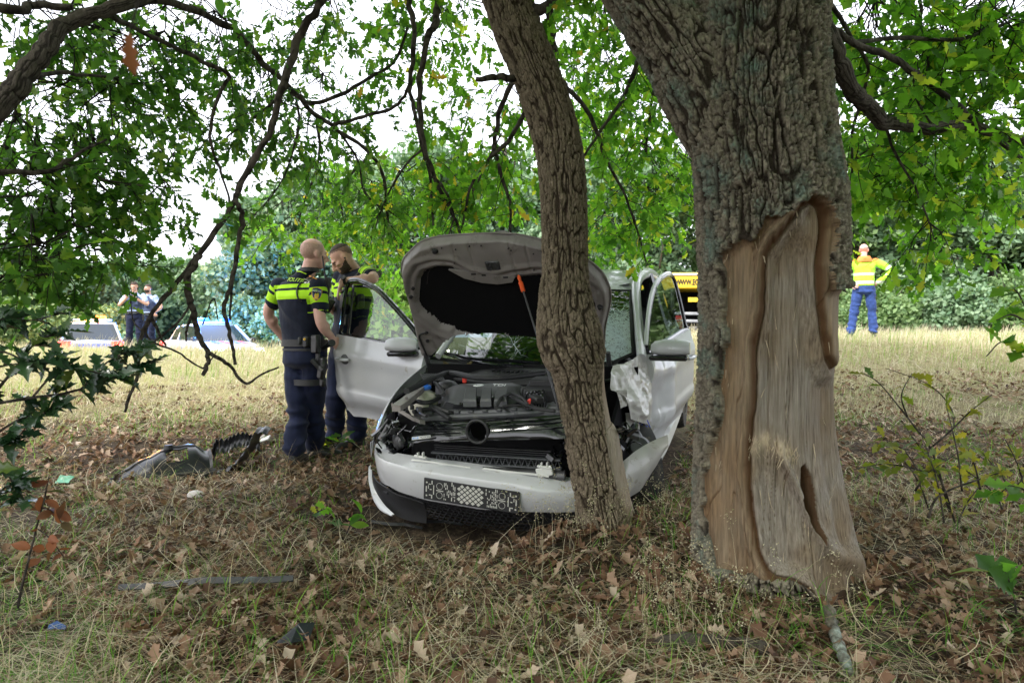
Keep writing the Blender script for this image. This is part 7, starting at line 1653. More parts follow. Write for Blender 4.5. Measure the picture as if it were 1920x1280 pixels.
A = person('bald police officer in navy uniform with lime bands standing with his back to us', (*J['pelvis'].xy, gzf(-1.6, 5.3)), J, fA, fA, (P(588, 476, 5.34), V((.80, .60, -.08)), V((.10, .06, 1))),
           {'r': (V((.3, .35, -.55)), V((-.6, .5, .1)), .75, 1), 'l': (V((.8, .1, -.4)), V((-.2, -.9, 0)), .5, -1)}, m_polo, m_navy, m_skin3, bands=bandsA, bulk=1.08, seedn=3)
sel = lambda v: (((v - np.array(A['hc'])) @ np.array(A['M'])) @ np.array([0, 1, 0]) < .050) & (((v - np.array(A['hc'])) @ np.array(A['M']))[:, 2] > -.035 + .55 * np.maximum(((v - np.array(A['hc'])) @ np.array(A['M']))[:, 1], -.02)) & (np.abs(((v - np.array(A['hc'])) @ np.array(A['M']))[:, 0]) < .083) & (((v - np.array(A['hc'])) @ np.array(A['M']))[:, 2] < .075)
skin_patch('shaven_hair', A['v'], A['n'], A['me'], sel, lambda p: .0012, m_stub, A['root'])
belt_ring(A, P(571, 643, 5.36), rA, fA, .195, .152, .055); belt_ring(A, P(572, 655, 5.36), rA, fA, .188, .148, .02, name='trouser_belt')
bkn = -fA; ub = (rA).normalized()
decal_text(A, 'POLITIE', .150, .034, (P(541, 518, 5.22), ub, (UP + fA * .35).normalized(), (bkn + UP * .35).normalized()), m_lime, .006)
sq = [[(x, y), (x + .016, y), (x + .016, y + .013), (x, y + .013)] for x in (-.03, -.008, .014) for y in (-.016, .004)]
decal(A, 'white_squares', sq, (P(571, 526, 5.2), ub, UP, (bkn + V((.1, -.1, .1))).normalized()), m_wthread)
shield(A, (P(594, 551, 5.15), V((.90, .1, -.12)).normalized(), V((.12, 0, .97)).normalized(), V((.35, -.93, .1)).normalized()), .076, .088)
hh = lambda px, py, Y, nn, off=.008: (lambda r_: (r_[0] if r_[0] else P(px, py, Y)) + nn * off)(A['bvh'].ray_cast(P(px, py, Y) + nn * .3, -nn))
nb = V((.25, -.95, .1)).normalized(); mb = MB(); mb.tube(crom([tuple(hh(a, b, 5.2, nb)) for a, b in [(585, 520), (572, 524), (562, 530), (557, 540), (557, 552), (560, 562), (566, 566)]], 4), .006, 6); addp(A, 'harness_strap', mb, m_belt)
mb = MB(); mb.tube(crom([tuple(hh(a, b, 5.25, V((.2, -.85, .5)).normalized(), .006)) for a, b in [(556, 502), (562, 505), (570, 509), (574, 510)]], 4), .0045, 6); addp(A, 'collar_piping', mb, m_lime)
mb = MB(); c = P(582, 500, 5.33); mb.loft([ering(J['neck'] + UP * (-.02), rA, fA, .080, .080, 24), ering(J['neck'] + UP * .008, rA, fA, .072, .074, 24), ering(J['neck'] + UP * .011, rA, fA, .067, .069, 24), ering(J['neck'] + UP * (-.01), rA, fA, .066, .068, 24)]); addp(A, 'collar', mb, m_belt)
mb = MB(); o_ = hh(589, 518, 5.22, V((.3, -.6, .75)).normalized(), .004); mb.box(o_, (.085, .035, .008), M=Matrix.Rotation(R(22), 3, 'Y') @ Matrix.Rotation(R(-25), 3, 'Z'), b=.003); addp(A, 'shoulder_tab', mb, mat('orange_tab', (.75, .30, .03), .6))
mb = MB(); c = P(613, 538, 5.28); mb.box(c, (.045, .045, .15), M=Matrix.Rotation(R(8), 3, 'Y'), b=.008); mb.tube([c + V((-.012, 0, .07)), c + V((-.035, 0, .24))], [.008, .005], 8); mb.tube([c + V((0, 0, -.07)), c + V((.02, .01, -.12))], [.008, .006], 6); addp(A, 'radio', mb, m_blackp)
Rz = Matrix.Rotation(math.atan2(rA.y, rA.x), 3, 'Z')
for name, px, py, Y, sx, sy, sz, m_ in (('pouch', 574, 641, 5.165, .055, .035, .085, m_belt), ('pouch', 562, 639, 5.19, .035, .025, .06, m_belt), ('pouch', 538, 640, 5.30, .05, .03, .06, m_belt), ('radio_case', 592, 645, 5.13, .075, .045, .14, m_boot), ('drop_panel', 596, 670, 5.13, .05, .02, .13, m_belt)):
    mb = MB(); mb.box(P(px, py, Y), (sx, sy, sz), M=Rz, b=.01); o = addp(A, name, mb, m_)
mb = MB(); mb.tube([P(571, 636, 5.14), P(571, 636, 5.125)], [.010, .008], 12); addp(A, 'brass_stud', mb, m_gold)
mb = MB(); c = P(604, 690, 5.13); mb.box(c, (.07, .05, .17), M=Rz @ Matrix.Rotation(R(10), 3, 'Y'), b=.015); mb.box(c + V((0, .02, -.10)), (.05, .04, .08), M=Rz, b=.012); hol = addp(A, 'holster', mb, m_boot)
mb = MB(); mb.tube([P(585, 674, 5.11), P(592, 682, 5.11), P(600, 690, 5.12)], [.020, .018, .022], 10); mb.box(P(600, 689, 5.11), (.10, .03, .035), M=Rz @ Matrix.Rotation(R(25), 3, 'Y'), b=.008); addp(A, 'pistol_grip', mb, m_blackp)
cth = J['hip_r'] + (J['kn_r'] - J['hip_r']) * .42; belt_ring(A, P(580, 716, 5.36), rA, fA, .135, .115, .045, name='thigh_strap')
mb = MB(); a, b = P(606, 652, 5.24), P(620, 644, 5.12); mb.tube([a, a + (b - a) * .6, b, b + (b - a).normalized() * .03], [.018, .018, .026, .027], 14); addp(A, 'torch', mb, m_boot)
# --- officer bending over the open door
fB = V((-.82, -.57, 0)); rB = fB.cross(UP)
J = dict(pelvis=P(652, 648, 5.86), waist=P(655, 614, 5.84), chest=P(663, 552, 5.80), neck=P(664, 507, 5.76), sh_l=P(688, 512, 5.66), sh_r=P(640, 520, 5.92),
         el_l=P(698, 522, 5.42), wr_l=P(643, 527, 5.46), el_r=P(632, 580, 6.0), wr_r=P(620, 577, 5.76), hip_l=P(664, 672, 5.80), hip_r=P(636, 672, 5.92), kn_l=P(668, 750, 5.84), an_l=P(672, 808, 5.92), kn_r=P(630, 752, 5.86), an_r=P(626, 800, 5.98))
J['toe_l'] = J['an_l'] + V((-.15, -.11, -.1)); J['toe_r'] = J['an_r'] + V((-.10, -.14, -.1))
for s in ('r', 'l'): J['toe_' + s].z = gzf(J['toe_' + s].x, J['toe_' + s].y); J['an_' + s].z = J['toe_' + s].z + .10
def bandsB(v, n, ins, sd):
    z = v[:, 2]; t = np.minimum(np.abs(z - 1.53) - .016, np.abs(z - 1.46) - .034); s = np.minimum.reduce([np.abs(sd - .03) - .014, np.abs(sd - .10) - .030, np.abs(sd - .16) - .004]); return {'band': np.where(ins >= 0, s, t)}
B = person('bearded police officer in navy uniform looking down with his forearm on the open car door', (*J['pelvis'].xy, gzf(-1.45, 5.9)), J, fB, fB, (P(642, 484, 5.70), V((-.74, -.34, -.72)), V((-.60, -.22, 1))),
           {'l': (V((-.40, .0, -.9)), V((.85, .3, -.2)), .35, -1), 'r': (V((-.35, -.5, .15)), V((.5, .5, 0)), .8, 1)}, m_polo, m_navy, m_skin2, sleeve=.60, bands=bandsB, bulk=1.04, seedn=8)
def loc_(b, v): return (v - np.array(b['hc'])) @ np.array(b['M'])
def selh(v): q = loc_(B, v); return (q[:, 2] > .060 + .35 * np.clip(q[:, 1], -.2, .1) - .9 * np.clip(-.0 - q[:, 1], 0, .10)) & (q[:, 2] > -.03) & (np.abs(q[:, 0]) < .080) & (np.linalg.norm(q, axis=1) < .16) & ((q[:, 1] < .082))
def selb(v): q = loc_(B, v); return (q[:, 2] < -.046 + .10 * np.clip(.06 - q[:, 1], 0, .1) * 6 * (np.abs(q[:, 0]) > .045)) & (q[:, 2] > -.118) & (q[:, 1] > .0) & (np.linalg.norm(q, axis=1) < .16) & ~((np.abs(q[:, 0]) < .022) & (q[:, 2] > -.073))
def selt(v): q = loc_(B, v); return selh(v) & (q[:, 2] > .078 + .25 * np.clip(q[:, 1], -.2, .1))
m_fade = mat('clipped_hair', (.20, .12, .09), .7, var=.25, vscale=90)
skin_patch('clipped_sides', B['v'], B['n'], B['me'], selh, lambda p: .0012, m_fade, B['root']); skin_patch('hair', B['v'], B['n'], B['me'], selt, lambda p: .004, m_hair, B['root']); skin_patch('beard', B['v'], B['n'], B['me'], selb, lambda p: .003, m_beard, B['root'])
mb = MB()
for x in (-1, 1): mb.tube([B['q'](x * .018, .094, .010), B['q'](x * .034, .092, .014), B['q'](x * .048, .080, .010)], [.003, .004, .003], 6)
addp(B, 'eyebrows', mb, m_hair)
mb = MB()
for x in (-1, 1): mb.ball(B['q'](x * .030, .084, -.006), (.012, .010, .007), 10, 7)
addp(B, 'eyes', mb, m_eye)
mb = MB(); mb.ball(B['q'](.086, .002, -.012), .008, 10, 7); mb.ball(B['q'](-.086, .002, -.012), .008, 10, 7); mb.tube(crom([tuple(B['q'](.086, .0, -.02)), tuple(B['q'](.085, -.03, -.09)), tuple(B['q'](.09, -.06, -.15))], 5), .002, 5); addp(B, 'earpiece', mb, m_boot)
w_ = J['wr_l']; d = (J['el_l'] - w_).normalized(); mb = MB(); mb.tube([w_ + d * .012, w_ + d * .036], [.035, .036], 18); mb.tube([w_ + d * .024 + V((-.01, -.03, .018)), w_ + d * .024 + V((-.014, -.042, .024))], [.020, .019], 16); addp(B, 'wrist_watch', mb, m_boot)
belt_ring(B, P(653, 640, 5.86), rB, fB, .20, .158, .055)
shield(B, (P(699, 507, 5.6), V((1, -.1, -.25)).normalized(), V((.2, .1, 1)).normalized(), V((.5, -.75, .45)).normalized()), .066, .070)
mb = MB()
for a, b, c, sz in (((645, 565, 5.62), 0, 0, (.09, .05, .13)), ((660, 560, 5.58), 0, 0, (.08, .05, .12)), ((676, 565, 5.56), 0, 0, (.07, .05, .12)), ((650, 600, 5.64), 0, 0, (.10, .05, .09))): 
    mb2 = MB(); mb2.box(P(*a), sz, M=Matrix.Rotation(math.atan2(rB.y, rB.x), 3, 'Z'), b=.012); addp(B, 'vest_pouch', mb2, m_belt)
mb = MB(); mb.tube(crom([tuple(P(675, 512, 5.50)), tuple(P(666, 520, 5.50)), tuple(P(655, 535, 5.55)), tuple(P(640, 548, 5.66))], 4), .016, 6); addp(B, 'vest_strap', mb, m_belt)
mb = MB(); mb.box(P(618, 574, 5.72), (.05, .03, .12), M=Matrix.Rotation(.5, 3, 'Y'), b=.006); addp(B, 'notebook', mb, m_boot)
# --- two officers on the bank
def stand(px, ytop, Y, f, ztoe=None, ht=1.82):
    """joints of an upright person whose crown is at (px, ytop)"""
    top = P(px, ytop, Y); r_ = V(f).normalized().cross(UP); f = V(f).normalized(); z0 = top.z - ht; k = ht / 1.82; B_ = V((top.x, top.y, z0)); q = lambda a, b, c: B_ + r_ * a * k + f * b * k + UP * c * k
    J = dict(pelvis=q(0, 0, .98), waist=q(0, 0, 1.10), chest=q(0, .01, 1.34), neck=q(0, .0, 1.55), sh_r=q(.20, 0, 1.46), sh_l=q(-.20, 0, 1.46), el_r=q(.27, -.02, 1.18), el_l=q(-.27, -.02, 1.18), wr_r=q(.26, .10, .94), wr_l=q(-.26, .10, .94),
             hip_r=q(.10, 0, .92), hip_l=q(-.10, 0, .92), kn_r=q(.12, .03, .50), kn_l=q(-.12, .03, .50), an_r=q(.13, -.02, .10), an_l=q(-.13, -.02, .10), toe_r=q(.15, .16, 0), toe_l=q(-.15, .16, 0)); return J, q, f, r_
def face(b, hair=None, beard=False):
    mb = MB()
    for x in (-1, 1): mb.ball(b['q'](x * .030, .086, -.004), (.010, .008, .006), 8, 6); mb.tube([b['q'](x * .018, .093, .012), b['q'](x * .046, .082, .012)], .0035, 5)
    addp(b, 'eyes', mb, m_eye)
    if hair: skin_patch('hair', b['v'], b['n'], b['me'], lambda v: (loc_(b, v)[:, 2] > .045 - .9 * np.clip(.01 - loc_(b, v)[:, 1], 0, .09) + .25 * np.clip(loc_(b, v)[:, 1], 0, .1)) & (np.linalg.norm(loc_(b, v), axis=1) < .16), lambda p: .010, hair, b['root'])
    if beard: skin_patch('beard', b['v'], b['n'], b['me'], lambda v: (loc_(b, v)[:, 2] < -.04) & (loc_(b, v)[:, 2] > -.115) & (loc_(b, v)[:, 1] > .01) & (np.linalg.norm(loc_(b, v), axis=1) < .16), lambda p: .004, m_beard, b['root'])
def far_kit(b, J, f, r_):
    up = UP; shc = (J['sh_r'] + J['sh_l']) / 2; mb = MB()
    mb.loft([ering(J['pelvis'] + up * .10, r_, f, .178, .145, 20, 2.4), ering(J['chest'] - up * .05, r_, f, .192, .155, 20, 2.4), ering(J['chest'] + up * .06, r_, f, .185, .150, 20, 2.4), ering(shc + up * .0, r_, f, .13, .115, 20), ering(shc + up * .05, r_, f, .10, .085, 20)]); addp(b, 'vest', mb, m_vest)
    for x in (-.09, .09): mb = MB(); mb.box(J['chest'] + f * .165 + r_ * x - up * .06, (.12, .04, .13), M=Matrix.Rotation(math.atan2(r_.y, r_.x), 3, 'Z'), b=.012); addp(b, 'vest_pocket', mb, m_vest)
    belt_ring(b, J['pelvis'] + up * .06, r_, f, .205, .165, .055); belt_ring(b, J['pelvis'] + up * .10, r_, f, .185, .150, .035, name='shirt_hem', m=m_lblue)
    for x in (-.21, .20): mb = MB(); mb.box(J['pelvis'] + r_ * x - up * .06, (.07, .09, .2), M=Matrix.Rotation(math.atan2(r_.y, r_.x), 3, 'Z'), b=.015); addp(b, 'holster', mb, m_boot)
J, q, f, r_ = stand(253, 528, 18.0, (.15, -1, 0), ht=1.88); J.update(el_r=q(.33, .10, 1.22), el_l=q(-.33, .10, 1.24), wr_r=q(.07, .27, 1.42), wr_l=q(-.06, .27, 1.42))
C = person('distant officer in light blue shirt and vest looking at the phone in both hands', (*J['pelvis'].xy, J['toe_r'].z), J, f, f, (q(0, .04, 1.70), f + V((0, 0, -.35)), UP + f * .3), {'r': (V((-.4, -.2, .8)), V((-.6, .5, 0)), .7, 1), 'l': (V((.4, -.2, .8)), V((.6, .5, 0)), .7, -1)}, m_lblue, m_navy, m_skin2, vox=.014, seedn=12)
face(C, m_hair); far_kit(C, J, f, r_); mb = MB(); mb.box(q(0, .33, 1.52), (.085, .015, .16), M=Matrix.Rotation(-.3, 3, 'X'), b=.006); addp(C, 'mobile_phone', mb, m_boot)
J, q, f, r_ = stand(279, 533, 18.9, (-.25, -1, 0), ht=1.9); J.update(el_l=q(-.34, -.05, 1.22), wr_l=q(-.24, .12, 1.05))
D = person('distant dark haired officer in light blue shirt standing half behind his colleague', (*J['pelvis'].xy, J['toe_r'].z), J, f, f, (q(0, .03, 1.70), f, UP), {'r': (V((0, 0, -1)), V((-1, 0, 0)), .4, 1), 'l': (V((.7, -.3, -.4)), V((.4, .4, 0)), .5, -1)}, m_lblue, m_navy, m_skin2, vox=.014, seedn=15)
face(D, m_hair, True); far_kit(D, J, f, r_)
# --- recovery worker, hands on his hips
J, q, f, r_ = stand(1620, 457, 13.6, (.35, 1, 0), ht=1.86); J.update(el_r=q(.45, -.06, 1.27), wr_r=q(.22, .03, 1.04), el_l=q(-.34, -.12, 1.22), wr_l=q(-.24, -.10, 1.02), kn_l=q(-.17, .03, .50), an_l=q(-.24, -.02, .10), toe_l=q(-.27, .16, 0), kn_r=q(.14, .03, .5), an_r=q(.17, 0, .1), toe_r=q(.2, .18, 0))
def bandsE(v, n, ins, sd):
    z = v[:, 2] - J['toe_r'].z; k = 1.86 / 1.82
    hood = 1.47 * k - z; hood = np.where(ins >= 0, sd - .02, hood); tape = np.where(ins >= 0, np.abs(sd - .26) - .028, np.minimum(np.abs(z - 1.06 * k) - .028, np.abs(z - 1.22 * k) - .025))
    return {'band': hood, 'band2': tape}
Ew = person('recovery worker in yellow and orange hi vis jacket with hands on hips', (*J['pelvis'].xy, J['toe_r'].z), J, f, f, (q(0, .02, 1.70), f + V((.3, 0, -.1)), UP), {'r': (V((-.3, .6, -.3)), V((-.8, -.3, 0)), .5, 1), 'l': (V((.3, -.6, -.2)), V((.8, .3, 0)), .5, -1)}, m_hivis, m_workb, m_skin3, vox=.013, long_sleeve=True, bulk=1.12, bands=bandsE, seedn=18)
mb = MB(); sh = (J['sh_r'] + J['sh_l']) / 2; mb.loft([ering(sh + UP * .0 - f * .02, r_, f, .15, .12, 20), ering(sh + UP * .07 - f * .05, r_, f, .125, .11, 20), ering(sh + UP * .11 - f * .05, r_, f, .10, .09, 20), ering(sh + UP * .09 - f * .03, r_, f, .07, .06, 20)]); addp(Ew, 'hood', mb, mat('orange_cloth', (.90, .25, .06), .8))
mb = MB(); c = Ew['hc']; mb.tube([c + Ew['M'] @ V((.092 * math.cos(t), .11 * math.sin(t) - .01, .03 + .06 * math.cos(t) ** 2 * 0 + .02 * math.sin(t))) for t in np.linspace(0, 6.283, 25)], .004, 5, cap=False); addp(Ew, 'head_strap', mb, m_boot)
# ------------------------------------------------------------------ vehicles on the road
m_pwhite = mat('patrol_white', (.42, .43, .46), .25, coat=.5); m_yel = mat('truck_yellow', (.85, .55, .02), .35, coat=.3); m_pblue = mat('stripe_blue', (.02, .08, .5), .4); m_pred = mat('stripe_red', (.75, .05, .04), .4)
m_yplate = mat('yellow_plate', (.85, .60, .04), .4); m_tail = mat('lit_tail_lamp', (.6, .02, .02), .3, emit=(1, .012, .008), estr=2.2)
m_blue_l = mat('lit_blue_lamp', (.05, .15, .8), .3, emit=(.006, .045, 1.0), estr=5); m_amb_l = mat('lit_amber_lamp', (.8, .35, .05), .3, emit=(1.0, .09, .005), estr=4); m_head_l = mat('lit_headlamp', (.8, .85, .9), .2, emit=(.6, .8, 1.0), estr=8)
m_wash = mat('lamp_glass', (.6, .62, .65), .1, coat=.6)
def far_car(label, loc, fwd, L_, W, H, wagon, lightbar):
    """simple complete car; its own frame: y forward, x right, z up"""
    f = V((fwd[0], fwd[1], 0)).normalized(); rz = math.atan2(-f.x, f.y)
    root = thing('police_car', label, 'police car', loc, rz)
    hl = L_ / 2; hw = W / 2
    # body: cross-sections from tail to nose
    st = [(-hl, .42, .78, .80), (-hl + .06, .30, .92, .92), (-hl + .25, .24, .97, .985), (-hl + .9, .22, .97, 1.0), (0, .21, .95, 1.0), (hl - 1.35, .21, .93, 1.0), (hl - 1.0, .22, .88, .99), (hl - .45, .24, .80, .96), (hl - .12, .28, .68, .88), (hl, .36, .58, .76)]
    mb = MB(); rings = []
    for y, zl, zt, k in st:
        w_ = hw * k; rings.append([(-w_ * .92, y, zl), (-w_, y, zl + .12), (-w_, y, zt - .22), (-w_ * .97, y, zt - .06), (-w_ * .88, y, zt), (0, y, zt + .03), (w_ * .88, y, zt), (w_ * .97, y, zt - .06), (w_, y, zt - .22), (w_, y, zl + .12), (w_ * .92, y, zl)])
    mb.loft(rings); body = sub(root, 'body', mb, m_pwhite, ang=.5)
    yr = -hl + (.12 if wagon else .75); yf = hl - 1.15
    g = [(yr, .95, .80), (yr + .32, H - .10, .70), (yr + .6, H - .03, .69), (yf - 1.25, H, .70), (yf - .75, H - .05, .70), (yf, .93, .80)]
    mb = MB(); mb.loft([[(-hw * .90, y, .90), (-hw * (.80 + .10 * (z < 1)) , y, max(z - .07, .93)), (-hw * k * .95, y, z), (hw * k * .95, y, z), (hw * (.80 + .10 * (z < 1)), y, max(z - .07, .93)), (hw * .90, y, .90)] for y, z, k in g]); sub(root, 'windows', mb, m_gdark_s, ang=.4)
    mb = MB(); mb.loft([[(-hw * k * .99, y, z + .004), (-hw * k * .6, y, z + .03), (hw * k * .6, y, z + .03), (hw * k * .99, y, z + .004), (hw * k * .99, y, z - .03), (-hw * k * .99, y, z - .03)] for y, z, k in g[1:5]]); sub(root, 'roof', mb, m_pwhite)
    for s in (-1, 1):
        for (ya, za), (yb, zb) in (((yf, .93), (yf - .75, H - .05)), ((yr, .95), (yr + .32, H - .08)), ((-.1, .95), (-.12, H - .02)), ((yr + .75, .95), (yr + .8, H - .03))):
            mb = MB(); mb.tube([(s * hw * .90, ya, za), (s * hw * .70, yb, zb)], .04, 6); sub(root, 'pillar', mb, m_pwhite)
        mb = MB(); mb.box((s * (hw + .08), yf - .15, .98), (.20, .12, .14), b=.04); sub(root, 'wing_mirror', mb, m_boot)
        mb = MB(); mb.box((s * hw * .80, -hl + .03, .82), (.36, .12, .20), b=.03); sub(root, 'tail_lamp', mb, m_tail)
        mb = MB(); mb.box((s * hw * .72, hl - .10, .62), (.34, .16, .14), M=Matrix.Rotation(s * -.25, 3, 'Z'), b=.04); sub(root, 'headlamp', mb, m_head_l)
        for y in (-hl + .85, hl - .85):
            mb = MB(); mb.tube([(s * (hw - .19), y, .32), (s * (hw + .005), y, .32)], [.32, .32], 24); wh = sub(root, 'wheel', mb, m_tyre); mb = MB(); mb.tube([(s * (hw - .01), y, .32), (s * (hw + .012), y, .32)], [.21, .19], 18); sub(wh, 'rim', mb, m_metal)
        for k in range(5):     # slanted stripes on the flank
            y = -.9 + k * .38; mb = MB(); x = s * (hw + .004); mb.prism([(x, y, .45), (x, y + .16, .45), (x, y + .42, .72), (x, y + .26, .72)], (s * .003, 0, 0)); sub(root, 'stripe', mb, m_pblue if k % 2 else m_pred, smooth=False)
    for k in range(4):
        x = -hw * .6 + k * hw * .34; mb = MB(); mb.prism([(x, hl - .52, .846), (x + .13, hl - .52, .846), (x + .26, hl - 1.0, .915), (x + .13, hl - 1.0, .915)], (0, .004, .006)); sub(root, 'stripe', mb, m_pblue if k % 2 else m_pred, smooth=False)
    mb = MB(); mb.box((0, -hl - .005, .78), (W * .80, .02, .10)); sub(root, 'stripe', mb, m_pblue, smooth=False)
    mb = MB(); mb.box((0, -hl - .015, .62), (.52, .012, .11)); sub(root, 'number_plate', mb, m_yplate); mb = MB(); mb.box((0, hl + .005, .44), (.52, .012, .11)); sub(root, 'number_plate', mb, m_yplate)
    mb = MB(); mb.box((0, hl - .02, .55), (.7, .06, .10), b=.02); sub(root, 'grille', mb, m_boot)
    ylb = yr + .75 if lightbar == 'amber' else yf - 1.0
    mb = MB(); mb.box((0, ylb, H + .05), (1.15, .26, .05), b=.02); lb = sub(root, 'light_bar', mb, m_wash)
    for x in ((.30, .10) if lightbar == 'amber' else (-.45, -.30, .30, .45)): mb = MB(); mb.box((x, ylb, H + .13), (.20, .24, .13), b=.04); sub(lb, 'lamp', mb, m_amb_l if lightbar == 'amber' else m_blue_l)
    if lightbar != 'amber':
        mb = MB(); mb.box((.25, hl + .01, .60), (.12, .03, .06), b=.01); sub(root, 'grille_lamp', mb, m_blue_l)
    return root, f, H + .3
m_gdark_s = mat('dark_window', (.02, .028, .03), .06, spec=.7, coat=.5)
c1 = P(176, 640, 24.2); z_ = gzf(c1.x, 22.6) + .14
root, f, h = far_car('white patrol car with amber roof light seen from behind beyond the bank', (c1.x, 24.2, z_), (-.50, .87), 4.6, 1.84, 1.58, True, 'amber')
c2 = P(395, 640, 24); root2, f2, h2_ = far_car('white patrol car with flashing blue lights facing us beyond the bank', (c2.x, 24.1, z_), (.72, -.70), 4.7, 1.86, 1.52, False, 'blue')
def lamp(name, loc, col, e, r_=.12):
    l = bpy.data.lights.new(name, 'POINT'); l.energy = e; l.color = col; l.shadow_soft_size = r_; o = bpy.data.objects.new(name, l); COL.objects.link(o); o.location = loc
lamp('blue_light', (c2.x - .2, 23.7, z_ + 2.0), (.08, .30, 1.0), 380); lamp('blue_light', (c2.x + .9, 21.5, z_ + .75), (.10, .35, 1.0), 160); lamp('amber_light', (c1.x + .3, 23.0, z_ + 1.95), (1.0, .40, .06), 260)
# recovery truck seen from behind
tx0 = P(1258, 640, 22.0).x; g = gzf(tx0 + 1.2, 22.0) + .1; truck = thing('tow_truck', 'yellow recovery truck with lettered header seen past the wreck', 'truck', (tx0 + 1.25, 22.0, g))
zt = P(0, 511, 22).z - g; zb_ = P(0, 541, 22).z - g
mb = MB(); mb.box((0, .9, (zt + zb_) / 2), (2.5, 1.8, zt - zb_), b=.04); hd = sub(truck, 'header', mb, m_yel)
mb = MB(); mb.box((0, -.02, zt - .06), (2.46, .03, .07), b=.01); sub(hd, 'header_trim', mb, m_pwhite)
o = text_mesh('lettering', 'WWW.EGE', .2, Matrix.Translation((-.69, -.012, (zt + zb_) / 2 - .06)) @ Matrix.Rotation(R(90), 4, 'X'), m_boot, hd, .002, .006); bpy.context.view_layer.update(); fit('', o, .84); o.scale.y = 1.25
mb = MB(); mb.box((-.92, -.012, (zt + zb_) / 2 - .06), (.06, .006, .03)); sub(hd, 'lettering_dash', mb, m_boot, smooth=False)
for x in (-1.19, 1.19): mb = MB(); mb.box((x, .9, zb_ / 2 + .45), (.12, 1.8, zb_ - .9), b=.02); sub(truck, 'side_panel', mb, m_yel if False else m_boot)
mb = MB(); mb.box((0, 1.7, zb_ / 2 + .4), (2.3, .06, zb_ - .8)); sub(truck, 'bay_wall', mb, m_liner)
mb = MB(); mb.box((0, 1.5, .95), (2.45, 6.0, .18), b=.03); sub(truck, 'flatbed', mb, m_dmetal)
mb = MB(); mb.box((0, 6.0, 1.9), (2.4, 1.9, 2.3), b=.12); sub(truck, 'cab', mb, m_yel)
for k, (z, m_) in enumerate(((P(0, 588, 22).z - g, m_metal), (P(0, 602, 22).z - g, m_metal), (P(0, 615, 22).z - g, m_dmetal))): mb = MB(); mb.box((0, -.05 - .04 * k, z), (2.3, .12, .10), b=.02); sub(truck, 'rear_bumper', mb, m_)
mb = MB(); mb.box((-.55, -.10, P(0, 562, 22).z - g), (.34, .02, .14)); sub(truck, 'marker_plate', mb, m_yplate)
for x in (-.98, .98): mb = MB(); mb.box((x, -.12, P(0, 596, 22).z - g), (.30, .06, .14), b=.02); sub(truck, 'tail_lamp', mb, m_red)
for x in (-.95, .95):
    for y in (.9, 5.6): mb = MB(); mb.tube([(x - .16, y, .48), (x + .16, y, .48)], .48, 24); sub(truck, 'wheel', mb, m_tyre)

# ------------------------------------------------------------------ wreckage on the ground
def on(px, py, dz=0.0):
    """ground point seen at a photograph pixel"""
    d = V(((px - CX0) / F_PX, 1, -(py - CY0) / F_PX)); Y = 1.5
    while Y < 40:
        p = V((0, 0, CAMZ)) + d * Y
        if p.z < gzf(p.x, p.y): break
        Y += .01
    return V((p.x, p.y, gzf(p.x, p.y) + dz))
def at0(name, label, cat, p, group=None): return thing(name, label, cat, tuple(p), 0, group)
m_linerp = mat('liner_plastic', (.016, .017, .020), .32, var=.2, vscale=12)
# wheel-arch liner: an arched shell with a torn hole, and the curled strip beside it
a, b = on(188, 912), on(392, 890); root = at0('wheel_arch_liner', 'torn black wheel arch liner lying in the grass left of the bald officer', 'car part', (a + b) / 2)
ax = (b - a); L_ = ax.length; ax.normalize(); ay = V((-ax.y, ax.x, 0)).normalized(); o_ = a - (a + b) / 2
rows = []
for u in np.linspace(0, 1, 40):
    h = .235 * (math.sin(min(1, u * .95 + .02) * math.pi * .62) ** 1.1) * (1 - .25 * smooth(.85, 1, u)); w_ = .04 + .20 * math.sin(min(u + .05, 1) * 2.1)
    rows.append([tuple(o_ + ax * (u * L_) + ay * (w_ * (math.cos(t) * -1.0 + .6)) + V((0, 0, h * max(math.sin(t), 0) ** .8 - .01))) for t in np.linspace(.0, 2.2, 16)])
ga = np.array(rows); ga[..., 2] += .012 * vnoise(ga[..., 0] * 18, ga[..., 1] * 18, 0, 3)
sv = list(ga.reshape(-1, 3)); mb = MB(); n = 16; fs = [(i * n + j, i * n + j + 1, (i + 1) * n + j + 1, (i + 1) * n + j) for i in range(39) for j in range(15) if not (22 < i < 31 and 3 < j < 8)]
mb.add(sv, fs); mb.add([p - np.array([0, 0, .008]) for p in sv], [f[::-1] for f in fs]); sub(root, 'liner_shell', mb, m_linerp)
mb = MB(); mb.tube([tuple(p) for p in ga[2:38, 9]], .010, 6); mb.tube([tuple(p) for p in ga[:, 1]], .012, 6); sub(root, 'liner_rib', mb, m_blackp)
mb = MB(); c = ga[-1].mean(0); mb.loft([[V(tuple(p)) for p in ga[-1]], [V(tuple(p)) + ax * .02 + V((0, 0, .02)) for p in ga[-1]]], cap=False, closed=False); mb.tube([V(tuple(ga[24, 9])), V(tuple(ga[24, 9])) + V((0, 0, .03))], [.035, .03], 10); sub(root, 'liner_end', mb, m_blackp)
pts = [(372, 884), (400, 892), (428, 884), (452, 862), (470, 836), (482, 812), (505, 812)]
root = at0('liner_strip', 'curled black plastic strip between the wheel arch liner and the bald officer', 'car part', on(430, 890)); c0 = V(root.location); yy = on(430, 888).y
p3 = [P(x, y, yy + .12 * i / 6) - c0 for i, (x, y) in enumerate(pts)]; cc = crom([tuple(p) for p in p3], 8)
rows = [[tuple(V(p) + V((0, -.05 + .20 * s_, .03 * math.sin(s_ * 3.1) + .008 * math.sin(i * 1.3)))) for s_ in np.linspace(0, 1, 6)] for i, p in enumerate(cc)]; shell('strip', rows, m_linerp, root, .006)
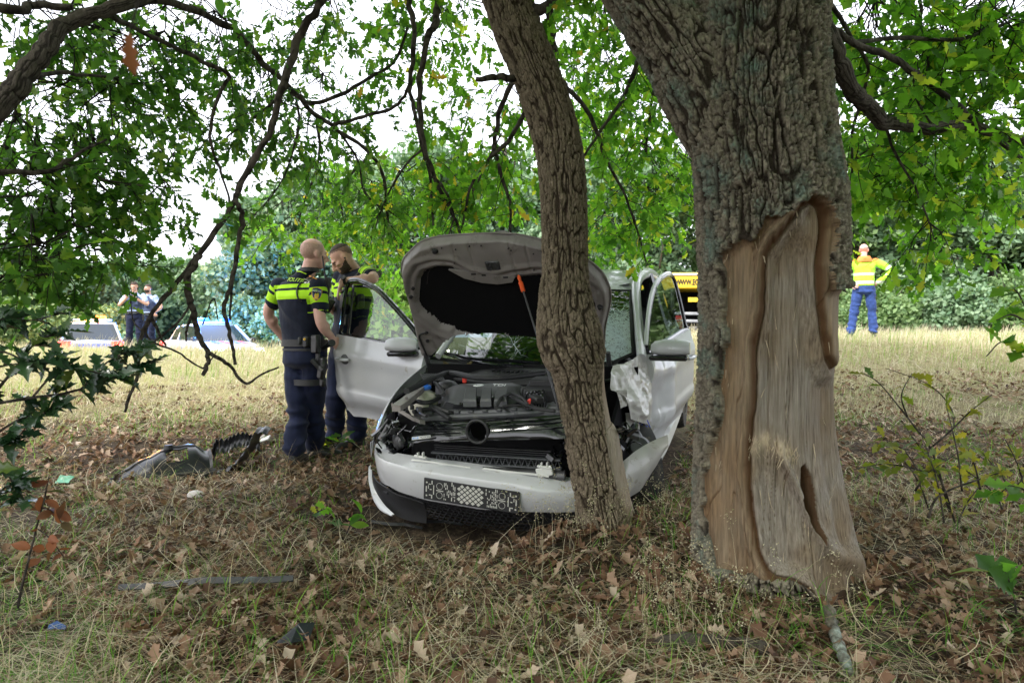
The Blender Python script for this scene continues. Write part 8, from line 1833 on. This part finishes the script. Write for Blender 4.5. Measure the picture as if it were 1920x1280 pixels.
mb = MB(); p3 = [P(x, y, yy + .25) - c0 for x, y in [(398, 846), (405, 826), (425, 824), (440, 815), (458, 812), (474, 818), (486, 822)]]; cc = crom([tuple(p) for p in p3], 8)
rows = [[tuple(V(p) + V((0, .02 * math.sin(s_ * 3), -.10 * s_ + .014 * math.sin(i * 1.7)))) for s_ in np.linspace(0, 1, 7)] for i, p in enumerate(cc)]; shell('torn_flap', rows, m_linerp, root, .005)
root = at0('lamp_fragment', 'clear and white lamp fragment behind the curled black strip', 'car part', on(497, 832)); mb = MB(); mb.box((0, 0, .045), (.09, .06, .015), M=Matrix.Rotation(.5, 3, 'X') @ Matrix.Rotation(-.35, 3, 'Y'), b=.004); mb.box((-.02, .03, .07), (.07, .04, .01), M=Matrix.Rotation(-.6, 3, 'Y'), b=.003); sub(root, 'fragment', mb, m_lightp)
a, b = on(222, 1130), on(550, 1113); root = at0('trim_strip', 'long thin black trim strip lying in the grass at lower left', 'car part', (a + b) / 2 + V((0, 0, .055))); h = (b - a) / 2
mb = MB(); mb.loft([[q + V((0, -w_, 0)), q + V((0, 0, .02)), q + V((0, w_, 0)), q + V((0, 0, -.008))] for q, w_ in ((-h, .004), (-h * .6, .012), (V((0, .01, .008)), .018), (h * .7, .018), (h, .006))]); sub(root, 'strip', mb, mat('worn_plastic', (.012, .014, .017), .45, dirt=(.09, .11, .10), dscale=9, dcut=.56))
root = at0('plastic_shard', 'triangular black plastic shard in the grass at the bottom', 'car part', on(556, 1222, .03)); mb = MB(); mb.prism([(-.062, -.01, .004), (.0, .02, .052), (.052, .03, .050), (.045, -.01, .015), (-.01, -.03, .012)], (0, .006, .004)); sub(root, 'shard', mb, mat('shard_plastic', (.012, .014, .018), .3), smooth=False)
root = at0('trim_fragment', 'small shiny blue trim fragment near the lower left corner', 'car part', on(104, 1198, .03)); mb = MB(); mb.loft([[(-.03, 0, .004), (-.028, .006, .02), (-.03, .012, .004)], [(.0, -.004, .010), (.002, .006, .034), (.0, .014, .010)], [(.035, 0, .004), (.034, .006, .016), (.035, .012, .004)]]); sub(root, 'fragment', mb, mat('blue_chrome', (.02, .05, .12), .15, .6))
root = at0('pale_shell', 'pale rounded shard lying on the litter between liner and bumper', 'car part', on(367, 938, .02)); mb = MB(); mb.loft([[(.055 * math.cos(t) * k, .03 * math.sin(t) * k, z) for t in np.linspace(0, 6.28, 16, endpoint=False)] for k, z in ((1, .005), (.95, .022), (.7, .036), (.3, .042))]); sub(root, 'shell', mb, mat('pale_grey', (.52, .48, .46), .6, var=.2))
root = at0('green_wrapper', 'crumpled pale green wrapper at the left edge of the clearing', 'litter', on(122, 914, .03)); g_ = crumple(quadgrid((-.045, .02, .05), (.045, .03, .045), (-.05, -.03, .006), (.045, -.03, .008), 9, 7), .012, 30, 5); shell('wrapper', g_, mat('wrapper_green', (.13, .36, .24), .4), root, .001)
for (pa, pb), lab in ((((696, 984), (792, 996)), 'flat black plastic strip under the left end of the bumper'), (((770, 980), (866, 990)), 'thin black strip in the grass before the lower intake')):
    a, b = on(*pa), on(*pb); root = at0('plastic_strip', lab, 'car part', (a + b) / 2 + V((0, 0, .012))); h = (b - a) / 2; mb = MB(); mb.loft([[q + V((0, -w_, 0)), q + V((0, -w_ * .3, .014)), q + V((0, w_, .004))] for q, w_ in ((-h, .010), (-h * .3, .020), (h * .3 + V((0, 0, .01)), .018), (h, .006))]); sub(root, 'strip', mb, m_blackp)
# sticks and rotten wood
def stick(name, label, pts, r0, r1, m, cat='stick', dz=.0):
    P3 = [on(*q) for q in pts]; root = at0(name, label, cat, P3[0]); c = crom([(*(p - P3[0] + V((0, 0, dz + r0 * .7))), r0 + (r1 - r0) * i / (len(P3) - 1)) for i, p in enumerate(P3)], 8); c[:, :3] += RNG.normal(0, r0 * .12, (len(c), 3))
    mb = MB(); mb.tube(c[:, :3], c[:, 3] * (1 + .15 * np.sin(np.arange(len(c)) * 1.3)), 10); o = sub(root, 'stick', mb, m); at = o.data.attributes.new('rel', 'FLOAT', 'POINT'); at.data.foreach_set('value', np.clip(.6 + .5 * vnoise(np.arange(len(o.data.vertices)) * .31, 0, 0, 3), 0, 1).astype(np.float32)); return root
m_lichen = bark_mat('lichen_bark', (.16, .14, .11), (.06, .05, .04), (.34, .40, .36), .45)
stick('fallen_branch', 'lichen covered stick leaning at the foot of the scarred oak', [(1553, 1158), (1562, 1195), (1574, 1235), (1592, 1279)], .019, .016, m_lichen, dz=.02)
stick('rotten_branch', 'dark rotten branch half buried before the scarred oak', [(1235, 1222), (1310, 1216), (1400, 1222), (1450, 1232)], .030, .02, m_twig)
stick('fallen_branch', 'short brown stick near the lower right corner', [(1795, 1238), (1825, 1258), (1850, 1279)], .009, .007, m_twig)
stick('fallen_branch', 'grey twig lying in the straw left of the scarred oak', [(855, 1110), (900, 1150), (945, 1185)], .006, .003, m_lichen)
stick('fallen_branch', 'thin twig standing behind the wheel arch liner', [(205, 862), (222, 846), (200, 815)], .006, .003, m_twig)
# ------------------------------------------------------------------ plants in the foreground
def leaf_on(lst, p, d, up, s): lst.append((p, d, up, s))
def plant(name, label, cat, stems, leaves, m_leaf, protos, base, ls, per=1, mst=None, group=None):
    """stems: px,py,Y lines; leaves: number per stem; each leaf is a part"""
    root = thing(name, label, cat, tuple(base)); T = Tree(root, m_leaf, mst or m_twig); o3 = T.branch3
    def lc(p, *a, **k): o = o3(p, *a, **k); o.location = -V(base); return o
    T.branch3 = lc
    for pts, w0, w1 in stems: T.branch(pts, w0, w1, 'stem', 6, 6)
    for pth, n in zip(T.paths, leaves):
        for k in range(n):
            t = RNG.uniform(.2, 1) * (len(pth) - 1); i = min(int(t), len(pth) - 2); q = pth[i, :3] + (pth[i + 1, :3] - pth[i, :3]) * (t - i); dv = pth[i + 1, :3] - pth[i, :3]; dv /= np.linalg.norm(dv) + 1e-9
            for _ in range(per):
                T.pos.append(q); T.d.append(dv * .4 + RNG.normal(0, .7, 3) * (1, .7, .6) + np.array([0, 0, -.1])); T.up.append(np.array([0, -.35, 1.]) + RNG.normal(0, .5, 3)); T.s.append(ls * RNG.uniform(.65, 1.3))
    T.finish(300, protos); return T
m_holly = ramp_mat('holly_leaf', [(0, (.012, .032, .016)), (.5, (.022, .055, .022)), (.9, (.04, .085, .03)), (1, (.09, .13, .02))], .22, .12, .6)
SP = [leaf_proto(SPIKY, .45, .15), leaf_proto(SPIKY, .6, .3, .3), leaf_proto(SPIKY, .35, -.1, -.3)]; OV = [leaf_proto(OVALH, .3, .2), leaf_proto(OVALH, .5, .3, .2), leaf_proto(OVALH, .2, -.1)]
st = [([(-60, 800, 2.2), (20, 700, 2.3), (70, 640, 2.4), (130, 620, 2.5)], 7, 2), ([(-40, 760, 2.2), (60, 745, 2.3), (150, 730, 2.4), (230, 690, 2.5), (290, 680, 2.55)], 7, 2), ([(-60, 850, 2.2), (30, 790, 2.3), (90, 770, 2.3), (110, 720, 2.4)], 6, 2),
      ([(150, 730, 2.4), (200, 680, 2.5), (260, 650, 2.6)], 4, 2), ([(60, 745, 2.3), (120, 690, 2.3), (190, 700, 2.4), (235, 715, 2.4)], 4, 2), ([(-40, 820, 2.15), (20, 830, 2.2), (50, 800, 2.2)], 5, 2), ([(-60, 640, 2.2), (0, 600, 2.3), (60, 600, 2.4), (110, 590, 2.4)], 5, 2), ([(-60, 700, 2.1), (0, 660, 2.2), (60, 680, 2.2), (110, 670, 2.3)], 5, 2), ([(-60, 990, 2.2), (-10, 930, 2.25), (40, 895, 2.3)], 5, 2), ([(-60, 900, 2.1), (0, 880, 2.2), (50, 940, 2.3)], 4, 2)]
plant('holly_bush', 'dark glossy holly branches reaching in from the left edge', 'bush', st, [26, 34, 26, 22, 26, 18, 22, 26, 18, 18], m_holly, SP, (-2.1, 2.2, gzf(-2.1, 2.2)), .075)
# trunk of that bush, outside the picture
m_brownleaf = ramp_mat('brown_leaf', [(0, (.16, .05, .025)), (.4, (.24, .085, .04)), (.7, (.10, .05, .03)), (1, (.06, .13, .04))], .6, .3)
plant('sapling', 'thin dark stem with russet leaves in the lower left corner', 'plant', [([(34, 1140, 2.35), (48, 1070, 2.35), (66, 1000, 2.35), (84, 930, 2.35), (92, 890, 2.35)], 5, 2), ([(70, 990, 2.35), (95, 1010, 2.3), (120, 1045, 2.3)], 2.5, 1.5), ([(78, 950, 2.35), (100, 960, 2.3), (118, 985, 2.3)], 2.5, 1.5)], [9, 8, 8], m_brownleaf, OV, on(34, 1140), .055)
m_yg = ramp_mat('yellowing_leaf', [(0, (.10, .15, .02)), (.4, (.20, .22, .03)), (.7, (.34, .28, .03)), (1, (.07, .13, .03))], .5, .45)
plant('dead_shrub', 'leafless grey twigs with a few yellowing leaves right of the scarred oak', 'bush', [([(1780, 960, 3.3), (1765, 900, 3.3), (1745, 840, 3.3), (1700, 780, 3.3), (1650, 720, 3.4), (1620, 700, 3.4)], 5, 1.5), ([(1745, 840, 3.3), (1790, 800, 3.3), (1820, 770, 3.3), (1860, 740, 3.3)], 4, 1.5), ([(1765, 900, 3.3), (1720, 880, 3.2), (1660, 870, 3.2), (1600, 880, 3.2)], 4, 1.5), ([(1700, 780, 3.3), (1690, 740, 3.3), (1710, 700, 3.4)], 3, 1.2), ([(1790, 800, 3.3), (1780, 760, 3.4), (1740, 720, 3.4), (1660, 690, 3.5)], 3, 1.2), ([(1740, 970, 3.1), (1760, 930, 3.1), (1830, 900, 3.1), (1900, 880, 3.1)], 5, 2), ([(1720, 880, 3.2), (1690, 840, 3.2), (1640, 830, 3.2)], 3, 1.2)], [9, 7, 14, 3, 3, 8, 14], m_yg, OAKS, on(1780, 960), .060)
plant('oak_sapling', 'leafy oak twigs hanging in at the right edge', 'plant', [([(2010, 760, 2.7), (1980, 700, 2.7), (1940, 620, 2.7), (1900, 590, 2.7), (1868, 600, 2.7)], 7, 2), ([(1980, 700, 2.7), (1930, 660, 2.7), (1880, 640, 2.7), (1850, 668, 2.7)], 5, 2), ([(1940, 620, 2.7), (1915, 560, 2.7), (1900, 540, 2.7)], 4, 2), ([(1990, 990, 2.6), (1950, 940, 2.6), (1900, 910, 2.6), (1870, 930, 2.6)], 5, 2)], [10, 8, 8, 10], m_leaf_lit, OAKS, on(2010, 1000), .085)
plant('oak_seedling', 'small green oak seedling low at the right edge', 'plant', [([(1905, 1150, 2.35), (1900, 1110, 2.35), (1885, 1070, 2.35)], 4, 2)], [8], m_leaf_dark, OAKS, on(1905, 1150), .12)
plant('seedling', 'green seedling in front of the left end of the bumper', 'plant', [([(650, 1000, 3.4), (662, 975, 3.4), (680, 960, 3.4)], 3, 1.5)], [6], m_leaf_lit, OV, on(650, 1000), .075)
plant('seedling', 'pale green seedling in the litter below the bald officer', 'plant', [([(590, 975, 3.7), (596, 960, 3.7), (612, 952, 3.7)], 3, 1.5)], [6], m_leaf_lit, OAKS, on(590, 975), .08)
plant('seedling', 'bright green leaves at the feet of the two officers', 'plant', [([(628, 838, 5.6), (622, 826, 5.6), (608, 820, 5.6)], 3, 2), ([(628, 838, 5.6), (636, 826, 5.6), (642, 820, 5.6)], 3, 2)], [5, 5], m_leaf_lit, OAKS, on(628, 838), .11)
st = []
for k in range(11):
    x0, y0, Y = RNG.uniform(1640, 1930), RNG.uniform(900, 985), RNG.uniform(2.9, 3.6); x1 = x0 + RNG.uniform(-110, 90); h = RNG.uniform(70, 190); st.append(([(x0, y0, Y), (x0 * .7 + x1 * .3, y0 - h * .45, Y), (x1, y0 - h, Y + .1)], 4, 1.3))
plant('bramble_bush', 'low green and yellow brambles spreading right of the scarred oak', 'bush', st, [15] * 11, m_yg, OAKS, on(1790, 960), .058)
# the withered leaf and a pale one hanging just before the lens
def hung(label, px, py, Y, s, m, ang, proto):
    p = P(px, py, Y); root = thing('hanging_leaf', label, 'leaf', tuple(p)); d = np.array([[math.cos(ang), .2, math.sin(ang)]]); v, f = scatter(proto, np.zeros((1, 3)), rot_from(d, np.array([[.3, -1., .25]])), np.array([s])); o = np_mesh('blade', v, f, m, root)
    mb = MB(); top = P(px + 30, py - 260, Y) - p; mb.tube(crom([(0, 0, 0), tuple(top * .5 + V((.008, 0, 0))), tuple(top)], 4), .0012, 4); sub(root, 'stalk', mb, m_twig)
hung('brown withered leaf hanging close at upper left', 243, 62, .62, .034, m_brownleaf, -1.75, DRY[2])
hung('pale green leaf hanging at the top edge left of the drooping branch', 408, -8, 1.3, .035, m_leaf_lit, -1.4, OV[0])
# single fallen leaves large enough to pick out
for px, py, lab, m_, s in ((1165, 1050, 'large pale curled leaf lying left of the scarred oak', mat('pale_leaf', (.46, .40, .33), .6), .10), (1470, 1262, 'dull green leaf on the soil below the scarred oak', mat('dull_green_leaf', (.10, .13, .06), .6), .09), (612, 985, 'fresh green oak leaf lying before the bumper', mat('fresh_leaf', (.12, .24, .08), .5), .10), (655, 1165, 'silvery dead leaf in the grass right of the trim strip', mat('silver_leaf', (.42, .38, .30), .6), .075), (1320, 1165, 'orange brown leaf by the left root of the scarred oak', mat('orange_leaf', (.30, .12, .04), .6), .06)):
    p = on(px, py, .015); root = thing('fallen_leaf', lab, 'leaf', tuple(p)); v, f = scatter(DRY[2], np.zeros((1, 3)), rot_from(np.array([[.9, .3, .1]]), np.array([[.1, -.35, 1.]])), np.array([s])); np_mesh('blade', v, f, m_, root)
